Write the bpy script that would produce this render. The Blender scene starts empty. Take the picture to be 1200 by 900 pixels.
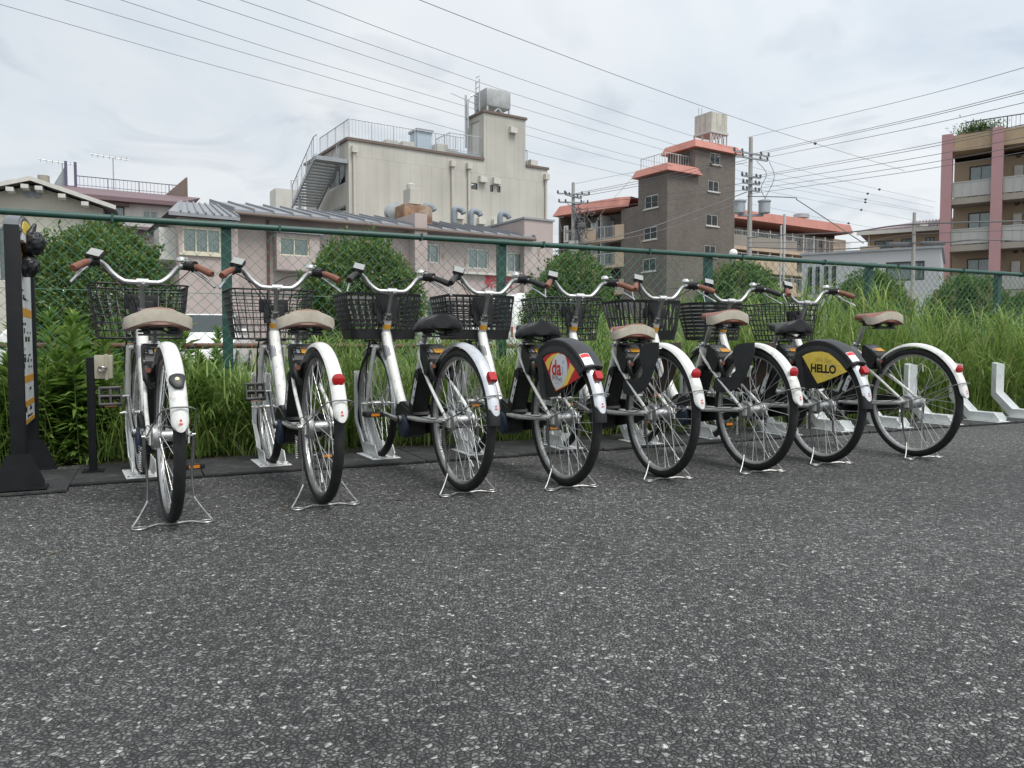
import bpy, bmesh, math, random
import numpy as np
from mathutils import Vector, Matrix

# ------------------------------------------------------------------ camera, sky, sun, exposure
R = math.radians
random.seed(11)
rng = np.random.default_rng(11)
sc = bpy.context.scene
COL = sc.collection
CAMH, FPX, HOR = 0.68, 900.0, 405.0            # eye height (m), focal length in photo pixels, horizon row
PITCH = math.atan((450 - HOR) / FPX)
cam = bpy.data.cameras.new('camera'); camo = bpy.data.objects.new('camera', cam); COL.objects.link(camo)
cam.sensor_width = 36; cam.lens = 36 * FPX / 1200; cam.clip_start = 0.05; cam.clip_end = 3000
camo.location = (0, 0, CAMH); camo.rotation_euler = (math.pi / 2 - PITCH, 0, 0)
sc.camera = camo
sc.view_settings.view_transform = 'Standard'; sc.view_settings.look = 'None'
sc.view_settings.exposure = 0.86; sc.view_settings.gamma = 1; sc.view_settings.use_curve_mapping = False
sc.cycles.max_bounces = 5; sc.cycles.diffuse_bounces = 3; sc.cycles.glossy_bounces = 3; sc.cycles.transparent_max_bounces = 16
sc.cycles.caustics_reflective = False; sc.cycles.caustics_refractive = False

SUN_EL, SUN_AZ = R(60), R(140)                 # the bright part of the overcast, behind and to the right
w = bpy.data.worlds.new('World'); sc.world = w; w.use_nodes = True
nt = w.node_tree; nt.nodes.clear()
def N(t, kind, **k):
    n = t.nodes.new(kind)
    for a, b in k.items(): setattr(n, a, b)
    return n
def L(t, a, b): t.links.new(a, b)
sky = N(nt, 'ShaderNodeTexSky', sky_type='NISHITA'); sky.sun_disc = False
sky.sun_elevation = SUN_EL; sky.sun_rotation = SUN_AZ; sky.dust_density = 2
bg1 = N(nt, 'ShaderNodeBackground'); bg1.inputs[1].default_value = 0.12; L(nt, sky.outputs[0], bg1.inputs[0])
tc = N(nt, 'ShaderNodeTexCoord')
# project the view direction on a cloud layer so clouds flatten towards the horizon
sx = N(nt, 'ShaderNodeSeparateXYZ'); L(nt, tc.outputs['Generated'], sx.inputs[0])
zz = N(nt, 'ShaderNodeMath', operation='ADD'); L(nt, sx.outputs[2], zz.inputs[0]); zz.inputs[1].default_value = 0.22
dx = N(nt, 'ShaderNodeMath', operation='DIVIDE'); L(nt, sx.outputs[0], dx.inputs[0]); L(nt, zz.outputs[0], dx.inputs[1])
dy = N(nt, 'ShaderNodeMath', operation='DIVIDE'); L(nt, sx.outputs[1], dy.inputs[0]); L(nt, zz.outputs[0], dy.inputs[1])
cx = N(nt, 'ShaderNodeCombineXYZ'); L(nt, dx.outputs[0], cx.inputs[0]); L(nt, dy.outputs[0], cx.inputs[1])
n1 = N(nt, 'ShaderNodeTexNoise'); n1.inputs['Scale'].default_value = 1.1; n1.inputs['Detail'].default_value = 7; n1.inputs['Roughness'].default_value = .52
n1.inputs['Distortion'].default_value = .4
L(nt, cx.outputs[0], n1.inputs['Vector'])
# the veiled sun brightens the overcast around it
dot = N(nt, 'ShaderNodeVectorMath', operation='DOT_PRODUCT'); L(nt, tc.outputs['Generated'], dot.inputs[0])
dot.inputs[1].default_value = (math.sin(SUN_AZ) * math.cos(SUN_EL), math.cos(SUN_AZ) * math.cos(SUN_EL), math.sin(SUN_EL))
gl = N(nt, 'ShaderNodeMapRange'); L(nt, dot.outputs['Value'], gl.inputs[0])
gl.inputs[1].default_value = -.2; gl.inputs[2].default_value = 1; gl.inputs[3].default_value = .78; gl.inputs[4].default_value = 1.18
cr_ = N(nt, 'ShaderNodeValToRGB'); L(nt, n1.outputs[0], cr_.inputs[0])
e = cr_.color_ramp.elements
e[0].position = .27; e[0].color = (.46, .52, .58, 1); e[1].position = .60; e[1].color = (.655, .68, .70, 1)
k = cr_.color_ramp.elements.new(.42); k.color = (.57, .615, .655, 1)
ml = N(nt, 'ShaderNodeMix', data_type='RGBA', blend_type='MULTIPLY'); ml.inputs[0].default_value = 1
n5 = N(nt, 'ShaderNodeTexNoise'); n5.inputs['Scale'].default_value = 3.1; n5.inputs['Detail'].default_value = 4; n5.inputs['Distortion'].default_value = .9; L(nt, cx.outputs[0], n5.inputs['Vector'])
ws = N(nt, 'ShaderNodeMapRange'); ws.inputs[1].default_value = .55; ws.inputs[2].default_value = .74; ws.inputs[4].default_value = .5; L(nt, n5.outputs[0], ws.inputs[0])
wm = N(nt, 'ShaderNodeMix', data_type='RGBA'); L(nt, ws.outputs[0], wm.inputs[0]); L(nt, cr_.outputs[0], wm.inputs[6]); wm.inputs[7].default_value = (.33, .38, .45, 1)   # torn darker scud
L(nt, wm.outputs[2], ml.inputs[6]); L(nt, gl.outputs[0], ml.inputs[7])
bg2 = N(nt, 'ShaderNodeBackground'); bg2.inputs[1].default_value = .89; L(nt, ml.outputs[2], bg2.inputs[0])
cov = N(nt, 'ShaderNodeMapRange'); L(nt, n1.outputs[0], cov.inputs[0])
cov.inputs[1].default_value = .25; cov.inputs[2].default_value = .5; cov.inputs[3].default_value = .9; cov.inputs[4].default_value = .97
mx = N(nt, 'ShaderNodeMixShader'); L(nt, cov.outputs[0], mx.inputs[0]); L(nt, bg1.outputs[0], mx.inputs[1]); L(nt, bg2.outputs[0], mx.inputs[2])
out = N(nt, 'ShaderNodeOutputWorld'); L(nt, mx.outputs[0], out.inputs[0])

sl = bpy.data.lights.new('sun', 'SUN'); sl.energy = 1.5; sl.angle = R(24); sl.color = (1, .97, .92)
so = bpy.data.objects.new('sun', sl); COL.objects.link(so)
sd = Vector((math.sin(SUN_AZ) * math.cos(SUN_EL), math.cos(SUN_AZ) * math.cos(SUN_EL), math.sin(SUN_EL)))
so.rotation_euler = sd.to_track_quat('Z', 'Y').to_euler(); so.location = (0, 0, 40)

# ------------------------------------------------------------------ helpers
def at(px, py, Y):
    """the point at world depth Y that the photo shows at pixel (px, py)"""
    a, b = (px - 600) / FPX, (450 - py) / FPX
    d = Vector((a, math.cos(PITCH) + b * math.sin(PITCH), -math.sin(PITCH) + b * math.cos(PITCH)))
    return Vector((0, 0, CAMH)) + d * (Y / d.y)

class MB:
    def __init__(s): s.v = []; s.f = []
    def add(s, vs, fs):
        o = len(s.v); s.v += [tuple(p) for p in vs]; s.f += [tuple(i + o for i in f) for f in fs]; return s
    def box(s, x0, x1, y0, y1, z0, z1, ch=0):
        if x0 > x1: x0, x1 = x1, x0
        if y0 > y1: y0, y1 = y1, y0
        if z0 > z1: z0, z1 = z1, z0
        if ch:
            bm = bmesh.new(); bmesh.ops.create_cube(bm, size=1)
            for q in bm.verts: q.co = Vector(((x0 + x1) / 2 + q.co.x * (x1 - x0), (y0 + y1) / 2 + q.co.y * (y1 - y0), (z0 + z1) / 2 + q.co.z * (z1 - z0)))
            bmesh.ops.bevel(bm, geom=bm.edges[:], offset=ch, segments=2, affect='EDGES', profile=.6)
            s.bm(bm); return s
        return s.add([(x0, y0, z0), (x1, y0, z0), (x1, y1, z0), (x0, y1, z0), (x0, y0, z1), (x1, y0, z1), (x1, y1, z1), (x0, y1, z1)],
                     [(3, 2, 1, 0), (4, 5, 6, 7), (0, 1, 5, 4), (1, 2, 6, 5), (2, 3, 7, 6), (3, 0, 4, 7)])
    def bm(s, bm):
        bm.verts.index_update(); s.add([v.co for v in bm.verts], [[v.index for v in f.verts] for f in bm.faces]); bm.free()
    def tube(s, path, r, n=8, closed=False, caps=True, flat=None):
        P = [Vector(p) for p in path]; m = len(P)
        rr = r if isinstance(r, (list, tuple)) else [r] * m
        T = []
        for i in range(m):
            a = P[i - 1] if (i > 0 or closed) else P[i]; b = P[(i + 1) % m] if (i < m - 1 or closed) else P[i]
            T.append((b - a).normalized() if (b - a).length > 1e-9 else Vector((0, 0, 1)))
        ref = Vector((0, 0, 1)) if abs(T[0].z) < .9 else Vector((1, 0, 0))
        nx = (ref - T[0] * ref.dot(T[0])).normalized(); vs = []
        for i in range(m):
            nx = nx - T[i] * nx.dot(T[i]); nx.normalize(); ny = T[i].cross(nx)
            for j in range(n):
                t = 2 * math.pi * (j + .5) / n
                fa = flat or (1, 1)
                vs.append(P[i] + (nx * math.cos(t) * fa[0] + ny * math.sin(t) * fa[1]) * rr[i])
        fs = []
        for i in range(m if closed else m - 1):
            for j in range(n):
                i2 = (i + 1) % m; j2 = (j + 1) % n
                fs.append((i * n + j, i * n + j2, i2 * n + j2, i2 * n + j))
        if caps and not closed:
            fs.append(tuple(range(n))[::-1]); fs.append(tuple((m - 1) * n + j for j in range(n)))
        return s.add(vs, fs)
    def cyl(s, a, b, r, n=16, r2=None): return s.tube([a, b], [r, r if r2 is None else r2], n)
    def lathe(s, prof, o=(0, 0, 0), axis='z', n=20):
        vs, fs = [], []; m = len(prof)
        for r, h in prof:
            for j in range(n):
                t = 2 * math.pi * j / n; a, b = r * math.cos(t), r * math.sin(t)
                p = {'z': (a, b, h), 'y': (a, h, b), 'x': (h, a, b)}[axis]
                vs.append((p[0] + o[0], p[1] + o[1], p[2] + o[2]))
        for i in range(m - 1):
            for j in range(n): fs.append((i * n + j, i * n + (j + 1) % n, (i + 1) * n + (j + 1) % n, (i + 1) * n + j))
        fs.append(tuple(range(n))); fs.append(tuple((m - 1) * n + j for j in range(n)))
        return s.add(vs, fs)
    def prism(s, poly, a, b, plane='xz'):
        """poly in a plane, extruded from a to b along the third axis"""
        def p(u, v, h): return {'xz': (u, h, v), 'xy': (u, v, h), 'yz': (h, u, v)}[plane]
        n = len(poly)
        return s.add([p(u, v, a) for u, v in poly] + [p(u, v, b) for u, v in poly],
                     [tuple(range(n)), tuple(range(2 * n - 1, n - 1, -1))] + [(i, (i + 1) % n, n + (i + 1) % n, n + i) for i in range(n)])
    def loft(s, secs, closed=True, caps=True):
        n = len(secs[0]); vs = [p for q in secs for p in q]; fs = []
        for i in range(len(secs) - 1):
            for j in range(n if closed else n - 1): fs.append((i * n + j, i * n + (j + 1) % n, (i + 1) * n + (j + 1) % n, (i + 1) * n + j))
        if caps and closed: fs.append(tuple(range(n))[::-1]); fs.append(tuple((len(secs) - 1) * n + j for j in range(n)))
        return s.add(vs, fs)
    def arc(s, c, a0, a1, sec, steps=40, y0=0):
        """sweep a section [(radius, y)] round a centre c=(x,z): angle 0 = -x (rear), 90 = up, 180 = +x"""
        secs = []
        full = abs(a1 - a0) >= 359.9
        for i in range(steps if full else steps + 1):
            t = R(a0 + (a1 - a0) * i / steps)
            secs.append([(c[0] - r * math.cos(t), y0 + y, c[1] + r * math.sin(t)) for r, y in sec])
        if full: secs.append(secs[0])
        return s.loft(secs, True, not full)
    def mesh(s, name, mat, smooth=True, ang=42, M=None):
        me = bpy.data.meshes.new(name)
        vs = [tuple(M @ Vector(p)) for p in s.v] if M is not None else s.v
        me.from_pydata(vs, [], s.f); me.validate()
        bm = bmesh.new(); bm.from_mesh(me); bmesh.ops.recalc_face_normals(bm, faces=bm.faces); bm.to_mesh(me); bm.free()
        if mat: me.materials.append(mat)
        if smooth:
            me.shade_smooth(); me.set_sharp_from_angle(angle=R(ang))
        return me

def link(name, me, parent=None, **props):
    o = bpy.data.objects.new(name, me); COL.objects.link(o)
    if parent is not None: o.parent = parent
    for k, v in props.items():
        if v is not None: o[k] = v
    return o
def tag(o, label, cat, group=None):
    o['label'] = label; o['category'] = cat
    if group: o['group'] = group
    return o
def thing(name, label, cat, loc=(0, 0, 0), rz=0, group=None):
    o = bpy.data.objects.new(name, None); COL.objects.link(o); o.empty_display_size = .1
    o.location = loc; o.rotation_euler = (0, 0, rz); return tag(o, label, cat, group)
CACHE = {}
def part(name, key, fn, mat, parent, smooth=True, ang=42, **props):
    """a part whose mesh is shared by every thing that uses the same key"""
    kk = (key, mat.name)
    if kk not in CACHE:
        mb = fn(); CACHE[kk] = mb.mesh(name, mat, smooth, ang) if isinstance(mb, MB) else mb
    return link(name, CACHE[kk], parent, **props)
def cr(pts, n=6):
    """Catmull-Rom through the points"""
    P = [Vector(p) for p in pts]; P = [P[0] * 2 - P[1]] + P + [P[-1] * 2 - P[-2]]; o = []
    for i in range(1, len(P) - 2):
        for k in range(n):
            t = k / n; a, b, c, d = P[i - 1], P[i], P[i + 1], P[i + 2]
            o.append(.5 * ((2 * b) + (c - a) * t + (2 * a - 5 * b + 4 * c - d) * t * t + (3 * b - a - 3 * c + d) * t ** 3))
    return o + [P[-2]]
def npmesh(name, v, f, mat, smooth=False):
    me = bpy.data.meshes.new(name); v = np.asarray(v, np.float32); f = np.asarray(f, np.int32); k = f.shape[1]
    me.vertices.add(len(v)); me.vertices.foreach_set('co', v.ravel())
    me.loops.add(f.size); me.loops.foreach_set('vertex_index', f.ravel())
    me.polygons.add(len(f)); me.polygons.foreach_set('loop_start', np.arange(len(f), dtype=np.int32) * k)
    me.polygons.foreach_set('loop_total', np.full(len(f), k, np.int32))
    me.update(calc_edges=True); me.validate()
    if smooth: me.shade_smooth()
    me.materials.append(mat); return me
TX = {}
def textmb(body, size, o, e1, e2, bold=0, thick=.0008, align='CENTER'):
    """flat lettering laid at o with baseline along e1 and up along e2"""
    cu = bpy.data.curves.new('t', 'FONT'); cu.body = body; cu.size = size; cu.align_x = align; cu.align_y = 'CENTER'; cu.offset = bold
    cu.resolution_u = 3
    ob = bpy.data.objects.new('t', cu); COL.objects.link(ob); dg = bpy.context.evaluated_depsgraph_get()
    me = bpy.data.meshes.new_from_object(ob.evaluated_get(dg))
    o, e1, e2 = Vector(o), Vector(e1), Vector(e2); nn = e1.cross(e2)
    mb = MB(); mb.add([o + e1 * v.co.x + e2 * v.co.y + nn * thick for v in me.vertices], [list(p.vertices) for p in me.polygons])
    bpy.data.objects.remove(ob); bpy.data.curves.remove(cu); bpy.data.meshes.remove(me)
    return mb

# ------------------------------------------------------------------ materials
MATS = {}
def M(name, col, rough=.5, metal=0., var=.12, scale=6., bump=0., bscale=150., coat=0., spec=.5, dirt=None):
    if name in MATS: return MATS[name]
    m = bpy.data.materials.new(name); m.use_nodes = True; t = m.node_tree; b = t.nodes['Principled BSDF']
    b.inputs['Roughness'].default_value = rough; b.inputs['Metallic'].default_value = metal
    b.inputs['Specular IOR Level'].default_value = spec
    if coat: b.inputs['Coat Weight'].default_value = coat; b.inputs['Coat Roughness'].default_value = .12
    c = N(t, 'ShaderNodeTexCoord'); n = N(t, 'ShaderNodeTexNoise'); n.inputs['Scale'].default_value = scale; n.inputs['Detail'].default_value = 3
    n.inputs['Roughness'].default_value = .65
    oi = N(t, 'ShaderNodeObjectInfo'); om = N(t, 'ShaderNodeMath', operation='MULTIPLY'); om.inputs[1].default_value = 41.; L(t, oi.outputs['Random'], om.inputs[0])
    ov = N(t, 'ShaderNodeVectorMath', operation='ADD'); L(t, c.outputs['Object'], ov.inputs[0]); L(t, om.outputs[0], ov.inputs[1]); cvec = ov.outputs[0]   # every object wears differently
    L(t, cvec, n.inputs['Vector'])
    r = N(t, 'ShaderNodeMapRange'); r.inputs[1].default_value = .3; r.inputs[2].default_value = .7
    r.inputs[3].default_value = 1 - var; r.inputs[4].default_value = 1 + var * .6; L(t, n.outputs[0], r.inputs[0])
    x = N(t, 'ShaderNodeMix', data_type='RGBA', blend_type='MULTIPLY'); x.inputs[0].default_value = 1
    x.inputs[6].default_value = (*col, 1); L(t, r.outputs[0], x.inputs[7])
    last = x.outputs[2]
    if dirt:                                    # stains with a shape of their own: (colour, amount, scale, stretch z)
        dc, da, ds, dz = dirt
        mp = N(t, 'ShaderNodeMapping'); mp.inputs['Scale'].default_value = (1, 1, dz); L(t, cvec, mp.inputs[0])
        n3 = N(t, 'ShaderNodeTexNoise'); n3.inputs['Scale'].default_value = ds; n3.inputs['Detail'].default_value = 4; n3.inputs['Roughness'].default_value = .7
        L(t, mp.outputs[0], n3.inputs['Vector'])
        r3 = N(t, 'ShaderNodeMapRange'); r3.inputs[1].default_value = .5; r3.inputs[2].default_value = .75; r3.inputs[4].default_value = da; L(t, n3.outputs[0], r3.inputs[0])
        x3 = N(t, 'ShaderNodeMix', data_type='RGBA'); L(t, r3.outputs[0], x3.inputs[0]); L(t, last, x3.inputs[6]); x3.inputs[7].default_value = (*dc, 1)
        last = x3.outputs[2]
    L(t, last, b.inputs['Base Color'])
    rr = N(t, 'ShaderNodeMapRange'); rr.inputs[3].default_value = max(rough - .1, .03); rr.inputs[4].default_value = min(rough + .12, 1); L(t, n.outputs[0], rr.inputs[0]); L(t, rr.outputs[0], b.inputs['Roughness'])
    if bump:
        n2 = N(t, 'ShaderNodeTexNoise'); n2.inputs['Scale'].default_value = bscale; n2.inputs['Detail'].default_value = 1; L(t, c.outputs['Object'], n2.inputs['Vector'])
        bp = N(t, 'ShaderNodeBump'); bp.inputs['Strength'].default_value = bump; bp.inputs['Distance'].default_value = .01
        L(t, n2.outputs[0], bp.inputs['Height']); L(t, bp.outputs[0], b.inputs['Normal'])
    MATS[name] = m; return m
GR = (.10, .085, .065)
m_white = M('bike_white_paint', (.74, .74, .70), .3, coat=.4, var=.08, scale=14, dirt=(GR, .5, 20, 1))
m_fendw = M('fender_white', (.72, .72, .69), .32, coat=.3, var=.09, scale=10, dirt=((.20, .165, .12), .55, 26, 1))
m_fends = M('fender_silver', (.72, .73, .74), .24, .85, var=.1, dirt=((.2, .18, .15), .3, 30, 1))
m_chrome = M('chrome_steel', (.62, .62, .61), .22, 1, var=.2, scale=30, dirt=((.16, .12, .09), .35, 40, 1))
m_alu = M('brushed_aluminium', (.55, .55, .54), .36, 1, var=.15, scale=30)
m_spoke = M('spoke_steel', (.75, .75, .73), .3, .8, var=.2, scale=20)
m_tyre = M('tyre_rubber', (.013, .013, .0135), .8, var=.35, scale=18, bump=.25, bscale=240, dirt=((.08, .075, .065), .25, 24, 1))
m_blk = M('black_plastic', (.011, .011, .012), .42, var=.25, scale=14, dirt=((.07, .065, .055), .18, 26, 1))
m_blk2 = M('black_matt', (.010, .0105, .012), .6, var=.25, bump=.1, bscale=300, dirt=((.07, .065, .06), .15, 20, 1))
m_gray = M('charcoal_plastic', (.026, .028, .032), .5, var=.2, scale=12, dirt=((.10, .095, .085), .25, 16, 1))
m_navy = M('navy_motor_cover', (.025, .04, .075), .5, var=.2, scale=20, dirt=((.12, .11, .1), .3, 20, 1))
m_grip = M('brown_grip', (.20, .075, .045), .6, var=.2, scale=40, bump=.2, bscale=400)
m_tan = M('saddle_brown', (.24, .095, .065), .5, var=.2, scale=25, bump=.15, bscale=500)
m_pinkt = M('saddle_faded', (.36, .22, .18), .6, var=.15, scale=25, bump=.15, bscale=500)
m_beige = M('saddle_beige', (.46, .42, .34), .6, var=.12, scale=25, bump=.15, bscale=500, dirt=((.2, .17, .12), .3, 20, 1))
m_bsad = M('saddle_black', (.010, .010, .011), .38, var=.2, scale=25, bump=.2, bscale=600)
m_red = M('red_reflector', (.42, .008, .012), .15, var=.2, scale=60, coat=.6)
m_redp = M('red_print', (.60, .03, .035), .5, var=.06)
m_yel = M('yellow_print', (.95, .70, .11), .45, var=.1, scale=30)
m_org = M('orange_print', (.75, .36, .04), .45, var=.1, scale=30)
m_wpr = M('white_print', (.74, .75, .76), .5, var=.06)
m_bpr = M('black_print', (.015, .015, .015), .5)
m_blpr = M('pale_blue_print', (.42, .55, .66), .5)
m_grpr = M('grey_print', (.30, .31, .32), .5)
m_amber = M('amber_reflector', (.65, .22, .01), .25, coat=.4)
m_rack = M('rack_white', (.80, .82, .82), .4, var=.06, scale=9, dirt=((.35, .3, .22), .35, 14, 1))
m_mat = M('rubber_mat', (.026, .027, .029), .75, var=.35, scale=7, bump=.35, bscale=180, dirt=((.15, .14, .12), .4, 10, 1))
m_green = M('fence_green', (.021, .072, .058), .45, var=.2, scale=5, dirt=((.06, .10, .08), .4, 10, 1))
m_gwire = M('fence_wire', (.055, .20, .14), .5, var=.35, scale=2.5, dirt=((.16, .15, .12), .5, 3, 1))
m_sign = M('sign_black', (.007, .008, .010), .55, spec=.3, var=.2, scale=8, dirt=((.05, .05, .05), .15, 12, 1))
m_box = M('ivory_box', (.62, .58, .45), .5, var=.08, scale=15, dirt=((.3, .25, .18), .3, 25, 1))
# ------------------------------------------------------------------ setting: row coordinates, ground
ROW = R(25)                                        # the rack row recedes to the right
UX = Vector((math.cos(ROW), math.sin(ROW), 0)); NX = Vector((-math.sin(ROW), math.cos(ROW), 0))
def st(s, t, z=0): return UX * s + NX * t + Vector((0, 0, z))
RZ = ROW                                           # rotation that puts local x along the row, local y away from the camera

def asphalt():
    m = bpy.data.materials.new('asphalt'); m.use_nodes = True; t = m.node_tree; b = t.nodes['Principled BSDF']
    c = N(t, 'ShaderNodeTexCoord')
    wn = N(t, 'ShaderNodeTexNoise'); wn.inputs['Scale'].default_value = 60; wn.inputs['Detail'].default_value = 0; L(t, c.outputs['Object'], wn.inputs['Vector'])
    wa = N(t, 'ShaderNodeVectorMath', operation='SCALE'); wa.inputs['Scale'].default_value = .012; L(t, wn.outputs['Color'], wa.inputs[0])
    wv = N(t, 'ShaderNodeVectorMath', operation='ADD'); L(t, c.outputs['Object'], wv.inputs[0]); L(t, wa.outputs[0], wv.inputs[1])
    def vor(scale, feat):
        v = N(t, 'ShaderNodeTexVoronoi', feature=feat, voronoi_dimensions='2D'); v.inputs['Scale'].default_value = scale; L(t, wv.outputs[0], v.inputs['Vector']); return v
    v1 = vor(98, 'F1'); v2 = vor(98, 'DISTANCE_TO_EDGE'); v3 = vor(290, 'F1')
    sp = N(t, 'ShaderNodeSeparateColor'); L(t, v1.outputs['Color'], sp.inputs[0])
    r = N(t, 'ShaderNodeValToRGB'); L(t, sp.outputs[0], r.inputs[0]); e = r.color_ramp.elements
    e[0].position = 0; e[0].color = (.045, .046, .048, 1); e[1].position = 1; e[1].color = (.42, .415, .40, 1)
    for p, g in ((.35, .085), (.7, .125), (.88, .18), (.96, .27)):
        q = e.new(p); q.color = (g, g * 1.0, g * .975, 1)
    s3 = N(t, 'ShaderNodeSeparateColor'); L(t, v3.outputs['Color'], s3.inputs[0])
    r3 = N(t, 'ShaderNodeMapRange'); r3.inputs[3].default_value = .75; r3.inputs[4].default_value = 1.75; L(t, s3.outputs[1], r3.inputs[0])
    x1 = N(t, 'ShaderNodeMix', data_type='RGBA', blend_type='MULTIPLY'); x1.inputs[0].default_value = 1; L(t, r.outputs[0], x1.inputs[6]); L(t, r3.outputs[0], x1.inputs[7])
    g = N(t, 'ShaderNodeMapRange'); g.inputs[1].default_value = .0; g.inputs[2].default_value = .16; L(t, v2.outputs['Distance'], g.inputs[0])
    x2 = N(t, 'ShaderNodeMix', data_type='RGBA'); L(t, g.outputs[0], x2.inputs[0]); x2.inputs[6].default_value = (.025, .025, .025, 1); L(t, x1.outputs[2], x2.inputs[7])  # dark bitumen gaps, also painted shade between the stones
    n = N(t, 'ShaderNodeTexNoise'); n.inputs['Scale'].default_value = .42; n.inputs['Detail'].default_value = 3; n.inputs['Roughness'].default_value = .6; L(t, c.outputs['Object'], n.inputs['Vector'])
    rn = N(t, 'ShaderNodeMapRange'); rn.inputs[1].default_value = .3; rn.inputs[2].default_value = .7; rn.inputs[3].default_value = .90; rn.inputs[4].default_value = 1.72
    nm = N(t, 'ShaderNodeTexNoise'); nm.inputs['Scale'].default_value = 5.5; nm.inputs['Detail'].default_value = 2; nm.inputs['Roughness'].default_value = .7; L(t, c.outputs['Object'], nm.inputs['Vector'])
    nx2 = N(t, 'ShaderNodeMath', operation='MULTIPLY_ADD'); L(t, nm.outputs[0], nx2.inputs[0]); nx2.inputs[1].default_value = .38; L(t, n.outputs[0], nx2.inputs[2]); nx3 = N(t, 'ShaderNodeMath', operation='SUBTRACT'); L(t, nx2.outputs[0], nx3.inputs[0]); nx3.inputs[1].default_value = .19
    L(t, nx3.outputs[0], rn.inputs[0])
    x3 = N(t, 'ShaderNodeMix', data_type='RGBA', blend_type='MULTIPLY'); x3.inputs[0].default_value = 1; L(t, x2.outputs[2], x3.inputs[6]); L(t, rn.outputs[0], x3.inputs[7])
    L(t, x3.outputs[2], b.inputs['Base Color'])
    b.inputs['Roughness'].default_value = .62; b.inputs['Specular IOR Level'].default_value = .45
    rd = N(t, 'ShaderNodeMapRange'); rd.inputs[3].default_value = .45; rd.inputs[4].default_value = .9; L(t, sp.outputs[1], rd.inputs[0]); L(t, rd.outputs[0], b.inputs['Roughness'])
    hm = N(t, 'ShaderNodeMath', operation='MULTIPLY_ADD'); L(t, sp.outputs[2], hm.inputs[0]); hm.inputs[1].default_value = .5
    gm = N(t, 'ShaderNodeMath', operation='MINIMUM'); L(t, v2.outputs['Distance'], gm.inputs[0]); gm.inputs[1].default_value = .3
    g4 = N(t, 'ShaderNodeMath', operation='MULTIPLY'); L(t, gm.outputs[0], g4.inputs[0]); g4.inputs[1].default_value = 3.2; L(t, g4.outputs[0], hm.inputs[2])
    ha = N(t, 'ShaderNodeMath', operation='MULTIPLY_ADD'); L(t, v3.outputs['Distance'], ha.inputs[0]); ha.inputs[1].default_value = -.45; L(t, hm.outputs[0], ha.inputs[2])
    bp = N(t, 'ShaderNodeBump'); bp.inputs['Strength'].default_value = 1.; bp.inputs['Distance'].default_value = .011; L(t, ha.outputs[0], bp.inputs['Height']); L(t, bp.outputs[0], b.inputs['Normal'])
    return m
m_soil = M('soil', (.085, .068, .045), .9, var=.4, scale=9, bump=.8, bscale=60, dirt=((.045, .07, .02), .8, 2.2, 1))
m_asph = asphalt()
mb = MB(); mb.add([(-900, -300, -.012), (900, -300, -.012), (900, 1500, -.012), (-900, 1500, -.012)], [(0, 1, 2, 3)])
link('ground', mb.mesh('ground', m_soil, False), kind='structure', label='bare weedy earth reaching to the far houses')
# asphalt car park with an uneven broken edge against the weeds
pts = [st(-60, -60), st(70, -60)]
e_ = []
for i in range(0, 261):
    s = 70 - i * .5
    if -6 < s < 12: continue
    e_.append((s, 4.98))
for i in range(0, 181): e_.append((12 - i * .1, 4.98 + .07 * math.sin(i * .9) * random.random() + random.uniform(-.03, .05)))
e_.sort(key=lambda q: -q[0])
pts += [st(a, b) for a, b in e_]
mb = MB(); mb.add([(p.x, p.y, 0) for p in pts], [tuple(range(len(pts)))])
link('car_park', mb.mesh('car_park', m_asph, False), kind='structure', label='coarse grey asphalt of the car park in front')
# far side: a concrete yard beyond the shrubs where cars stand
m_conc = M('yard_concrete', (.24, .235, .22), .85, var=.2, scale=2, bump=.3, bscale=40, dirt=((.1, .1, .09), .5, 1.2, 1))
a, b_, c_, d_ = st(-45, 10.6, -.004), st(70, 10.6, -.004), st(70, 90, -.004), st(-45, 90, -.004)
mb = MB(); mb.add([a, b_, c_, d_], [(0, 1, 2, 3)]); link('yard', mb.mesh('yard', m_conc, False), kind='structure', label='concrete yard behind the row of round shrubs')

# loose light chips lying on the asphalt
oct_v = np.array([(1, 0, 0), (0, 1, 0), (-1, 0, 0), (0, -1, 0), (0, 0, 1), (0, 0, -1)], float)
oct_f = np.array([(0, 1, 4), (1, 2, 4), (2, 3, 4), (3, 0, 4), (1, 0, 5), (2, 1, 5), (3, 2, 5), (0, 3, 5)])
def chips(n, f):
    V, F = [], []
    for i in range(n):
        p, sz = f(i); q = oct_v * rng.uniform(.55, 1.1, (6, 3)) * sz * np.array([1, .8, .5]); a = rng.uniform(0, 6.28)
        q = q @ np.array([[math.cos(a), -math.sin(a), 0], [math.sin(a), math.cos(a), 0], [0, 0, 1]]); q += np.array([p[0], p[1], sz * .15])
        F.append(oct_f + 6 * i); V.append(q)
    return np.concatenate(V), np.concatenate(F)
def chip_at(i):
    y = 1.0 + 4 * rng.random() ** 1.6; x = rng.uniform(-.75, .75) * y
    return (x, y), rng.uniform(.0016, .0036) * (1.5 if rng.random() < .12 else 1)
v, f = chips(1500, chip_at)
m_chip = M('stone_chip', (.36, .355, .34), .7, var=.5, scale=9)
link('stone_chips', npmesh('stone_chips', v, f, m_chip), kind='stuff', label='small pale stone chips scattered on the asphalt', category='gravel')

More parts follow.
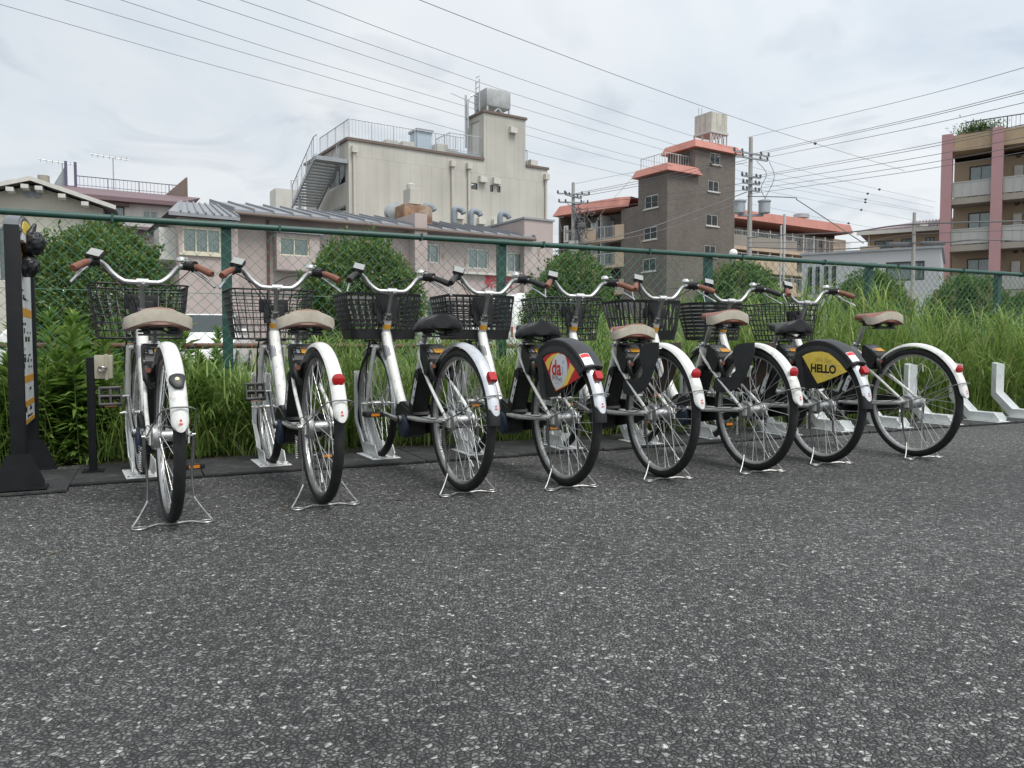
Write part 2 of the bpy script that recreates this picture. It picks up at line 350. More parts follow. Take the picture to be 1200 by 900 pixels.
# ------------------------------------------------------------------ rubber matting under the rack row
rub = thing('rubber_matting', 'row of black rubber mat tiles laid under the white wheel racks', 'matting', st(0, 0), RZ)
def tile():
    mb = MB(); mb.box(.003, .597, .004, .612, 0, .015, ch=.004)
    for a in (.08, .52):
        for b in (.07, .55): mb.lathe([(.012, 0), (.012, .0165), (.006, .0185)], (a, b, 0), 'z', 10)
    return mb
for i in range(18):
    o = part('mat_tile', 'tile', tile, m_mat, rub, ang=30); o.location = (-.38 + i * .6, 4.22 + random.uniform(-.008, .008) - .0035 * i * .6, .003); o.rotation_euler = (0, 0, random.uniform(-.006, .006))
o = part('mat_tile', 'tile', tile, m_mat, rub, ang=30, label='mat tile under the black sign stand, set forward'); o.location = (-.975, 4.06, .003); o.scale = (1, 1.05, 1)
o = part('mat_tile', 'tile', tile, m_mat, rub, ang=30); o.location = (-1.575, 4.06, .003)

# ------------------------------------------------------------------ chain-link fence
FT, FH = 5.4, 1.49
fen = thing('chain_link_fence', 'green chain-link fence with round top rail behind the bicycles', 'fence', st(0, FT), RZ)
posts = [.0835 * FT + i * 2.0 for i in range(-2, 8)]
mb = MB(); mb.tube([(posts[0] - .1, 0, FH - .021), (posts[-1] + .1, 0, FH - .021)], .0205, 12)
for i in range(int((posts[-1] - posts[0]) / 1.0)):                 # clips on the rail
    x = posts[0] + i * .5 * 2 + .33; mb.box(x, x + .012, -.026, .026, FH - .046, FH + .004)
link('top_rail', mb.mesh('top_rail', m_green), fen)
def fpost():
    mb = MB(); mb.box(-.031, .031, -.004, .004, -.1, FH - .03); mb.box(-.031, -.023, .004, .05, -.1, FH - .03)
    mb.box(.023, .031, .004, .05, -.1, FH - .03); mb.box(-.05, .05, -.027, .02, FH - .02, FH + .006, ch=.004)
    for z in (.25, .55, .85, 1.15): mb.lathe([(.007, -.012), (.007, -.004)], (0.012, 0, z), 'y', 8)
    return mb
for x in posts:
    o = part('fence_post', 'fpost', fpost, m_green, fen, ang=30); o.location = (x, .03, 0)
mb = MB(); x0, x1 = posts[0], posts[-1]; PW, ZT, ZB = .080, FH - .045, .03
hgt = ZT - ZB; k = 0; dxx = hgt * 1.02
def clipseg(xa, sgn, y):
    """one straight wire of a diagonal family from (xa, ZB) to (xa + sgn*dxx, ZT), clipped to the fence"""
    a0, a1 = 0., 1.
    for lim, up in ((x0, False), (x1, True)):
        d = sgn * dxx
        ta = (lim - xa) / d
        if (d > 0) == up: a1 = min(a1, ta)
        else: a0 = max(a0, ta)
    if a1 - a0 < .01: return
    n = max(2, int((a1 - a0) * hgt / .034))
    P = []
    for i in range(n + 1):
        t = a0 + (a1 - a0) * i / n; P.append((xa + sgn * dxx * t, y + .0022 * (1 if (i % 2) else -1) * sgn, ZB + hgt * t))
    mb.tube(P, .00165, 4, caps=False)
x = x0 - dxx
while x < x1:
    clipseg(x, 1, 0); clipseg(x + dxx + PW / 2, -1, .0001); x += PW
link('chain_link_mesh', mb.mesh('chain_link_mesh', m_gwire), fen, kind='stuff')
for z in (.36, 1.02):
    mb = MB(); mb.tube([(x0, -.004, z), (x1, -.004, z)], .0022, 6); link('tension_wire', mb.mesh('tension_wire', m_gwire), fen)

# rusty pipe rail low behind the fence
m_rust = M('rusty_pipe', (.13, .06, .038), .7, var=.4, scale=12, dirt=((.05, .035, .03), .6, 14, 1))
pr = thing('pipe_rail', 'rusty brown pipe rail low behind the fence', 'rail', st(0, 6.3), RZ)
mb = MB(); mb.tube([(-4.2, 0, .685), (3.2, 0, .675)], .021, 10); link('rail_pipe', mb.mesh('rail_pipe', m_rust), pr)
for x in (-3.9, -2.1, -.3, 1.5, 3.1):
    mb = MB(); mb.tube([(x, 0, -.05), (x, 0, .665)], .02, 8); link('rail_post', mb.mesh('rail_post', m_rust), pr)

# ------------------------------------------------------------------ bicycles
RH, WB, HZ = .331, 1.20, .334        # tyre radius, wheelbase, hub height
AX, AZ = .915, .985                  # handlebar clamp
def torus_sec(R0, r, n=12): return [(R0 + r * math.cos(2 * math.pi * j / n), r * math.sin(2 * math.pi * j / n)) for j in range(n)]
def f_tyre():
    mb = MB(); mb.arc((0, 0), 0, 360, torus_sec(RH - .0215, .0215, 14), 64)
    return mb
def f_rim(): return MB().arc((0, 0), 0, 360, [(.290, -.014), (.297, -.016), (.297, .016), (.290, .014), (.281, .006), (.281, -.006)], 64)
def f_hub(big):
    def f():
        mb = MB(); w = .034
        mb.lathe([(.012, -.062), (.012, -w - .004), (.036, -w - .004), (.036, -w), (.022 if big else .014, -w + .008), (.022 if big else .014, w - .008), (.036, w), (.036, w + .004), (.012, w + .004), (.012, .062)], (0, 0, 0), 'y', 24)
        mb.lathe([(.0055, -.095), (.0055, .095)], (0, 0, 0), 'y', 10)
        for s in (-1, 1): mb.lathe([(.010, .072 * s), (.010, .084 * s)], (0, 0, 0), 'y', 6)
        if big:
            mb.lathe([(.047, .040), (.049, .044), (.049, .058), (.040, .063)], (0, 0, 0), 'y', 28)    # drum brake
            mb.lathe([(.030, -.060), (.034, -.056), (.034, -.046)], (0, 0, 0), 'y', 20)
        return mb
    return f
def f_spokes():
    mb = MB()
    for i in range(36):
        a = 2 * math.pi * i / 36; s = 1 if i % 2 else -1; k = 1 if (i // 2) % 2 else -1
        h = a + k * .95
        mb.tube([(.034 * math.cos(h), .036 * s, .034 * math.sin(h)), (.284 * math.cos(a), .003 * s, .284 * math.sin(a))], .0013, 5)
        mb.tube([(.284 * math.cos(a), .003 * s, .284 * math.sin(a)), (.268 * math.cos(a), .0052 * s, .268 * math.sin(a))], .0024, 5)
    mb.tube([(-.004, .0, .20), (.012, .0, .24)], .004, 5)
    return mb
def fsec(r, w, d=.013, th=.0016):
    o = [(r - d * (y / w) ** 2 - (.008 if abs(y) > w * .99 else 0), y) for y in [w * k / 5 for k in range(-5, 6)]]
    return o + [(a - th, b * .97) for a, b in o[::-1]]
def f_rfend():
    secs = []
    for i in range(60):
        a = 7.5 + 140.5 * (i / 59) ** 1.3; w = .033 * (math.sqrt(max(0, 1 - ((15 - a) / 7.6) ** 2)) if a < 15 else 1) + .001; t = R(a)
        w *= .88; secs.append([(-r * math.cos(t), y, r * math.sin(t)) for r, y in fsec(.362, w, .012 * (w / .030) ** 2)])
    return MB().loft(secs)
def f_tail(): return MB().arc((0, 0), 1, 13, fsec(.3602, .030), 8)
def f_ffend(): return MB().arc((0, 0), -8, 128, fsec(.360, .029), 48)
def f_rstay():
    mb = MB(); t = R(20); x, z = -.366 * math.cos(t), .366 * math.sin(t)
    p = cr([(.0, .078, 0), (-.15, .073, .05), (x + .05, .058, z - .012), (x + .005, .041, z + .003), (x, .02, z + .008), (x, -.02, z + .008), (x + .005, -.041, z + .003), (x + .05, -.058, z - .012), (-.15, -.073, .05), (0, -.078, 0)], 6)
    mb.tube(p, .0028, 6); return mb
def f_fstay():
    mb = MB()
    for t, yy in ((R(4), .034),):
        x, z = -.358 * math.cos(t), .358 * math.sin(t)
        for s in (-1, 1): mb.tube([(0, .062 * s, 0), (x + .01, yy * s, z)], .0025, 6)
        mb.tube([(x + .01, yy, z), (x - .004, 0, z + .004), (x + .01, -yy, z)], .0025, 6)
    return mb
def f_frame():
    mb = MB()
    mb.tube(cr([(1.018, 0, .752), (.975, 0, .668), (.905, 0, .56), (.838, 0, .452), (.775, 0, .372), (.71, 0, .328), (.645, 0, .31)], 6), [.0285] * 37, 16)
    mb.tube([(1.048, 0, .690), (.985, 0, .838)], .0245, 16)
    mb.tube([(.618, 0, .31), (.452, 0, .672)], .0185, 14)
    mb.tube([(.470, 0, .652), (.450, 0, .690)], .0225, 14)
    for s in (-1, 1):
        mb.tube(cr([(.54, .045 * s, .305), (.42, .052 * s, .306), (.30, .060 * s, .312), (.12, .070 * s, .326), (.0, .073 * s, HZ)], 4), .0135, 10)
        mb.tube(cr([(.462, .022 * s, .648), (.38, .040 * s, .585), (.2, .062 * s, .47), (.0, .070 * s, HZ)], 4), .0082, 10)
        mb.box(-.025, .03, .068 * s - .003, .068 * s + .003, HZ - .03, HZ + .022)
    mb.tube([(.33, -.055, .55), (.33, .055, .55)], .006, 8); mb.tube([(.385, -.056, .312), (.385, .056, .312)], .008, 8)
    return mb
def f_collar(): return MB().tube([(.987, 0, .832), (.980, 0, .848), (.9795, 0, .849), (.974, 0, .862)], [.028, .028, .022, .022], 16)
def f_collar2(): return MB().tube([(1.050, 0, .686), (1.056, 0, .674)], .029, 16)
def f_clamp():
    mb = MB(); mb.tube([(.456, 0, .676), (.449, 0, .694)], .0245, 14); mb.tube([(.452, .01, .684), (.440, .05, .684)], .006, 8); return mb
def f_post(): return MB().tube([(.515, 0, .545), (.385, 0, .815)], .0135, 14)
def f_quill():
    mb = MB(); mb.tube([(.985, 0, .835), (.925, 0, .965)], .0128, 14); mb.tube(cr([(.930, 0, .955), (.918, 0, .975), (.914, 0, .985)], 3), [.0135, .015, .017, .018, .018, .018, .018], 12)
    mb.tube([(AX, -.026, AZ), (AX, .026, AZ)], .0195, 14); mb.lathe([(.008, -.026), (.008, -.019)], (.897, 0, AZ - .004), 'x', 10); return mb
def f_fork():
    mb = MB(); mb.tube([(1.054, -.056, .674), (1.054, .056, .674)], .014, 10); mb.tube([(1.056, 0, .672), (1.046, 0, .695)], .02, 12)
    for s in (-1, 1):
        mb.tube(cr([(1.052, .056 * s, .68), (1.09, .058 * s, .59), (1.13, .060 * s, .49), (1.165, .060 * s, .405), (WB, .060 * s, HZ)], 5), [.0135] * 8 + [.012] * 7 + [.0095] * 6, 10)
        mb.tube([(WB, .052 * s, HZ), (WB, .072 * s, HZ)], .013, 10)
    return mb
HB = [(0, 0, 0), (0, .05, .0), (.003, .09, .004), (.012, .135, .034), (.012, .175, .074), (-.012, .212, .092), (-.052, .250, .085), (-.145, .320, .044)]
def f_bar():
    l = [(AX + a, b * .9, AZ + c) for a, b, c in HB]; r = [(a, -b, c) for a, b, c in l[1:]][::-1]
    return MB().tube(cr(r + l, 6), .0122, 12)
def hb(s, a, b, c): return (AX + a, s * b * .9, AZ + c)
def f_grip(s):
    def f():
        mb = MB(); mb.tube(cr([hb(s, -.066, .261, .079), hb(s, -.10, .287, .065), hb(s, -.152, .326, .040)], 5), [.0155, .0165, .0165, .016, .016, .0165, .017, .0175, .018, .018, .015], 14); return mb
    return f
def f_lever(s):
    def f():
        mb = MB(); mb.tube(cr([hb(s, -.030, .252, .066), hb(s, -.055, .285, .040), hb(s, -.11, .315, .006), hb(s, -.15, .338, -.022)], 5), [.008] * 5 + [.0075] * 5 + [.0065] * 5 + [.007], 8, flat=(1, .6)); return mb
    return f
def f_levermount(s):
    def f():
        mb = MB(); mb.tube([hb(s, -.012, .215, .090), hb(s, -.050, .247, .088)], .0185, 12); mb.tube([hb(s, -.02, .232, .085), hb(s, -.028, .255, .062)], .011, 8)
        mb.tube([hb(s, .01, .205, .078), hb(s, -.024, .238, .074)], .008, 8); return mb
    return f
def f_pad():
    bm = bmesh.new(); bmesh.ops.create_cube(bm, size=1)
    for v in bm.verts: v.co = Vector((v.co.x * .066, v.co.y * .066, v.co.z * .026 * (1.2 if v.co.x > 0 else .8)))
    bmesh.ops.bevel(bm, geom=bm.edges[:], offset=.006, segments=2, affect='EDGES')
    bmesh.ops.rotate(bm, verts=bm.verts, matrix=Matrix.Rotation(R(-34), 3, 'Y') @ Matrix.Rotation(R(-25), 3, 'Z'))
    bmesh.ops.translate(bm, verts=bm.verts, vec=(AX - .03, .2, AZ + .118)); mb = MB(); mb.bm(bm)
    mb.tube([hb(1, -.02, .222, .09), hb(1, -.026, .222, .112)], .016, 10); return mb
def f_padtop():
    c = Vector((AX - .03, .2, AZ + .118)); m = Matrix.Rotation(R(-34), 3, 'Y') @ Matrix.Rotation(R(-25), 3, 'Z')
    return MB().add([c + m @ Vector(q) for q in ((-.028, -.028, .0115), (.028, -.028, .0165), (.028, .028, .0165), (-.028, .028, .0115))], [(0, 1, 2, 3)])
def f_bell():
    mb = MB(); o = (AX + .0, -.176, AZ + .112); mb.lathe([(.004, -.022), (.006, -.004), (.025, -.002), (.0255, .004), (.022, .013), (.014, .020), (.004, .022)], o, 'z', 20)
    mb.tube([(AX + .0, -.176, AZ + .085), (AX, -.176, AZ + .095)], .016, 10); mb.tube([(AX - .02, -.185, AZ + .118), (AX - .045, -.195, AZ + .122)], [.003, .005], 6); return mb
def f_shift():
    mb = MB(); mb.tube([hb(-1, -.036, .235, .09), hb(-1, -.062, .256, .086)], .023, 14); return mb
def f_cables():
    mb = MB()
    mb.tube(cr([hb(1, -.02, .235, .066), hb(1, .03, .19, .055), hb(1, .06, .10, .0), hb(1, .075, .035, -.09), (1.0, .02, .80), (1.03, .03, .72), (1.02, .035, .66)], 6), .0026, 6)
    mb.tube(cr([hb(-1, -.02, .235, .066), hb(-1, .05, .17, .075), hb(-1, .09, .06, .06), hb(1, .10, .04, -.03), (1.02, -.02, .80), (1.02, -.03, .70)], 6), .0026, 6)
    mb.tube(cr([hb(-1, -.03, .245, .075), hb(-1, .06, .2, .03), hb(-1, .09, .09, -.05), (1.01, -.03, .83), (1.015, -.034, .75), (.96, -.034, .64), (.85, -.034, .46), (.75, -.035, .36)], 6), .0024, 6)
    mb.tube(cr([hb(1, -.03, .22, .10), hb(1, .05, .15, .03), (.99, .05, .90), (1.0, .03, .82), (1.0, .035, .74), (.93, .034, .60)], 6), .0024, 6)
    return mb
def f_bcable():
    return MB().tube(cr([(.62, .04, .33), (.5, .064, .322), (.3, .070, .325), (.14, .082, .330), (.06, .085, .345), (.02, .072, .375), (-.03, .062, .36)], 5), .0019, 6)
def saddle_rows(z0, scale=1., lift=0.):
    """outline half widths along the saddle, from the tail forwards"""
    return [(.205, .060), (.212, .100), (.235, .122), (.27, .127), (.305, .112), (.34, .082), (.38, .055), (.42, .041), (.455, .034), (.478, .024), (.487, .008)]
SADZ = .825
def f_saddle():
    secs = []
    for x, w in saddle_rows(0):
        zt = SADZ + (.012 if x < .24 else 0.006) - (x - .205) * .035; h = .072 if x < .34 else .056 - (x - .34) * .12; s = []
        for j in range(16):
            a = 2 * math.pi * j / 16; c, q = math.cos(a), math.sin(a)
            y = w * math.copysign(abs(c) ** .75, c); z = zt - h / 2 + (h / 2) * math.copysign(abs(q) ** .8, q) - (.034 * (y / .12) ** 2)
            s.append((x, y, z))
        secs.append(s)
    return MB().loft(secs)
def f_band():
    """pale skirt wrapped round the tail of the saddle"""
    out = []
    rows = [q for q in saddle_rows(0) if q[0] < .40]
    L_ = [(x, w + .003) for x, w in rows[::-1]] + [(x - .003, w * k) for (x, w) in rows[:1] for k in (.75, .5, .25, 0, -.25, -.5, -.75)] + [(x, -w - .003) for x, w in rows]
    secs = []
    for x, y in L_:
        zt = SADZ + .004 - .034 * (y / .125) ** 2 - (x - .205) * .035; d = .050 - max(0, x - .22) * .16
        zb = zt - max(d, .008); secs.append([(x, y, zt), (x - .002, y * 1.012, (zt + zb) / 2), (x, y * .995, zb), (x + .004, y * .96, zb), (x + .004, y * .96, zt)])
    return MB().loft(secs)
def f_rivets():
    mb = MB()
    for y in (-.038, .038): mb.lathe([(.006, -.009), (.005, -.011), (.002, -.012)], (.213, y, SADZ - .022), 'x', 10)
    return mb
def f_springs():
    mb = MB()
    for y in (-.055, .055):
        p = [(.262 + .02 * math.cos(t * .7854), y + .02 * math.sin(t * .7854), SADZ - .045 - .0016 * t) for t in range(33)]
        mb.tube(p, .0045, 6)
    for y in (-.03, .03): mb.tube(cr([(.25, y * 1.7, SADZ - .098), (.33, y, SADZ - .085), (.40, y * .6, SADZ - .062), (.46, y * .4, SADZ - .05)], 4), .0045, 6)
    mb.box(.24, .29, -.075, .075, SADZ - .105, SADZ - .096); mb.box(.36, .415, -.026, .026, SADZ - .082, SADZ - .045, ch=.005)
    mb.box(.235, .29, -.075, .075, SADZ - .050, SADZ - .042)
    return mb
def slab(pts, y0, y1, ch=.004):
    bm = bmesh.new(); vs = [bm.verts.new((x, y0, z)) for x, z in pts]; f = bm.faces.new(vs)
    r = bmesh.ops.extrude_face_region(bm, geom=[f]); bmesh.ops.translate(bm, verts=[v for v in r['geom'] if isinstance(v, bmesh.types.BMVert)], vec=(0, y1 - y0, 0))
    bmesh.ops.recalc_face_normals(bm, faces=bm.faces)
    if ch: bmesh.ops.bevel(bm, geom=bm.edges[:], offset=ch, segments=2, affect='EDGES')
    mb = MB(); mb.bm(bm); return mb
def f_battery(kind):
    def f():
        mb = slab([(.585, .315), (.505, .315), (.405, .53), (.42, .558), (.455, .565), (.475, .545)], -.044, .044, .008)
        if kind:                                              # carrying handle on top
            mb.tube(cr([(.415, 0, .55), (.395, 0, .578), (.412, 0, .600), (.442, 0, .588), (.452, 0, .565)], 4), .011, 8, flat=(1.8, 1))
        for i in range(5): mb.box(.50 - i * .022, .512 - i * .022, .0435, .046, .36 + i * .046, .372 + i * .046)
        return mb
    return f
def f_batlabel():
    a = Vector((.522, .0452, .385)); u = Vector((-.438, 0, .899)); v = Vector((-.899, 0, -.438))
    return MB().add([a, a + u * .145, a + u * .145 + v * .033, a + v * .033], [(0, 1, 2, 3)])
def f_battext():
    a = Vector((.522, .0457, .385)); u = Vector((-.438, 0, .899)); v = Vector((-.899, 0, -.438))
    return textmb('OpenStreet', .022, a + u * .062 + v * .0165, u, v)
def f_batdot():
    a = Vector((.522, .0457, .385)); u = Vector((-.438, 0, .899)); v = Vector((-.899, 0, -.438)); c = a + u * .128 + v * .0165
    return MB().add([c + u * .009 * math.cos(t * .6283) + v * .009 * math.sin(t * .6283) for t in range(10)], [tuple(range(10))])
def f_motor():
    mb = slab([(.735, .335), (.70, .375), (.635, .385), (.555, .36), (.50, .345), (.48, .31), (.50, .285), (.545, .268), (.555, .205), (.60, .188), (.655, .205), (.70, .25)], -.062, .055, .012)
    mb.tube([(.61, -.085, .29), (.61, .085, .29)], .02, 14); return mb
def f_disc(): return MB().lathe([(.060, .048), (.062, .060), (.055, .068), (.02, .072), (.004, .072)], (.595, 0, .255), 'y', 30)
def f_crank(s):
    def f():
        mb = MB(); mb.tube(cr([(0, .075 * s, 0), (.04, .083 * s, 0), (.12, .093 * s, 0), (.165, .096 * s, 0)], 4), [.018, .016, .014, .013, .013, .012, .012, .012, .012, .013, .014, .015, .0155], 10, flat=(1, .8))
        mb.lathe([(.021, .066 * s), (.021, .082 * s)], (0, 0, 0), 'y', 14); mb.tube([(.165, .09 * s, 0), (.165, .125 * s, 0)], .006, 8); return mb
    return f
def f_pedal(s):
    def f():
        mb = MB(); y0, y1 = sorted((.118 * s, .212 * s)); mb.tube([(0, y0, 0), (0, y1, 0)], .011, 10)
        for x in (-.038, .038): mb.box(x - .006, x + .006, y0, y1, -.013, .013, ch=.003)
        for y in (y0, (y0 + y1) / 2 - .004, y1 - .008): mb.box(-.038, .038, y, y + .008, -.012, .012)
        for i in range(4): mb.tube([(-.034, y0 + .012 + i * .023, -.011), (.034, y0 + .012 + i * .023, .011)], .0035, 5)
        return mb
    return f
def f_pedref(s):
    def f():
        mb = MB(); y0, y1 = sorted((.142 * s, .188 * s)); mb.box(-.047, -.0435, y0, y1, -.007, .007); return mb
    return f
def f_chain():
    pts = [(.61 + .085 * math.sin(t), .29 + .085 * math.cos(t)) for t in [math.pi * i / 10 for i in range(11)]] + [(.0, HZ - .032), (-.03, HZ), (0, HZ + .032)]
    return slab(pts, -.071, -.058, .003)
def f_stand():
    """wire foot of the parking stand"""
    mb = MB()
    for s in (-1, 1):
        mb.tube(cr([(-.028, .083 * s, .095), (-.034, .087 * s, .085), (-.056, .115 * s, .040), (-.072, .140 * s, .008)], 5), .0036, 8)
        mb.tube(cr([(-.072, .140 * s, .008), (-.098, .138 * s, .005), (-.106, .112 * s, .005), (-.086, .088 * s, .005), (-.066, .112 * s, .005), (-.072, .136 * s, .006)], 4), .0038, 8)
    mb.tube(cr([(-.086, -.092, .005), (-.070, -.06, .008), (-.062, -.02, .005), (-.064, .02, .006), (-.072, .055, .010), (-.086, .092, .005)], 5), .0042, 8)
    return mb
def f_standleg(s):
    def f():
        mb = MB(); mb.tube(cr([(.0, .086 * s, HZ), (.006, .086 * s, .255), (.003, .080 * s, .20), (-.012, .080 * s, .14), (-.028, .083 * s, .095)], 4), [.008] * 7 + [.006] * 3 + [.0042] * 7, 8); return mb
    return f
def f_spring():
    mb = MB(); p = [(.008 + .007 * math.cos(t * .9), .098 + .007 * math.sin(t * .9), .30 - .0013 * t) for t in range(80)]; mb.tube(p, .0016, 4); return mb
def f_lock():
    """smart lock: wedge box over the wheel with the ring lock arms"""
    mb = slab([(.438, .722), (.425, .724), (.322, .662), (.316, .645), (.325, .60), (.352, .566), (.378, .564), (.440, .650)], -.062, .062, .007)
    p = [(.355 + 0 * a, .058 * math.cos(a), .60 - .062 * math.sin(a)) for a in [math.pi * i / 12 for i in range(13)]]
    mb.tube([(.318, .050, .63), (.300, .056, .60), (.296, .050, .565), (.305, .030, .545)], .013, 8); mb.tube([(.318, -.050, .63), (.300, -.056, .60), (.296, -.050, .565), (.305, -.030, .545)], .013, 8)
    mb.tube(cr([(.318, .03, .640), (.312, .04, .605), (.330, .045, .578)], 4), .006, 6)
    return mb
def f_sticker():
    o, u = Vector((.338, 0, .6745)), Vector((.857, 0, .516)); q = [o + u * a + Vector((0, y, 0)) for a, y in ((.012, -.046), (.050, -.046), (.050, .016), (.012, .016))]
    return MB().add(q + [p + Vector((-.0008, 0, .0014)) for p in q], [(0, 1, 2, 3), (4, 5, 6, 7), (0, 1, 5, 4), (1, 2, 6, 5), (2, 3, 7, 6), (3, 0, 4, 7)])
def f_lockprint():
    o, u = Vector((.338, 0, .6755)), Vector((.857, 0, .516)); mb = MB()
    for a0, a1, y0, y1 in ((.014, .048, .022, .038), (.060, .066, -.02, .03), (.020, .026, .044, .052), (.040, .045, .044, .05)): mb.add([o + u * a + Vector((0, y, 0)) for a, y in ((a0, y0), (a1, y0), (a1, y1), (a0, y1))], [(0, 1, 2, 3)])
    return mb
def f_lockkey(): return MB().lathe([(.011, -.018), (.011, -.001), (.006, .002)], (.306, .048, .617), 'x', 12)
def f_tag(): 
    # orange frame sticker on the head tube side facing back
    c, u = Vector((1.000, 0, .795)), Vector((-.392, 0, .92)); secs = []
    for k in range(5):
        ax = c + u * (.028 * (k - 2) / 2 * .5); s = []
        for j in range(9):
            a = R(95 + 170 * j / 8); n_ = Vector((-math.cos(a - math.pi) * -1 * .92, 0, 0)); e1 = Vector((.92, 0, .392)); e2 = Vector((0, 1, 0))
            s.append(ax + e1 * (.0252 * math.cos(a)) + e2 * (.0252 * math.sin(a)))
        secs.append(s)
    return MB().loft(secs, closed=False)
def f_hlabel():
    c, u = Vector((.966, 0, .652)), Vector((.545, 0, .838)); secs = []
    for k in range(6):
        ax = c + u * (-.05 + .016 * k); s = []
        for j in range(9):
            a = R(60 + 110 * j / 8); e1 = Vector((.838, 0, -.545)); e2 = Vector((0, 1, 0)); s.append(ax + e1 * (.0292 * math.cos(a)) + e2 * (.0292 * math.sin(a)))
        secs.append(s)
    return MB().loft(secs, closed=False)
# baskets
BX0, BZ0, BZ1 = 1.005, .718, .982
def bper(u, f, rc=.05):
    """point on the rounded basket outline, u in 0..1 round by length, f in 0..1 from bottom to rim"""
    hy = .192 + (.224 - .192) * f; x0 = BX0 + .022 * (1 - f); x1 = BX0 + .25 + .11 * f; hx = (x1 - x0) / 2; cx_ = (x0 + x1) / 2
    r = min(rc, hx * .95); a, c = 2 * (hy - r), 2 * (hx - r); q = math.pi * r / 2; tot = 2 * a + 2 * c + 4 * q; d = (u % 1.) * tot
    for k, (ln, nx) in enumerate(((a, 0), (q, 1), (c, 0), (q, 1), (a, 0), (q, 1), (c, 0), (q, 1))):
        if d <= ln + 1e-9: break
        d -= ln
    t = d / max(ln, 1e-9); g = k // 2; an = math.pi / 2 * t
    if g == 0: X, Y = (-hx, hy - r - a * t) if k == 0 else (-hx + r - r * math.cos(an), -(hy - r) - r * math.sin(an))
    elif g == 1: X, Y = (-hx + r + c * t, -hy) if k == 2 else (hx - r + r * math.sin(an), -(hy - r) - r * math.cos(an))
    elif g == 2: X, Y = (hx, -(hy - r) + a * t) if k == 4 else (hx - r + r * math.cos(an), hy - r + r * math.sin(an))
    else: X, Y = (hx - r - c * t, hy) if k == 6 else (-hx + r - r * math.sin(an), hy - r + r * math.cos(an))
    return (cx_ + X, Y, BZ0 + (BZ1 - BZ0) * f)
def even(f, n, rnd): return [(i + .37) / n for i in range(n)]
def f_basket(kind):
    def f():
        mb = MB(); rnd = {'wire': .05, 'grid': .04, 'vert': .05, 'round': .13}[kind]
        us = even(.6, 72, rnd)
        def ring(fr, r, fl=None): mb.tube([bper(u, fr, rnd) for u in us], r, 6 if fl is None else 4, closed=True, flat=fl)
        def vert(u, f0, f1, r, fl=None): mb.tube([bper(u, f0 + (f1 - f0) * k / 3, rnd) for k in range(4)], r, 4, flat=fl)
        def band(f0, f1):                                           # solid wall band
            A = [bper(u, f0, rnd) for u in us]; B = [bper(u, f1, rnd) for u in us]; cx_ = 1.18
            inn = lambda p: (cx_ + (p[0] - cx_) * .985, p[1] * .988, p[2])
            mb.loft([A, B, [inn(p) for p in B], [inn(p) for p in A], A], True, False)
        def floor(f0, bars):
            if bars:
                for i in range(-4, 5): y = i * .035; mb.tube([(BX0 + .04, y, BZ0), (BX0 + .245, y, BZ0)], .0017, 4)
                for i in range(7): x = BX0 + .045 + i * .033; mb.tube([(x, -.16, BZ0), (x, .16, BZ0)], .0017, 4)
            else:
                A = [bper(u, f0, rnd) for u in us]; mb.add(A, [tuple(range(len(A)))]); mb.add([(p[0], p[1], p[2] - .004) for p in A], [tuple(range(len(A)))])
        if kind == 'wire':
            for i in range(8): ring(i / 7, .0030 if i not in (0, 7) else .0052)
            for u in even(.6, 36, rnd): vert(u, 0, 1, .0033)
            floor(0, True)
            mb.box(BX0 - .012, BX0 + .004, -.055, .055, .80, .90, ch=.003)
        elif kind == 'grid':
            band(.94, 1.0); band(0, .22); floor(0, False)
            for i in range(6): ring(.31 + i * .105, .0062, (1.1, .5))
            for u in even(.6, 36, rnd): vert(u, .2, .96, .0062, (.7, 1))
            mb.prism([(-.06, .80), (.06, .80), (.065, .965), (-.065, .965)], BX0 - .008, BX0 + .004, 'yz')
        elif kind == 'vert':
            band(.93, 1.0); band(0, .24); floor(0, False); ring(.55, .0035, (1, .6))
            for u in even(.6, 34, rnd): vert(u, .2, .96, .0065, (.8, 1.1))
            mb.prism([(-.05, .79), (.05, .79), (.055, .965), (-.055, .965)], BX0 - .01, BX0 + .002, 'yz')
        else:
            band(.93, 1.0); band(0, .10); floor(0, False)
            for i in range(8): band(.15 + i * .096, .15 + i * .096 + .066)
            for u in even(.6, 14, rnd): vert(u, .05, .96, .0055)
        return mb
    return f
def f_bracket():
    mb = MB(); mb.box(BX0 - .02, BX0 + .015, -.05, .05, .80, .82, ch=.003); mb.box(.955, BX0, -.012, .012, .835, .850)
    for s in (-1, 1):
        mb.tube(cr([(BX0 + .12, .06 * s, BZ0 - .006), (BX0 + .16, .066 * s, .62), (WB, .068 * s, HZ)], 5), .0042, 6)
    mb.box(BX0 + .02, BX0 + .22, -.065, .065, BZ0 - .014, BZ0 - .006)
    mb.box(BX0 - .006, BX0 + .03, -.075, -.012, .86, .93, ch=.006); mb.box(BX0 - .006, BX0 + .03, .012, .075, .86, .93, ch=.006)
    return mb
def f_lamp():
    mb = MB(); mb.lathe([(.022, 0), (.030, .02), (.031, .05), (.026, .055)], (BX0 + .20, 0, BZ0 - .045), 'x', 18); mb.box(BX0 + .19, BX0 + .22, -.006, .006, BZ0 - .045, BZ0 - .008); return mb
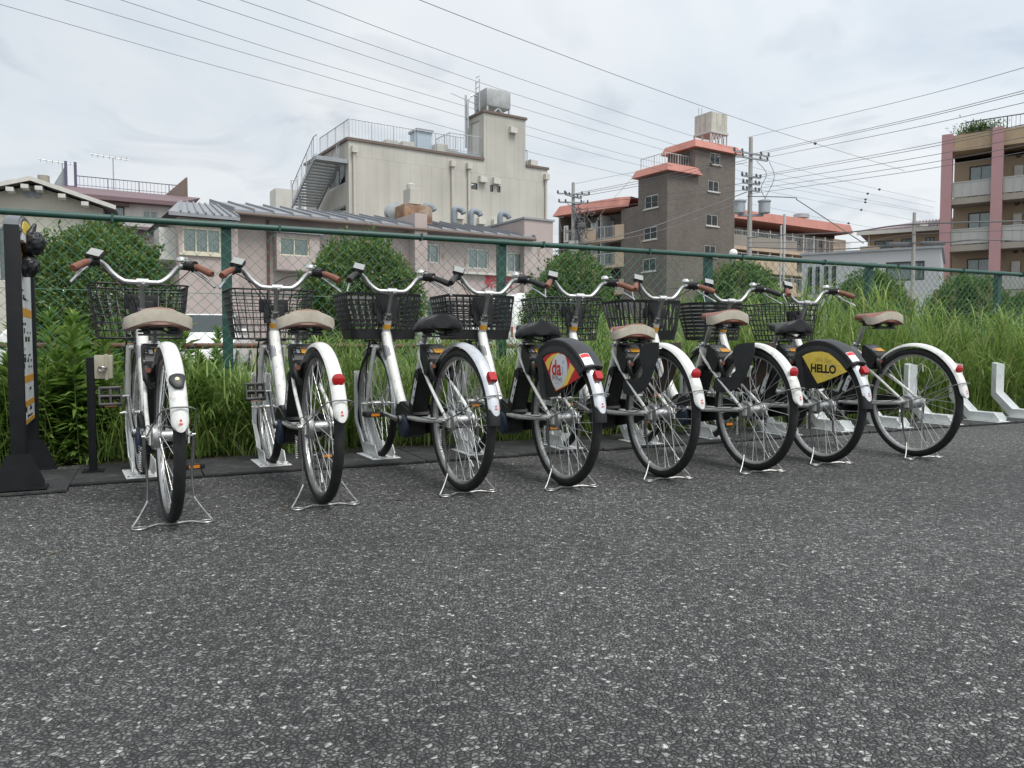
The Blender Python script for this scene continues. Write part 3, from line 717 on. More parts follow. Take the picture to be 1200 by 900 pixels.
# rear reflectors: sit on the fender at 30 degrees
def on_fender(deg, r=.366): t = R(deg); return Vector((-r * math.cos(t), 0, r * math.sin(t))), Vector((-math.cos(t), 0, math.sin(t))), Vector((-math.sin(t), 0, -math.cos(t)))
def f_reflect(kind):
    def f():
        p, n, d = on_fender(36 if kind != 'box' else 34, .3625); mb = MB()
        if kind == 'box':
            secs = []
            for k, w in ((0, .9), (.018, 1), (.028, .85)): secs.append([p + n * k + Vector((0, 1, 0)) * (y * w) - d * (z * w) for y, z in ((-.018, -.023), (.018, -.023), (.021, .0), (.018, .023), (-.018, .023), (-.021, 0))])
            mb.loft(secs)
        else:
            secs = []
            back = Vector((-1, 0, -.1)).normalized(); up = Vector((-.1, 0, 1))
            for k, w in ((0, .6), (.006, .92), (.013, .92), (.0155, .8)): secs.append([p + back * k + Vector((0, 1, 0)) * (.0275 * w * math.cos(a)) + up * (.0275 * w * math.sin(a)) for a in [2 * math.pi * j / 20 for j in range(20)]])
            mb.loft(secs)
        return mb
    return f
def f_refbase():
    p, n, d = on_fender(36, .361); back = Vector((-1, 0, -.1)).normalized(); up = Vector((-.1, 0, 1)); secs = []
    for k, w in ((0, .8), (.005, 1.08), (.009, 1.08)): secs.append([p + back * k + Vector((0, 1, 0)) * (.0275 * w * math.cos(a)) + up * (.0275 * w * math.sin(a)) for a in [2 * math.pi * j / 20 for j in range(20)]])
    return MB().loft(secs)
def f_brokenlamp():
    p, n, d = on_fender(37, .362); secs = []
    for k, w in ((0, 1), (.012, 1), (.014, .9)):
        secs.append([p + n * k + Vector((0, 1, 0)) * (.026 * w * math.cos(a) * (1 + .18 * math.sin(3 * a + .6))) - d * (.034 * w * math.sin(a) * (1 + .12 * math.cos(2 * a))) for a in [2 * math.pi * j / 24 for j in range(24)]])
    return MB().loft(secs)
def f_bulb():
    p, n, d = on_fender(37.5, .374); mb = MB(); mb.lathe([(.009, 0), (.007, .006), (.002, .008)], (0, 0, 0), 'x', 12); mb.v = [tuple(p + n * a + Vector((0, 1, 0)) * (b + .002) + d * c) for a, b, c in mb.v]; return mb
def f_logo():
    p, n, d = on_fender(12.5, .3638); mb = MB(); e = Vector((0, -1, 0))
    mb.add([p + n * .0004 - d * .010 + e * (.004 * math.cos(t * .6283)) + d * (.004 * math.sin(t * .6283)) for t in range(10)], [tuple(range(10))])
    t = textmb('dai', .011, p + n * .0005 + d * .002, e, -d, bold=.0004, thick=.0002); mb.add(t.v, t.f); return mb
# dress guards, outlines relative to the hub (x forward, z up)
SK = [(-.05, .362), (.02, .361), (.10, .348), (.17, .318), (.165, .27), (.142, .215), (.17, .178), (.24, .168), (.325, .16), (.335, .092), (.26, .082), (.19, .09), (.12, .118), (.065, .17), (.025, .235), (-.01, .30)]
def f_skirt(s):
    def f():
        mb = MB(); Q = [(a - (.07 if b < .34 else .03), 0, b) for a, b in SK]; P = cr(Q + [Q[0]], 3)[:-1]
        pts = [(q.x, q.z) for q in P]; y0, y1 = sorted((.064 * s, .0665 * s))
        return slab(pts, y0, y1, 0)
    return f
ARC = [(.372 * math.cos(R(a)), .372 * math.sin(R(a))) for a in range(40, 147, 6)]   # x forward positive
def f_cover(s):
    """moulded cover over the upper wheel half"""
    def f():
        pts = [(.372 * -math.cos(R(a)), .372 * math.sin(R(a))) for a in range(43, 120, 5)]     # rear to front
        pts = pts + [(.11, .085), (-.01, .104), (-.02, .104)]
        y0, y1 = sorted((.044 * s, .052 * s)); return slab(pts, y0, y1, .002)
    return f
def f_covertop():
    return MB().arc((0, 0), 42, 120, [(.368, -.050), (.376, -.046), (.384, -.02), (.384, .02), (.376, .046), (.368, .050), (.318, .0545), (.316, .0545), (.316, .044), (.36, .040), (.372, 0), (.36, -.040), (.316, -.044), (.316, -.0545)], 44)
def f_coverleg():
    return slab([(.125, .29), (.185, .30), (.135, .082), (.04, .080), (.075, .10)], .046, .058, .003)
# sign outline from the photograph, in (forward, up) metres about the hub
def sg(px, py): return (-(px - 447) / 1431. - .065, (1009 - py) / 2700.)
PIE = [(380, 665), (330, 560), (260, 400), (190, 245), (240, 205), (320, 172), (420, 165), (500, 190), (560, 250), (630, 340), (702, 462), (560, 560), (460, 622)]
def flat(pts, y):
    mb = MB(); q = [sg(*p) for p in pts]; return mb.add([(a, y, b) for a, b in q] , [tuple(range(len(q)))])
def f_pie():
    return slab([sg(*p) for p in PIE], .0525, .0555, 0)
def f_da_yel():
    a = flat([(228, 300), (262, 250), (330, 195), (400, 172), (420, 168), (440, 176), (370, 215), (310, 290), (275, 400), (262, 385)], .0559)
    b = flat([(590, 300), (640, 362), (585, 470), (545, 560), (470, 605), (385, 655), (378, 650), (470, 580), (525, 480), (560, 390)], .0559); a.add(b.v, b.f); return a
def f_da_white():
    a = flat([(372, 215), (420, 182), (470, 182), (515, 205), (540, 290), (545, 380), (530, 470), (490, 570), (430, 625), (388, 640), (350, 590), (318, 520), (304, 440), (312, 350), (336, 270)], .0561)
    b = flat([(576, 285), (585, 296), (556, 400), (520, 490), (500, 540), (535, 440), (560, 360)], .0561); a.add(b.v, b.f); return a
def onsign(px, py, y=.0566): a, b = sg(px, py); return (a, y, b)
E1, E2 = (-1, 0, 0), (0, 0, 1)
def f_da_txt():
    a = textmb('da', .108, onsign(392, 368), (-.93, 0, 0), (0, 0, .93), bold=.003, thick=0); return a
def f_da_i():
    mb = flat([(470, 335), (484, 335), (492, 430), (478, 452), (466, 440)], .0566); p = flat([(470, 285), (482, 262), (498, 262), (506, 282), (498, 304), (482, 306)], .0566); mb.add(p.v, p.f); return mb
def f_da_jp(): return textmb('ダイチャリ', .021, onsign(402, 505), (-.95, 0, -.12), (0, 0, 1.45), bold=.0006, thick=0)
def f_da_small():
    return flat([(362, 552), (430, 560), (430, 566), (362, 558)], .0566)
def f_cov_sticker():
    mb = MB(); secs = []
    for a in (43, 46, 49, 52, 54): secs.append([(-.385 * math.cos(R(a)), y, .385 * math.sin(R(a))) for y in (.002, .022)] + [(-.3775 * math.cos(R(a)), .046, .3775 * math.sin(R(a)))])
    return mb.loft(secs, closed=False)
def f_cov_stickred():
    mb = MB(); secs = []
    for a in (50, 52, 53.5): secs.append([(-.3856 * math.cos(R(a)), y, .3856 * math.sin(R(a))) for y in (.004, .022)] + [(-.3782 * math.cos(R(a)), .0445, .3782 * math.sin(R(a)))])
    return mb.loft(secs, closed=False)
def f_hello(): return textmb('HELLO', .063, (-.062, .0562, .212), (-1.08, 0, -.03), (0, 0, 1), bold=.0028, thick=0)
def f_hello2(): return textmb('We Say', .044, (-.062, .0562, .262), (-.98, 0, -.02), (-.25, 0, .9), thick=0)
def f_hello3():
    mb = MB()
    for q in ([(.10, .243), (.062, .249), (.058, .247), (.10, .2415)], [(-.062, .246), (-.135, .232), (-.135, .2305), (-.062, .2445)]): mb.add([(a - .065, .0562, b) for a, b in q], [tuple(range(len(q)))])
    return mb
def f_hellostreaks():  # paler slanting streaks laid over the yellow sign
    mb = MB()
    for q in ([(-.02, .248), (-.10, .236), (-.115, .224), (-.03, .232)], [(.0, .186), (-.075, .178), (-.09, .170), (-.02, .172)], [(-.09, .213), (-.14, .208), (-.15, .20), (-.10, .203)]): mb.add([(a - .065, .0560, b) for a, b in q], [tuple(range(len(q)))])
    return mb
m_yel2 = M('pale_yellow', (.82, .62, .22), .45, var=.15, scale=40)
m_brownpr = M('brown_script_print', (.50, .33, .06), .5)
m_standd = M('stand_leg_dull', (.12, .12, .115), .5, .7, var=.3, scale=30); m_stand = M('stand_wire', (.42, .42, .41), .4, .9, var=.35, scale=30); m_bulb = M('lamp_bulb', (.75, .70, .45), .3)
m_brown_in = M('guard_brown', (.085, .060, .05), .5, var=.25, scale=10)

def wheel(bike, name, x, big):
    w_ = part(name, 'rim', f_rim, m_alu, bike); w_.location = (x, 0, HZ); w_.rotation_euler = (0, random.uniform(0, 6), 0)
    part('tyre', 'tyre', f_tyre, m_tyre, w_, ang=50); part('spokes', 'spokes', f_spokes, m_spoke, w_); part('hub', ('hub', big), f_hub(big), m_alu, w_)
    return w_
def bicycle(label, px, py, yaw, saddle, basket, guard, refl, grip, fender, crank, pink=False, seat=0.):
    g = Vector(((px - 600) / FPX * py, py, 0))
    a = R(yaw); b = thing('bicycle', label, 'bicycle', (g.x, g.y, 0), math.pi / 2 + a, 'share bicycles parked in the rack row')
    b['front'] = [g.x - math.sin(a) * WB, g.y + math.cos(a) * WB]
    fr = part('frame', 'frame', f_frame, m_white, b); part('head_label', 'hlabel', f_hlabel, m_grpr, fr); part('head_sticker', 'tag', f_tag, m_org, fr)
    part('headset_cup', 'collar', f_collar, m_chrome, fr); part('fork_race', 'collar2', f_collar2, m_chrome, fr); part('seat_clamp', 'clamp', f_clamp, m_chrome, fr); sp = part('seat_post', 'post', f_post, m_alu, b); sp.location = (-.486 * seat, 0, seat)
    part('fork', 'fork', f_fork, m_white, b)
    h = part('handlebar', 'bar', f_bar, m_alu, b); part('stem', 'quill', f_quill, m_alu, h)
    gm = m_grip if grip == 'brown' else m_blk
    for s in (1, -1):
        part('grip', ('grip', s), f_grip(s), gm, h); part('brake_lever', ('lev', s), f_lever(s), m_chrome, h); part('lever_mount', ('lm', s), f_levermount(s), m_blk, h)
    part('control_pad', 'pad', f_pad, m_blk, h); part('pad_face', 'padtop', f_padtop, M('pad_face', (.30, .31, .30), .3, var=.1), h)
    part('bell', 'bell', f_bell, m_chrome, h); part('gear_shifter', 'shift', f_shift, m_blk, h); part('cables', 'cables', f_cables, m_blk, h)
    part('brake_cable', 'bcable', f_bcable, m_blk, b)
    if saddle == 'black':
        s_ = part('saddle', 'saddle', f_saddle, m_bsad, b)
    else:
        s_ = part('saddle', 'saddle', f_saddle, m_pinkt if pink else m_tan, b); part('saddle_band', 'band', f_band, m_beige, s_); part('rivets', 'rivets', f_rivets, m_chrome, s_)
    part('springs', 'springs', f_springs, m_blk, s_); s_.location = (-.486 * seat, 0, seat)
    k_ = part('basket', ('basket', basket), f_basket(basket), m_blk, b, ang=60); part('bracket', 'bracket', f_bracket, m_blk2, k_); part('front_lamp', 'lamp', f_lamp, m_blk, k_)
    wheel(b, 'front_wheel', WB, False); wheel(b, 'rear_wheel', 0, True)
    fm = m_fendw if fender == 'white' else m_fends
    rf = part('rear_fender', 'rfend', f_rfend, fm, b); rf.location = (0, 0, HZ); (part('mud_flap', 'tail', f_tail, m_blk, rf) if fender == 'silver' else None); part('fender_stay', 'rstay', f_rstay, M('dull_wire', (.25, .25, .24), .5, .6), rf)
    if guard not in ('da', 'hello') or True: part('fender_logo', 'logo', f_logo, m_redp, rf)
    if refl == 'round': part('reflector', 'refr', f_reflect('round'), m_red, rf)
    elif refl == 'cup': part('reflector', 'refr', f_reflect('round'), m_red, rf); part('reflector_cup', 'refbase', f_refbase, m_wpr, rf)
    elif refl == 'box': part('reflector', 'refb', f_reflect('box'), m_red, rf)
    else: part('tail_lamp', 'broken', f_brokenlamp, m_blk, rf, label='black tail lamp base with its lens missing'); part('lamp_bulb', 'bulb', f_bulb, m_bulb, rf)
    ff = part('front_fender', 'ffend', f_ffend, m_fends, b); ff.location = (WB, 0, HZ); part('fender_stay', 'fstay', f_fstay, m_spoke, ff)
    ks = part('kickstand', 'stand', f_stand, m_stand, b); [part('stand_leg', ('sleg', s), f_standleg(s), m_standd, ks) for s in (1, -1)]; part('stand_spring', 'spring', f_spring, m_chrome, b)
    mo = part('motor', 'motor', f_motor, m_blk, b); part('motor_cover', 'disc', f_disc, m_navy, mo); part('chain_case', 'chain', f_chain, m_blk, b)
    for s in (1, -1):
        c = part('crank_arm', ('crank', s), f_crank(s), m_alu, b); c.location = (.61, 0, .29); an = R(crank) if s == 1 else R(crank + 180)
        c.rotation_euler = (0, -an, 0)
        p_ = part('pedal', ('pedal', s), f_pedal(s), m_blk, c); p_.location = (.165, 0, 0); p_.rotation_euler = (0, an - R(70 if (s == 1 and crank > 60) else 0), 0)
        q_ = part('pedal_reflector', ('pedref', s), f_pedref(s), m_amber, c); q_.location = p_.location; q_.rotation_euler = p_.rotation_euler
    bt = part('battery', ('bat', guard == 'skirt'), f_battery(guard == 'skirt'), m_blk, b); part('battery_label', 'batl', f_batlabel, m_wpr, bt); part('battery_lettering', 'batt', f_battext, m_grpr, bt); part('label_emblem', 'batd', f_batdot, m_org, bt)
    lk = part('wheel_lock', 'lock', f_lock, m_blk, b); lk.location = (-.085, 0, -.036); part('lock_sticker', 'stick', f_sticker, m_org, lk); part('lock_print', 'lockp', f_lockprint, m_grpr, lk, False, kind='stuff'); part('lock_key', 'key', f_lockkey, m_grip, lk)
    if guard == 'skirt':
        for s in (1, -1):
            q = part('dress_guard', ('skirt', s), f_skirt(s), m_gray if s == 1 else m_brown_in, b); q.location = (0, 0, HZ)
    elif guard in ('da', 'hello'):
        q = part('wheel_cover', 'covtop', f_covertop, m_gray, b); q.location = (0, 0, HZ)
        for s in (1, -1): part('cover_side', ('cover', s), f_cover(s), m_blk2, q)
        part('cover_leg', 'covleg', f_coverleg, m_gray, q)
        part('cover_sticker', 'covst', f_cov_sticker, m_wpr, q); part('sticker_print', 'covsr', f_cov_stickred, m_redp, q)
        if guard == 'da':
            part('advert_sign', 'pie', f_pie, m_redp, q, False, label='red, yellow and white wedge sign reading da')
            part('yellow_bands', 'day', f_da_yel, m_yel, q, False); part('white_field', 'daw', f_da_white, m_wpr, q, False); part('lettering', 'dat', f_da_txt, m_redp, q, False)
            part('pale_letter', 'dai', f_da_i, m_blpr, q, False); part('lettering', 'daj', f_da_jp, m_bpr, q, False); part('small_print', 'das', f_da_small, m_grpr, q, False)
        else:
            part('advert_sign', 'pie', f_pie, m_yel, q, False, label='yellow wedge sign reading HELLO')
            part('pale_streaks', 'helg', f_hellostreaks, m_yel2, q, False); part('lettering', 'hel', f_hello, m_bpr, q, False); part('script_lettering', 'hel2', f_hello2, m_brownpr, q, False); part('script_flourish', 'hel3', f_hello3, m_brownpr, q, False)
    return b
BIKES = [
    ('white share bicycle nearest the black sign stand, faded saddle, broken tail lamp', 196, 2.94, 30.5, 'beige', 'wire', None, 'broken', 'brown', 'white', 84, True, 0),
    ('white share bicycle with beige-backed saddle and big round red reflector, second from left', 374.5, 3.28, 27.6, 'beige', 'wire', None, 'round', 'brown', 'white', 84, True, .008),
    ('white share bicycle with black saddle, black plastic basket and no wheel cover', 540, 3.56, 28.9, 'black', 'grid', None, 'box', 'black', 'silver', 6),
    ('white share bicycle with red and yellow da sign on its rear wheel', 661, 3.7, 25.1, 'black', 'grid', 'da', 'box', 'black', 'silver', 20, False, -.03),
    ('white share bicycle with black dress guard just right of the da sign', 774.5, 3.94, 22, 'beige', 'wire', 'skirt', 'round', 'brown', 'white', 15, False, -.035),
    ('white share bicycle with black dress guard just left of the HELLO sign', 884, 4.16, 21.5, 'beige', 'vert', 'skirt', 'cup', 'brown', 'white', 30, False, .05),
    ('white share bicycle with yellow HELLO sign on its rear wheel', 965, 4.45, 18.8, 'black', 'round', 'hello', 'box', 'black', 'silver', 10),
    ('white share bicycle at the right end beside the empty racks', 1071.5, 4.68, 21.8, 'beige', 'wire', None, 'round', 'brown', 'white', 200, False, .065),
]
bikes = [bicycle(*b) for b in BIKES]

# ------------------------------------------------------------------ wheel racks (U-channel with a bent upright)
def f_rack():
    mb = MB(); th = .004; hw = .038
    P = [(-.17, .006), (.12, .006), (.30, .19), (.30, .50)]                     # floor line of the channel (forward, up)
    Wt = [(-.17, .030), (-.13, .078), (.088, .078), (.243, .225), (.243, .49)]    # free edge of the side walls
    floor_l, wall_l = P, Wt
    # base plate
    mb.box(-.18, .13, -.085, .085, 0, th)
    # channel floor as three bent plates
    for (a, b) in zip(P[:-1], P[1:]):
        mb.add([(a[0], -hw, a[1]), (a[0], hw, a[1]), (b[0], hw, b[1]), (b[0], -hw, b[1])] + [(a[0] - .003, -hw, a[1] + .004), (a[0] - .003, hw, a[1] + .004), (b[0] - .004, hw, b[1] + .003), (b[0] - .004, -hw, b[1] + .003)],
               [(0, 1, 2, 3), (7, 6, 5, 4), (0, 4, 5, 1), (2, 6, 7, 3), (1, 5, 6, 2), (0, 3, 7, 4)])
    for s in (-1, 1):
        y0, y1 = sorted((hw * s, (hw + th) * s)); poly = P + Wt[::-1]
        # walls flare slightly outwards towards the free edge
        n = len(poly); fl = [0] * 4 + [.014] * 5
        mb.add([(u, y0 + s * k, v) for (u, v), k in zip(poly, fl)] + [(u, y1 + s * k, v) for (u, v), k in zip(poly, fl)],
               [(0, 1, 6, 7, 8), (1, 2, 5, 6), (2, 3, 4, 5)] + [tuple(i + n for i in f)[::-1] for f in [(0, 1, 6, 7, 8), (1, 2, 5, 6), (2, 3, 4, 5)]] + [(i, (i + 1) % n, n + (i + 1) % n, n + i) for i in range(n)])
    return mb
def f_bolts():
    mb = MB()
    for x in (-.15, .10):
        for y in (-.072, .072): mb.lathe([(.007, .004), (.007, .010), (.003, .011)], (x, y, 0), 'z', 6)
    return mb
def rack(x, y, rz, label):
    r_ = thing('wheel_rack', label, 'bike rack', (x, y, .019), rz, 'white steel wheel racks on the mats')
    part('rack_channel', 'rack', f_rack, m_rack, r_, ang=30); part('rack_bolts', 'rbolt', f_bolts, m_alu, r_)
    return r_
names = ['the bicycle by the black sign stand', 'the second bicycle from the left', 'the black-saddled bicycle without wheel cover', 'the bicycle with the da sign', 'the bicycle right of the da sign', 'the bicycle left of the HELLO sign', 'the bicycle with the HELLO sign', 'the bicycle at the right end']
for b, nme, cfg in zip(bikes, names, BIKES):
    f = b['front']; rack(f[0], f[1], math.pi / 2 + R(cfg[3]), 'white steel wheel rack holding the front wheel of ' + nme); del b['front']
for i, s in enumerate((4.84, 5.45, 6.05, 6.64, 7.22)):
    p = st(s, 4.41 - .012 * i); rack(p.x, p.y, math.pi / 2 + ROW, ['first', 'second', 'third', 'fourth', 'fifth'][i] + ' empty white wheel rack right of the last bicycle')
# ------------------------------------------------------------------ station sign stand and lock post at the left
sg_ = thing('sign_stand', 'black two-post station sign stand seen edge-on at the left', 'sign', ((19 - 600) / FPX * 3.5, 3.5, 0), math.pi / 2 + R(27))
for x, lab in ((0, None), (.62, None)):
    mb = MB(); mb.box(x - .024, x + .024, -.030, .030, .02, 1.225, ch=.003); link('sign_post', mb.mesh('sign_post', m_sign), sg_)
    mb = MB(); mb.prism([(-.10, .024), (.10, .024), (.10, .06), (.052, .175), (.042, .185), (-.042, .185), (-.052, .175), (-.10, .06)], x - .030, x - .024, 'yz'); mb.prism([(-.10, .024), (.10, .024), (.10, .032), (-.10, .032)], x - .10, x - .024, 'yz') if False else None
    link('foot_plate', mb.mesh('foot_plate', m_sign), sg_)
    mb = MB(); mb.box(x - .06, x + .06, -.11, .11, .024, .030); link('base_plate', mb.mesh('base_plate', m_sign), sg_)
pn = link('sign_panel', MB().box(.026, .594, -.012, .012, .29, 1.19).mesh('sign_panel', m_sign), sg_)
link('printed_sheet', MB().box(.030, .590, -.0145, -.0122, .30, 1.18).mesh('printed_sheet', m_wpr), pn)
for z0, z1 in ((1.10, 1.165), (.82, .862), (.50, .535), (.385, .412), (.302, .322)):
    link('orange_band', MB().box(.030, .590, -.0152, -.0146, z0, z1).mesh('orange_band', m_org), pn)
mb = MB(); random.seed(5)
for i in range(46):
    z = random.choice([.33, .36, .43, .46, .57, .6, .63, .66, .7, .74, .78, .90, .94, .97, 1.0, 1.04]); x = random.uniform(.05, .48); mb.box(x, x + random.uniform(.02, .09), -.0158, -.0153, z, z + random.choice([.008, .012, .024]))
link('small_print', mb.mesh('small_print', m_bpr, False), pn, kind='stuff')
hd = MB(); pr_ = [(-.02, 1.19), (.64, 1.19)] + [(.31 + .33 * math.cos(R(a)), 1.215 + .085 * math.sin(R(a))) for a in range(0, 181, 12)]
hd = slab(pr_, -.035, .035, .008); hd_ = link('sign_header', hd.mesh('sign_header', M('header_grey', (.10, .11, .12), .35, var=.1)), sg_)
link('header_print', slab([(.05, 1.205), (.57, 1.205)] + [(.31 + .27 * math.cos(R(a)), 1.215 + .062 * math.sin(R(a))) for a in range(0, 181, 15)], -.0375, -.0355, 0).mesh('header_print', m_yel), hd_)
link('header_strip', MB().box(.04, .58, -.0372, -.012, 1.165, 1.20).mesh('header_strip', m_wpr), sg_)
# crumpled black bag
def crumple(r, seed, stretch):
    bm = bmesh.new(); bmesh.ops.create_icosphere(bm, subdivisions=4, radius=1); from mathutils import noise
    for v in bm.verts:
        p = v.co.copy(); k = 1 + .30 * noise.noise(p * 2.1 + Vector((seed, 0, 0))) + .22 * abs(noise.noise(p * 5.3 + Vector((0, seed, 0)))) + .10 * noise.noise(p * 11)
        v.co = Vector((p.x * stretch[0], p.y * stretch[1], p.z * stretch[2])) * (r * k)
    mb = MB(); mb.bm(bm); return mb
mb = crumple(.055, 3.3, (1, .85, 1.0)); mb.v = [(a + .02, b + .003, c + .062) for a, b, c in mb.v]; m2 = crumple(.050, 7.1, (1, .8, 1.0)); m2.v = [(a, b - .006, c - .044) for a, b, c in m2.v]; mb.add(m2.v, m2.f)
m3 = MB().tube([(.02, .0, .11), (.03, .02, .16)], [.02, .008], 8); mb.add(m3.v, m3.f)
m_bag = M('black_bag', (.012, .013, .016), .38, var=.3, scale=30, bump=.3, bscale=120)
p_ = at(32, 301, 3.72); o = link('black_bag', mb.mesh('black_bag', m_bag, True, 60)); o.location = p_; tag(o, 'crumpled black plastic bag tied to the sign stand', 'bag')

lp = thing('lock_post', 'thin black post with an ivory box beside the first bicycle', 'post', ((106 - 600) / FPX * 4.02, 4.02, .018), R(22))
link('post_tube', MB().box(-.018, .018, -.018, .018, 0, .60, ch=.003).mesh('post_tube', m_sign), lp)
link('base_plate', MB().box(-.05, .05, -.05, .05, 0, .006).mesh('base_plate', m_sign), lp)
bx_ = link('ivory_box', MB().box(.019, .105, -.025, .025, .488, .612, ch=.006).mesh('ivory_box', m_box), lp)
mb = MB(); mb.box(.07, .085, -.033, -.024, .482, .618, ch=.003); link('box_hinge', mb.mesh('box_hinge', m_box), bx_)
mb = MB(); mb.tube(cr([(.040, -.03, .545), (.055, -.045, .55), (.075, -.042, .545), (.07, -.04, .53), (.05, -.04, .528), (.04, -.03, .545)], 4), .006, 6); link('box_latch', mb.mesh('box_latch', m_alu), bx_)

# ------------------------------------------------------------------ vegetation
def leafmat(name, dark, mid, light, straw=None, trans=.35, rough=.5):
    m = bpy.data.materials.new(name); m.use_nodes = True; t = m.node_tree; b = t.nodes['Principled BSDF']
    g = N(t, 'ShaderNodeNewGeometry'); r = N(t, 'ShaderNodeValToRGB'); L(t, g.outputs['Random Per Island'], r.inputs[0]); e = r.color_ramp.elements
    e[0].position = 0; e[0].color = (*dark, 1); e[1].position = 1; e[1].color = (*(straw or light), 1)
    q = e.new(.45); q.color = (*mid, 1); q = e.new(.93); q.color = (*light, 1)
    L(t, r.outputs[0], b.inputs['Base Color']); b.inputs['Roughness'].default_value = rough; b.inputs['Specular IOR Level'].default_value = .35
    tr = N(t, 'ShaderNodeBsdfTranslucent'); L(t, r.outputs[0], tr.inputs[0]); x = N(t, 'ShaderNodeMixShader'); x.inputs[0].default_value = trans
    o = [n for n in t.nodes if n.type == 'OUTPUT_MATERIAL'][0]; L(t, b.outputs[0], x.inputs[1]); L(t, tr.outputs[0], x.inputs[2]); L(t, x.outputs[0], o.inputs[0]); return m
m_grass = leafmat('grass_blade', (.085, .165, .028), (.19, .30, .065), (.34, .44, .14), (.52, .47, .26), .42)
m_weed = leafmat('weed_leaf', (.085, .175, .028), (.17, .29, .055), (.29, .42, .11), None, .42)
m_low = leafmat('low_leaf', (.04, .09, .015), (.08, .16, .025), (.13, .22, .05), (.26, .20, .09))
m_shrub = leafmat('shrub_leaf', (.055, .11, .028), (.105, .185, .046), (.18, .26, .07), (.27, .22, .10), .4)
m_plume = leafmat('grass_plume', (.16, .10, .05), (.26, .17, .09), (.33, .26, .15), None, .3)
m_stem = M('weed_stem', (.12, .16, .05), .6, var=.3)
m_bark = M('shrub_bark', (.10, .075, .05), .85, var=.4, scale=20, bump=.5, bscale=90)
def blades(P, h, az, ph0, ph1, wd, seg=6, twist=None):
    n = len(P); rows = []; p = P.copy(); step = h / seg; side = np.stack([-np.sin(az), np.cos(az), 0 * az], 1)
    for k in range(seg + 1):
        t = k / seg; ph = ph0 + ph1 * t ** 1.35
        w_ = wd * (1 - t ** 2.2) * min(1, .55 + t * 2) * .5 + .0002
        rows.append(p - side * w_[:, None]); rows.append(p + side * w_[:, None])
        p = p + np.stack([np.sin(ph) * np.cos(az), np.sin(ph) * np.sin(az), np.cos(ph)], 1) * step[:, None]
    V = np.stack(rows, 1).reshape(-1, 3); m = 2 * (seg + 1); base = (np.arange(n) * m)[:, None]
    F = np.concatenate([base + np.array([[2 * k, 2 * k + 1, 2 * k + 3, 2 * k + 2]]) for k in range(seg)], 0)
    return V, F
ux, nx_ = np.array(UX), np.array(NX)
def grass_patch(n, s0, s1, t0, t1, hf, wd, lean, clump=.0):
    s = rng.uniform(s0, s1, n); t = rng.uniform(t0, t1, n)
    if clump:
        nc = max(4, int(n / clump)); cs = rng.uniform(s0, s1, nc); ct = rng.uniform(t0, t1, nc); i = rng.integers(0, nc, n); s = cs[i] + rng.normal(0, .05, n); t = np.clip(ct[i] + rng.normal(0, .05, n), t0 - .04, t1 + .04)
    P = s[:, None] * ux + t[:, None] * nx_; h = hf(s) * rng.uniform(.55, 1.08, n); az = rng.uniform(0, 2 * np.pi, n)
    return blades(P, h, az, np.abs(rng.normal(.14, .2, n)), (.15 + .85 * rng.random(n) ** 1.3) * lean, rng.uniform(*wd, n))
def merge(parts):
    V, F, o = [], [], 0
    for v, f in parts: V.append(v); F.append(f + o); o += len(v)
    return np.concatenate(V), np.concatenate(F)
hf1 = lambda s: np.interp(s, [-1, 0, .5, 1.2, 2.0, 3.0, 4.0, 5.0, 5.8, 6.6, 7.6, 10], [.40, .45, .66, .78, .80, .86, .95, 1.12, 1.32, 1.25, 1.05, .95])
hf2 = lambda s: hf1(s) * 1.04
def side_leaves(n, s0, s1, t0, t1, hf):
    """long drooping leaves that leave the stems at every height"""
    nc = n // 16; cs = rng.uniform(s0, s1, nc); ct = rng.uniform(t0, t1, nc); i = rng.integers(0, nc, n); s = cs[i] + rng.normal(0, .06, n); t = np.clip(ct[i] + rng.normal(0, .06, n), t0 - .06, t1 + .06)
    h = hf(s) * (.65 + .35 * ((np.sin(cs * 7.3) + 1) / 2)[i]); z = h * rng.random(n) ** .7 * .88; P = s[:, None] * ux + t[:, None] * nx_; P[:, 2] = z
    return blades(P, rng.uniform(.22, .50, n) * np.clip(h, .5, 1.2), rng.uniform(0, 6.28, n), rng.uniform(.15, .7, n), rng.uniform(.9, 2.4, n), rng.uniform(.006, .014, n))
v, f = merge([grass_patch(3200, .05, 10.5, 5.0, 5.36, hf1, (.005, .011), 2.6, 26), grass_patch(3600, -.1, 10.5, 5.0, 5.38, lambda s: hf1(s) * .62, (.005, .011), 2.6, 14), side_leaves(9000, .0, 10.5, 5.02, 5.36, hf1),
              grass_patch(4200, -.1, 13, 5.46, 7.6, hf2, (.006, .013), 2.5, 26), grass_patch(2500, -3, 20, 7.6, 10.4, lambda s: hf2(s) * .8, (.008, .016), 1.8, 16), side_leaves(10000, -.1, 13, 5.46, 7.4, hf2),
              grass_patch(2600, -1.6, .4, 5.03, 6.8, lambda s: 0 * s + .55, (.005, .010), 2.0, 9), side_leaves(1800, -1.6, .4, 5.1, 6.6, lambda s: 0 * s + .6),
              grass_patch(1500, .1, 10, 5.0, 5.34, lambda s: hf1(s) * 1.06, (.011, .020), 3.0, 7), grass_patch(1300, .1, 12, 5.46, 7.0, lambda s: hf1(s) * 1.1, (.012, .022), 3.0, 7)])
link('tall_grass', npmesh('tall_grass', v, f, m_grass), kind='stuff', label='tall arching green grass growing along the fence', category='grass')
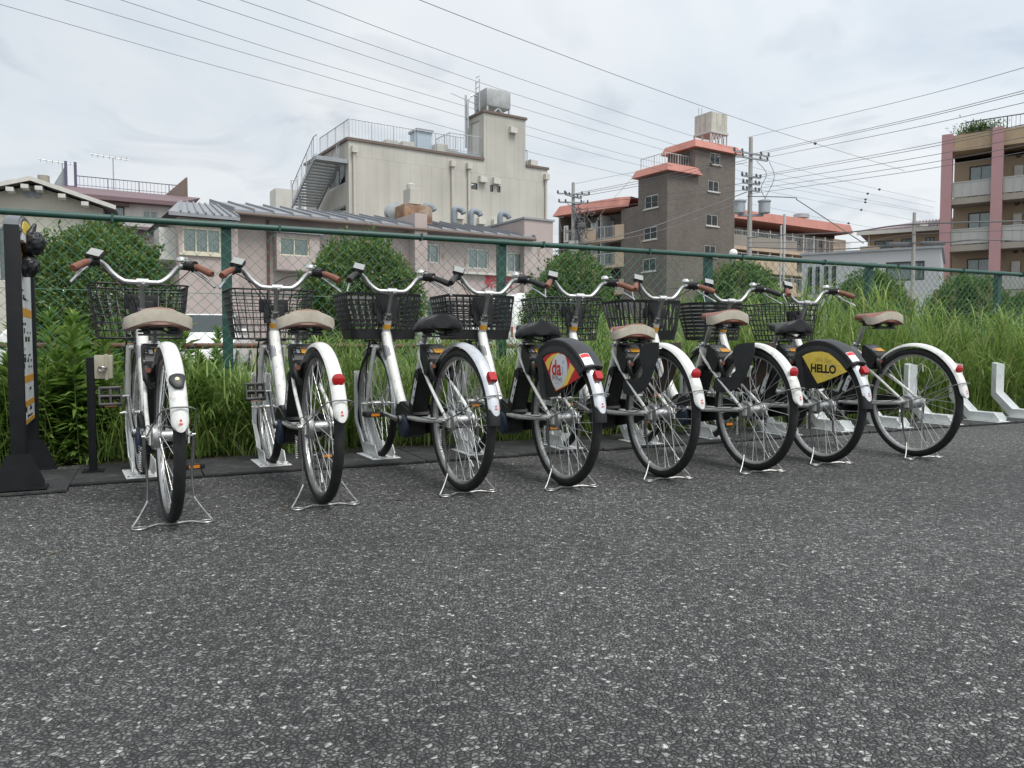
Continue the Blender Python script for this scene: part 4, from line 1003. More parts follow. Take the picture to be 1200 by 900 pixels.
# feathery brown seed heads above the grass, mostly at the right
parts_ = []
for s, t, h in [(rng.uniform(4.2, 9.5), rng.uniform(5.1, 6.8), rng.uniform(1.0, 1.35)) for _ in range(46)] + [(rng.uniform(1.0, 4.2), rng.uniform(5.5, 6.6), rng.uniform(1.3, 1.62)) for _ in range(12)]:
    n = 26; az = rng.uniform(0, 6.28); top = s * ux + t * nx_ + np.array([math.cos(az) * .08, math.sin(az) * .08, h])
    parts_.append(blades(np.array([s * ux + t * nx_]), np.array([h * 1.03]), np.array([az]), np.array([.02]), np.array([.16]), np.array([.003]), 6))
    P = top + np.outer(rng.uniform(-.13, .02, n), np.array([math.cos(az) * .1, math.sin(az) * .1, 1])); parts_.append(blades(P, rng.uniform(.03, .08, n), rng.uniform(0, 6.28, n), rng.uniform(.3, .8, n), rng.uniform(.2, .7, n), rng.uniform(.0015, .003, n), 6))
v, f = merge(parts_); link('grass_seed_heads', npmesh('grass_seed_heads', v, f, m_plume), kind='stuff', label='thin brown seed heads rising above the grass', category='grass')
# leaf helper: pointed folded leaf
def leaves(P, D, U, ln, wd):
    """P base points, D growing direction, U face normal hints"""
    D = D / np.linalg.norm(D, axis=1)[:, None]; S = np.cross(D, U); S /= (np.linalg.norm(S, axis=1)[:, None] + 1e-9); Nn = np.cross(S, D)
    ln, wd = ln[:, None], wd[:, None]; m = P + D * ln * .45 - Nn * ln * .0; tip = P + D * ln - Nn * ln * .18
    V = np.stack([P, m + S * wd * .5 + Nn * wd * .14, tip, m - S * wd * .5 + Nn * wd * .14], 1).reshape(-1, 3); n = len(P)
    b0 = (np.arange(n) * 4)[:, None]; F = b0 + np.array([[0, 1, 2, 3]])
    return V, F
# creeping broad leaves at the asphalt edge
n = 5200; s = rng.uniform(-1.2, 10.5, n); t = 4.97 + rng.random(n) ** 1.2 * .36; P = s[:, None] * ux + t[:, None] * nx_; P[:, 2] = rng.random(n) ** 1.5 * .17
az = rng.uniform(0, 6.28, n); D = np.stack([np.cos(az), np.sin(az), rng.uniform(-.1, .7, n)], 1); v, f = leaves(P, D, np.tile([0, 0, 1.], (n, 1)), rng.uniform(.022, .055, n), rng.uniform(.012, .026, n))
link('creeping_weeds', npmesh('creeping_weeds', v, f, m_low), kind='stuff', label='low creeping broadleaf weeds along the asphalt edge', category='weeds')
# scattered tufts and dry bits spilling over the asphalt edge
tp = []
for k in range(46):
    s_, t_ = rng.uniform(-.8, 9.5), rng.uniform(4.86, 5.02); m_ = int(rng.integers(6, 22)); P = np.tile(s_ * ux + t_ * nx_, (m_, 1)) + np.concatenate([rng.normal(0, .02, (m_, 2)), np.zeros((m_, 1))], 1)
    tp.append(blades(P, rng.uniform(.06, .24, m_), rng.uniform(0, 6.28, m_), rng.uniform(.2, .9, m_), rng.uniform(.3, 1.4, m_), rng.uniform(.003, .007, m_)))
v, f = merge(tp); link('edge_tufts', npmesh('edge_tufts', v, f, m_grass), kind='stuff', label='small grass tufts spilling over the asphalt edge', category='grass')
n = 240; s = rng.uniform(-1, 9.5, n); t = 5.0 - rng.random(n) ** 2.2 * 2.2; P = s[:, None] * ux + t[:, None] * nx_; P[:, 2] = .004 + .015 * ((t > 4.2) & (t < 4.85)); az = rng.uniform(0, 6.28, n)
v, f = leaves(P, np.stack([np.cos(az), np.sin(az), rng.uniform(0, .25, n)], 1), np.tile([0, 0, 1.], (n, 1)), rng.uniform(.012, .04, n), rng.uniform(.006, .014, n))
link('dry_leaves', npmesh('dry_leaves', v, f, leafmat('dry_leaf', (.10, .06, .03), (.20, .13, .06), (.33, .25, .13))), kind='stuff', label='small dry brown leaves scattered on mats and asphalt', category='leaf litter')
# upright leafy weeds left of the second bicycle
WEEDM = []
for k in range(5):
    h = 1.0; n = 190; zz_ = np.sort(rng.uniform(.05, 1.0, n)); az = rng.uniform(0, 6.28, n); P = np.stack([.02 * np.sin(zz_ * 3 + k), .02 * np.cos(zz_ * 2 + k) - .02, zz_ * h], 1)
    up = np.interp(zz_, [0, .7, 1], [-.05, .45, 1.5]); D = np.stack([np.cos(az), np.sin(az), up + rng.normal(0, .15, n)], 1)
    ln = np.interp(zz_, [0, .3, .8, 1], [.12, .20, .18, .08]) * rng.uniform(.8, 1.2, n); v, f = leaves(P, D, np.tile([0, 0, 1.], (n, 1)), ln, ln * rng.uniform(.17, .27, n))
    me = npmesh('leaves', v, f, m_weed); st_ = MB().tube([(.02 * math.sin(z * 3 + k), .02 * math.cos(z * 2 + k) - .02, z) for z in [i / 8 for i in range(9)]], [.007, .007, .006, .006, .005, .005, .004, .003, .002], 6).mesh('stem', m_stem)
    WEEDM.append((me, st_))
def weed(s, t, h, k, label, group):
    p = st(s, t); o = thing('leafy_weed', label, 'weed', p, rng.uniform(0, 6.28), group); me, sm = WEEDM[k % 5]
    o.scale = (h * .82, h * .82, h); link('leaves', me, o); link('stem', sm, o); return o
weed(-.40, 5.06, .86, 0, 'tallest leafy green weed, just right of the sign stand', None)
weed(-.28, 5.20, .76, 1, 'second tallest leafy weed, just right of the tallest one', None)
for i in range(46): weed(rng.uniform(-.95, .34), rng.uniform(5.03, 5.33), rng.uniform(.40, .68), i, 'leafy green weed in front of the fence between sign stand and first bicycle', 'leafy weeds before the fence')
for i in range(30): weed(rng.uniform(-1.3, .5), rng.uniform(5.5, 6.7), rng.uniform(.5, .92), i + 2, 'leafy green weed behind the fence at the left', 'leafy weeds behind the fence')
for i in range(6): weed(rng.uniform(.3, .9), rng.uniform(5.0, 5.3), rng.uniform(.3, .45), i, 'leafy green weed in front of the fence between the first two bicycles', 'leafy weeds between first bicycles')

# clipped round shrubs in a row beyond the fence
def shrub_mesh(seed, n=34000):
    r = np.random.default_rng(seed); d = r.normal(size=(n, 3)); d /= np.linalg.norm(d, axis=1)[:, None]
    az, el = np.arctan2(d[:, 1], d[:, 0]), d[:, 2]
    lump = 1 + .09 * np.sin(3 * az + seed) * np.cos(4 * el + seed) + .05 * np.sin(7 * az + 5 * el * 2 + seed) + .035 * np.sin(15 * az + 11 * el + 2 * seed)
    rad = lump * (1 - np.abs(r.normal(0, .13, n))) * np.where(r.random(n) < .05, 1.0 + r.random(n) * .09, 1); ok = r.random(n) < .97
    P = d * rad[:, None] * np.array([.74, .74, .92]); P[:, 2] += 1.06; P = P[(P[:, 2] > .12)]; d = d[:len(P)] if False else (P - np.array([0, 0, 1.06])) / np.array([.74, .74, .92])
    ns = 90; sd = r.normal(size=(ns, 3)); sd[:, 2] = np.abs(sd[:, 2]) * .9 - .1; sd /= np.linalg.norm(sd, axis=1)[:, None]; ii = r.integers(0, ns, 2600); rr_ = .9 + r.random(2600) * (.08 + .22 * r.random(ns)[ii])   # stray shoots
    Q = sd[ii] * rr_[:, None] * np.array([.74, .74, .92]) + r.normal(0, .018, (2600, 3)); Q[:, 2] += 1.06; P = np.concatenate([P, Q]); d = (P - np.array([0, 0, 1.06])) / np.array([.74, .74, .92])
    n = len(P); D = d + r.normal(0, .75, (n, 3)); D[:, 2] += .35; U = d + r.normal(0, .5, (n, 3)) + np.array([0, 0, .6])
    ln = r.uniform(.034, .062, n); return leaves(P, D, U, ln, ln * r.uniform(.42, .6, n))
def branches(seed):
    r = random.Random(seed); mb = MB(); mb.tube([(0, 0, -.05), (.01, 0, .35)], [.05, .04], 8)
    for i in range(16):
        a = r.uniform(0, 6.28); e = r.uniform(.2, 1.3); q = Vector((math.cos(a) * math.cos(e) * .62, math.sin(a) * math.cos(e) * .62, 1.0 + math.sin(e) * .72 - .3)); mb.tube(cr([(0, 0, .28), (q.x * .4, q.y * .4, .28 + (q.z - .28) * .5), tuple(q)], 4), [.022, .02, .018, .015, .012, .009, .007, .005, .003], 6)
    return mb
SH = [(npmesh('foliage', *shrub_mesh(k), m_shrub), branches(k).mesh('branches', m_bark)) for k in (1, 2, 3)]
slab_ = ['round clipped shrub behind the first bicycle, largest in view', 'round clipped shrub behind the second and third bicycles', 'round shrub behind the da sign bicycle', 'round shrub below the white globe lamp', 'round shrub in front of the pale grey shed', 'round shrub in front of the pink-columned flats', 'round shrub at the far right edge']
for i, (px, s) in enumerate(((124, -.49), (427, 2.38), (667, 5.4), (866, 8.5), (1022, 11.4), (1130, 14.0), (1210, 16.6))):
    p = st(s, 9.6); o = thing('round_shrub', slab_[i], 'shrub', p, 1.3 * i, 'clipped shrubs in a row beyond the fence'); fm_, bm_ = SH[i % 3]
    k = (1.0, .98, .86, .93, .9, 1.0, 1.0)[i]; o.scale = (k, k, [1.0, 1.02, .98, 1.0, .98, 1.0, 1.0][i]); link('foliage', fm_, o); link('branches', bm_, o)

# ------------------------------------------------------------------ parked cars glimpsed through the fence
m_car = M('car_white', (.78, .78, .77), .25, coat=.6, var=.04); m_carg = M('car_silver', (.42, .43, .44), .3, .6, coat=.5, var=.05)
m_glass = M('car_glass', (.02, .025, .028), .06, var=.1, spec=.8); m_lens = M('headlamp', (.55, .56, .58), .1, .3); m_hub = M('hubcap', (.5, .5, .5), .35, .8)
def superloop(x, hw, z0, z1, zb, tw):
    """cross section: hw half width at the belt zb, tw half width at the top"""
    pts = [(-hw * .92, z0), (hw * .92, z0), (hw, z0 + .12), (hw, zb), (tw, z1 - .06), (tw * .9, z1), (-tw * .9, z1), (-tw, z1 - .06), (-hw, zb), (-hw, z0 + .12)]
    return [(x, y, z) for y, z in pts]
def car(label, px, Y, heading, kind, mat):
    o = thing('parked_car', label, 'car', at(px, HOR, Y) * Vector((1, 1, 0)) if False else Vector(((px - 600) / FPX * Y, Y, 0)), heading, 'cars parked in the yard')
    if kind == 'van': secs = [(-1.68, .68, .32, 1.05, .9, .66), (-1.66, .72, .25, 1.78, 1.0, .60), (-1.45, .73, .22, 1.86, 1.0, .63), (.55, .73, .22, 1.87, 1.0, .63), (.95, .73, .22, 1.80, 1.0, .60), (1.38, .73, .22, 1.12, 1.0, .64), (1.62, .71, .25, .98, .9, .64), (1.70, .64, .35, .75, .6, .6)]
    else: secs = [(-1.85, .72, .35, .90, .7, .66), (-1.80, .80, .28, 1.05, .85, .66), (-1.35, .83, .22, 1.42, .92, .58), (-.6, .84, .2, 1.50, .92, .60), (.25, .84, .2, 1.47, .92, .60), (.95, .84, .2, .98, .92, .72), (1.6, .82, .22, .86, .82, .74), (1.85, .76, .28, .72, .65, .68), (1.92, .68, .36, .60, .55, .6)]
    bm = bmesh.new(); vs = [[bm.verts.new(p) for p in superloop(*q)] for q in secs]
    for i in range(len(vs) - 1):
        for j in range(10): bm.faces.new((vs[i][j], vs[i][(j + 1) % 10], vs[i + 1][(j + 1) % 10], vs[i + 1][j]))
    bm.faces.new(vs[0]); bm.faces.new(vs[-1][::-1]); bmesh.ops.recalc_face_normals(bm, faces=bm.faces); bmesh.ops.bevel(bm, geom=bm.edges[:], offset=.03, segments=2, affect='EDGES', clamp_overlap=True)
    mb = MB(); mb.bm(bm); bo = link('body', mb.mesh('body', mat, True, 35), o)
    van = kind == 'van'; hw, tw, zt = (.73, .63, 1.80) if van else (.84, .60, 1.43)
    for s in (-1, 1):                                            # side windows, windscreens lie 4 mm proud of the shell
        for x0, x1, x2, x3 in (((-1.35, -.45, -.45, -1.30), (-.38, .62, .55, -.38), ) if van else ((-1.25, -.42, -.42, -1.0), (-.36, .62, .25, -.36))):
            def on(x, z): f = (z - 1.0 if van else z - .92) / (zt - (1.0 if van else .92)); return (x, s * (hw + (tw - hw) * f + .008), z)
            zl = 1.06 if van else .97; zh = 1.68 if van else 1.38; mb = MB(); a = [on(x0, zl), on(x1, zl), on(x2, zh), on(x3, zh)]; b = [(p[0], p[1] - s * .012, p[2]) for p in a]
            mb.add(a + b, [(0, 1, 2, 3), (7, 6, 5, 4), (0, 4, 5, 1), (1, 5, 6, 2), (2, 6, 7, 3), (3, 7, 4, 0)]); link('side_window', mb.mesh('side_window', m_glass, False), o)
    def screen(nm, xa, za, xb, zb, wa, wb, dx):
        a = [(xa + dx, -wa, za), (xa + dx, wa, za), (xb + dx, wb, zb), (xb + dx, -wb, zb)]; b = [(p[0] - dx * 2, p[1], p[2]) for p in a]; mb = MB(); mb.add(a + b, [(0, 1, 2, 3), (7, 6, 5, 4), (0, 4, 5, 1), (1, 5, 6, 2), (2, 6, 7, 3), (3, 7, 4, 0)]); link(nm, mb.mesh(nm, m_glass, False), o)
    if van: screen('windscreen', 1.36, 1.16, .99, 1.74, .58, .52, .012); screen('rear_window', -1.665, 1.15, -1.66, 1.65, .55, .50, -.012)
    else: screen('windscreen', .90, 1.02, .30, 1.44, .66, .54, .02); screen('rear_window', -1.76, 1.06, -1.40, 1.38, .58, .50, -.015)
    fx = 1.66 if van else 1.88; fz = .80 if van else .68
    for s in (-1, 1): link('headlight', MB().box(fx - .08, fx + .02, s * .36, s * .62, fz - .07, fz + .06, ch=.02).mesh('headlight', m_lens), o); link('tail_light', MB().box(-(fx + .02), -(fx - .1), s * .58, s * .68, fz + .05, fz + .3, ch=.015).mesh('tail_light', m_red), o)
    link('bumper', MB().box(fx - .1, fx + .06, -.66, .66, .28, .48, ch=.04).mesh('bumper', mat), o); link('number_plate', MB().box(fx + .061, fx + .07, -.165, .165, .36, .46).mesh('number_plate', m_wpr), o); link('grille', MB().box(fx - .05, fx + .025, -.3, .3, fz - .09, fz - .02).mesh('grille', m_blk), o)
    for x in ((-1.05, 1.15) if van else (-1.2, 1.25)):
        for s in (-1, 1):
            w_ = link('wheel', MB().lathe([(.19, s * .0), (.275, .0), (.29, s * .03), (.29, s * .14), (.27, s * .165), (.19, s * .165)], (0, 0, 0), 'y', 22).mesh('wheel', m_tyre), o); w_.location = (x, s * (hw - .15), .29)
            link('hubcap', MB().lathe([(.185, s * .15), (.18, s * .168), (.05, s * .175)], (0, 0, 0), 'y', 18).mesh('hubcap', m_hub), w_)
    for s in (-1, 1): link('wing_mirror', MB().box(.75 if van else .62, .85 if van else .72, s * (hw), s * (hw + .17), 1.05 if van else .98, 1.22 if van else 1.1, ch=.03).mesh('wing_mirror', mat), o)
    return o
car('white box van mostly hidden behind the largest round shrub', 112, 17.0, R(198), 'van', m_car)
car('white hatchback facing the fence, left of the first fence post', 246, 19.5, R(-78), 'hatch', m_car)
car('silver hatchback before the pink building, left of the fourth bicycle basket', 520, 24, R(-70), 'hatch', m_carg)
car('silver hatchback showing behind the fourth bicycle basket', 600, 22, R(28), 'hatch', m_carg)
car('white box van behind the fifth bicycle basket', 655, 18.5, R(30), 'van', m_car)
car('white box van behind the rightmost bicycle basket', 905, 22, R(32), 'van', m_car)
# ------------------------------------------------------------------ buildings beyond the yard
class Frame:
    """a wall plane: origin on the ground, local x along the wall (left to right), y into the building, z up"""
    def __init__(s, px=None, Y=None, head=None, M_=None):
        if M_ is None:
            a = R(head); s.M = Matrix.Translation(Vector(((px - 600) / FPX * Y, Y, 0))) @ Matrix.Rotation(math.pi / 2 - a, 4, 'Z')
        else: s.M = M_
        s.I = s.M.inverted()
    def q(s, px, py, off=0.):
        """(x, z) where the ray of a photo pixel meets the plane y = off"""
        c = s.I @ Vector((0, 0, CAMH)); d = (s.I.to_3x3() @ (at(px, py, 10) - Vector((0, 0, CAMH)))); t = (off - c.y) / d.y
        p = c + d * t; return p.x, p.z
    def x(s, px, off=0.): return s.q(px, HOR, off)[0]
    def z(s, px, py, off=0.): return s.q(px, py, off)[1]
    def side(s, x, left=True):
        """frame of the end wall at local x; its own x runs from the back corner (negative) to 0 at the front corner"""
        return Frame(M_=s.M @ Matrix.Translation((x, 0, 0)) @ Matrix.Rotation(-math.pi / 2, 4, 'Z'))
class Bld:
    def __init__(s, name, label, fr, cat='building'):
        s.fr = fr; s.o = thing(name, label, cat); s.o.matrix_world = fr.M; s.o.location = fr.M.to_translation(); s.o.rotation_euler = fr.M.to_euler()
    def p(s, name, mb, mat, fr=None, parent=None, smooth=False, **k):
        Mx = None if fr is None or fr is s.fr else s.fr.I @ fr.M
        return link(name, mb.mesh(name, mat, smooth, 35, M=Mx), parent or s.o, **k)
    def window(s, fr, x0, x1, z0, z1, n=2, mat=None, off=0., depth=.09, curtain=None, frw=.05):
        mat = mat or m_alum; mb = MB(); y0, y1 = off + depth - .05, off + depth
        for a, b, c, d in ((x0, x0 + frw, z0, z1), (x1 - frw, x1, z0, z1), (x0 + frw, x1 - frw, z0, z0 + frw), (x0 + frw, x1 - frw, z1 - frw, z1)): mb.box(a, b, y0, y1, c, d)
        w_ = (x1 - x0 - 2 * frw) / n
        for i in range(1, n): mb.box(x0 + frw + w_ * i - .02, x0 + frw + w_ * i + .02, y0 + .005, y1, z0 + frw, z1 - frw)
        wo = s.p('window', mb, mat, fr)
        for i in range(n):
            a, b = x0 + frw + w_ * i + (.02 if i else 0), x0 + frw + w_ * (i + 1) - (.02 if i < n - 1 else 0); s.p('pane', MB().box(a, b, y0 + .02, y0 + .026, z0 + frw, z1 - frw), m_pane, fr, wo)
        if curtain:
            k = 40; A = [(x0 + (x1 - x0) * i / k, off + depth + .035 + .012 * math.sin(i * 1.9), z0) for i in range(k + 1)]; B = [(a, b, z1) for a, b, c in A]; s.p('curtain', MB().loft([A, B], False), curtain, fr, wo)
        return wo
    def wall(s, fr, x0, x1, z0, z1, holes, mat, name='wall', off=0., rev=.14):
        """plate with real openings and reveals"""
        xs = sorted({x0, x1, *[h[0] for h in holes], *[h[1] for h in holes]}); zs = sorted({z0, z1, *[h[2] for h in holes], *[h[3] for h in holes]}); mb = MB()
        xs = [v for v in xs if x0 <= v <= x1]; zs = [v for v in zs if z0 <= v <= z1]
        for i in range(len(xs) - 1):
            for j in range(len(zs) - 1):
                cx_, cz = (xs[i] + xs[i + 1]) / 2, (zs[j] + zs[j + 1]) / 2
                if any(h[0] < cx_ < h[1] and h[2] < cz < h[3] for h in holes): continue
                mb.add([(xs[i], off, zs[j]), (xs[i + 1], off, zs[j]), (xs[i + 1], off, zs[j + 1]), (xs[i], off, zs[j + 1])], [(0, 1, 2, 3)])
        for a, b, c, d in holes:
            for q in (((a, c), (b, c)), ((b, c), (b, d)), ((b, d), (a, d)), ((a, d), (a, c))):
                (p0, q0), (p1, q1) = q; mb.add([(p0, off, q0), (p1, off, q1), (p1, off + rev, q1), (p0, off + rev, q0)], [(0, 1, 2, 3)])
        return s.p(name, mb, mat, fr)
    def shell(s, x0, x1, y0, y1, z1, mat, z0=0, front=False, name='wall'):
        """the other walls and the flat top of a block"""
        mb = MB(); b = [(x0, y0), (x1, y0), (x1, y1), (x0, y1)]
        for i in range(0 if front else 1, 4):
            (a, c), (d, e) = b[i], b[(i + 1) % 4]; mb.add([(a, c, z0), (d, e, z0), (d, e, z1), (a, c, z1)], [(0, 1, 2, 3)])
        mb.add([(a, c, z1) for a, c in b], [(0, 1, 2, 3)]); return s.p(name, mb, mat)
    def rail(s, name, fr, pts, h, mat, gap=.14, r=.012, post=1.0):
        mb = MB(); P = [Vector(p) for p in pts]
        for a, b in zip(P[:-1], P[1:]):
            up = Vector((0, 0, h)); mb.tube([a + up, b + up], r * 1.6, 6); mb.tube([a + Vector((0, 0, .1)), b + Vector((0, 0, .1))], r, 4); n = max(1, int((b - a).length / gap))
            for i in range(n + 1): q = a + (b - a) * i / n; mb.tube([q, q + up], r * (2 if i % max(1, int(post / gap)) == 0 else .7), 4)
        return s.p(name, mb, mat, fr)
def pane_mat():
    m = bpy.data.materials.new('window_glass'); m.use_nodes = True; t = m.node_tree; t.nodes.remove(t.nodes['Principled BSDF'])
    g = N(t, 'ShaderNodeBsdfGlossy'); g.inputs['Roughness'].default_value = .03; g.inputs[0].default_value = (.85, .9, .9, 1); tr = N(t, 'ShaderNodeBsdfTransparent'); tr.inputs[0].default_value = (.93, .96, .95, 1)
    f = N(t, 'ShaderNodeFresnel'); f.inputs[0].default_value = 1.55; x = N(t, 'ShaderNodeMixShader'); L(t, f.outputs[0], x.inputs[0]); L(t, tr.outputs[0], x.inputs[1]); L(t, g.outputs[0], x.inputs[2])
    L(t, x.outputs[0], [n for n in t.nodes if n.type == 'OUTPUT_MATERIAL'][0].inputs[0]); return m
m_pane = pane_mat(); m_alum = M('window_aluminium', (.55, .55, .52), .4, .3, var=.08); m_ivory = M('window_ivory', (.62, .58, .45), .5, var=.06); m_dkfr = M('window_dark', (.06, .06, .06), .5)
m_lace = M('lace_curtain', (.72, .74, .72), .8, var=.25, scale=18); m_drape = M('drape_grey', (.48, .51, .51), .8, var=.2, scale=9)
STAIN = (.19, .17, .14)
m_pink = M('pink_mortar', (.44, .37, .352), .85, var=.08, scale=.8, bump=.2, bscale=30, dirt=((.33, .25, .23), .5, .9, .25))  # pink greyed in the colour to stand in for haze
m_creamp = M('cream_panel', (.47, .455, .405), .8, var=.06, scale=.5, dirt=((.36, .33, .27), .55, .6, .15))
m_capb = M('brown_coping', (.15, .11, .09), .6); m_galv = M('galvanised', (.45, .47, .48), .45, .6, var=.15, scale=4); m_pipe = M('downpipe_cream', (.52, .50, .44), .5); m_steel = M('grey_steel', (.30, .32, .34), .5, .3, var=.15)
m_rfgrey = M('metal_roof_grey', (.28, .29, .31), .42, .35, var=.12, scale=1.5, dirt=((.2, .2, .2), .3, 1.2, 1)); m_seam = M('roof_seam', (.24, .25, .27), .45, .35)
m_maroon = M('maroon_roof', (.165, .105, .115), .6, var=.12, scale=1.2); m_offw = M('off_white_wall', (.60, .59, .55), .8, var=.06, scale=.8, dirt=((.4, .37, .32), .5, 1, .2)); m_gab = M('gable_beige', (.47, .45, .385), .85, var=.06, scale=.6, dirt=((.36, .33, .27), .4, .7, .3))
m_wtrim = M('white_trim', (.54, .53, .49), .6); m_purp = M('purple_grey_steel', (.10, .09, .15), .5, .2); m_tank = M('frp_tank', (.50, .49, .43), .6, var=.12, scale=2, dirt=((.18, .16, .12), .75, 1.6, .3)); m_tankg = M('steel_tank', (.40, .41, .41), .45, .3, var=.2, scale=2, dirt=((.2, .19, .17), .5, 2, .4)); m_ac = M('aircon_white', (.58, .57, .52), .6, dirt=((.3, .27, .2), .4, 3, 1)); m_bluebox = M('pale_blue_panel', (.40, .48, .55), .5, var=.06)
m_rustm = M('rusty_steel', (.26, .15, .09), .8, var=.4, scale=3, dirt=((.4, .38, .34), .7, 2, 1)); m_duct = M('duct_grey', (.22, .25, .28), .6, .2, var=.15, scale=3); m_dark = M('dark_interior', (.03, .03, .03), .9)

# --- beige gabled house, far left
fA = Frame(38, 24, 66); A = Bld('gabled_house', 'beige house with low gable and white barge boards behind the sign stand', fA, 'house')
xp, zp = fA.q(38.5, 216.5); xr, zr = fA.q(133, 248.5); sl_ = (zp - zr) / (xr - xp); xl = xp - (xr - xp) * 1.05; zl = zp - (xp - xl) * sl_; xw = fA.x(131) - .15; xlw = xl + .4
wz = lambda x: zp - abs(x - xp) * sl_
h1 = (fA.x(-14), fA.x(18), fA.z(5, 330), fA.z(5, 266)); h2 = (fA.x(38), fA.x(55), fA.z(46, 326), fA.z(46, 272))
zc = min(wz(xw), wz(xlw)) - .05
A.wall(fA, xlw, xw, 0, zc, [h1, h2], m_gab)
A.p('gable', MB().add([(xlw, 0, zc), (xw, 0, zc), (xw, 0, wz(xw)), (xp, 0, zp - .02), (xlw, 0, wz(xlw))], [(0, 1, 2, 3, 4)]), m_gab)
A.window(fA, *h1, 2, m_alum, curtain=m_drape); A.window(fA, *h2, 1, m_alum, curtain=m_drape)
mb = MB(); [mb.add([(x, 0, 0), (x, 9, 0), (x, 9, wz(x)), (x, 0, wz(x))], [(0, 1, 2, 3)]) for x in (xlw, xw)]; mb.add([(xlw, 9, 0), (xw, 9, 0), (xw, 9, wz(xw)), (xp, 9, zp - .02), (xlw, 9, wz(xlw))], [(0, 1, 2, 3, 4)]); A.p('side_walls', mb, m_gab)
for sgn in (-1, 1):
    xe = xl - .3 if sgn < 0 else xr + .1; ze = wz(xe)
    rf_ = A.p('roof', MB().add([(xp, -.5, zp + .05), (xe, -.5, ze + .05), (xe, 9.4, ze + .05), (xp, 9.4, zp + .05), (xp, -.5, zp + .14), (xe, -.5, ze + .14), (xe, 9.4, ze + .14), (xp, 9.4, zp + .14)], [(0, 1, 2, 3), (4, 7, 6, 5), (0, 4, 5, 1), (1, 5, 6, 2), (2, 6, 7, 3), (3, 7, 4, 0)]), M('slate_roof', (.12, .12, .13), .7, var=.15))
    A.p('barge_board', MB().add([(xp, -.56, zp + .03), (xe, -.56, ze + .03), (xe, -.5, ze + .03), (xp, -.5, zp + .03), (xp, -.56, zp + .16), (xe, -.56, ze + .16), (xe, -.5, ze + .16), (xp, -.5, zp + .16)], [(0, 1, 2, 3), (4, 7, 6, 5), (0, 4, 5, 1), (1, 5, 6, 2), (2, 6, 7, 3), (3, 7, 4, 0)]), m_wtrim, None, rf_)
for px in (21, 38, 54, 80, 106):
    x = fA.x(px); A.p('purlin_end', MB().box(x - .10, x + .10, -.58, 0, wz(x) - .17, wz(x) - .05), m_wtrim)
for px, py in ((33, 226.5), (43, 227.5)): x, z = fA.q(px, py); A.p('gable_vent', MB().lathe([(.13, 0), (.13, -.05), (.09, -.06), (.09, -.02)], (x, 0, z), 'y', 16), m_steel, smooth=True)
x, z = fA.q(51, 206, 4.); A.p('flue_pipe', MB().tube([(x, 4, z - 2.2), (x, 4, z)], .19, 12), M('flue', (.35, .31, .26), .8), smooth=True)

# --- maroon-roofed house with roof terrace
fB = Frame(100, 33, 60); B = Bld('maroon_roofed_house', 'white house with maroon roof and railed roof terrace at the left', fB, 'house')
x0, x1 = fB.x(70), fB.x(204); ze = fB.z(150, 240.4) + .25; top_off = 3.2; xt0, xt1 = fB.x(78, top_off), fB.x(231, top_off); zt = fB.z(165, 225.6, top_off)
hs = [(fB.x(121), fB.x(150), fB.z(135, 262), fB.z(135, 241.5)), (fB.x(170.6), fB.x(188.7), fB.z(180, 262), fB.z(180, 247)), (fB.x(195), fB.x(202), fB.z(198, 256), fB.z(198, 248.5))]
B.wall(fB, x0, x1, 0, ze - .1, hs, m_offw); [B.window(fB, *h, 2 if h is not hs[2] else 1, m_dkfr if h is hs[0] else m_alum, curtain=m_drape) for h in hs]
xh0, zh1 = fB.q(119.5, 239.8); xh1, _ = fB.q(151, 242); B.p('shutter_box', MB().box(xh0, xh1, -.25, 0, hs[0][3], hs[0][3] + .3), m_capb)
B.shell(x0, x1, 0, 9, ze - .1, m_offw)
B.p('roof', MB().add([(x0 - .4, -.5, ze), (x1 + .3, -.5, ze), (xt1 + .3, top_off, zt), (xt0, top_off, zt), (x0 - .4, -.5, ze - .18), (x1 + .3, -.5, ze - .18), (xt1 + .3, 9, ze - .18), (xt0, 9, ze - .18), (xt1 + .3, 9, zt), (xt0, 9, zt)], [(0, 1, 2, 3), (4, 5, 1, 0), (1, 5, 6, 8, 2), (0, 3, 9, 7, 4), (2, 8, 9, 3), (4, 7, 6, 5)]), m_maroon)
za = fB.z(94, 206, top_off); B.rail('terrace_railing', fB, [(fB.x(94, top_off), top_off + .05, zt), (fB.x(223.5, top_off), top_off + .05, zt)], fB.z(150, 211.5, top_off) - zt, m_purp, .16, .014, 1.3)
xe = fB.x(223.7, top_off); B.p('terrace_end_panel', MB().prism([(xe - 1.0, zt), (xe, zt), (xe, zt + .95), (xe - .1, zt + .9)], top_off - .02, top_off + .02), m_capb)
for px in (83, 94): x = fB.x(px, top_off); B.p('ladder_post', MB().box(x - .06, x + .06, top_off - .1, top_off, zt - 1.6, zt + 1.1), m_purp)
x = fB.x(82, top_off); B.p('ladder_panel', MB().prism([(x - .95, zt - .9), (x, zt - .9), (x, zt + .9)], top_off + .1, top_off + .14), m_steel)
for k in range(4): B.p('ladder_rung', MB().tube([(fB.x(83, top_off), top_off - .05, zt - .9 + k * .3), (fB.x(94, top_off), top_off - .05, zt - .9 + k * .3)], .025, 6), m_purp)
def antenna(bld, x, y, z, h, s=1.):
    mb = MB(); mb.tube([(x, y, z), (x, y, z + h)], .03, 6); mb.tube([(x - 1.0 * s, y, z + h + .06), (x + .7 * s, y, z + h - .06)], .022, 5)
    for i in range(7): q = x - .9 * s + i * .25 * s; mb.tube([(q, y - .25, z + h + .03), (q, y + .25, z + h - .03)], .012, 4)
    bld.p('aerial', mb, m_galv)
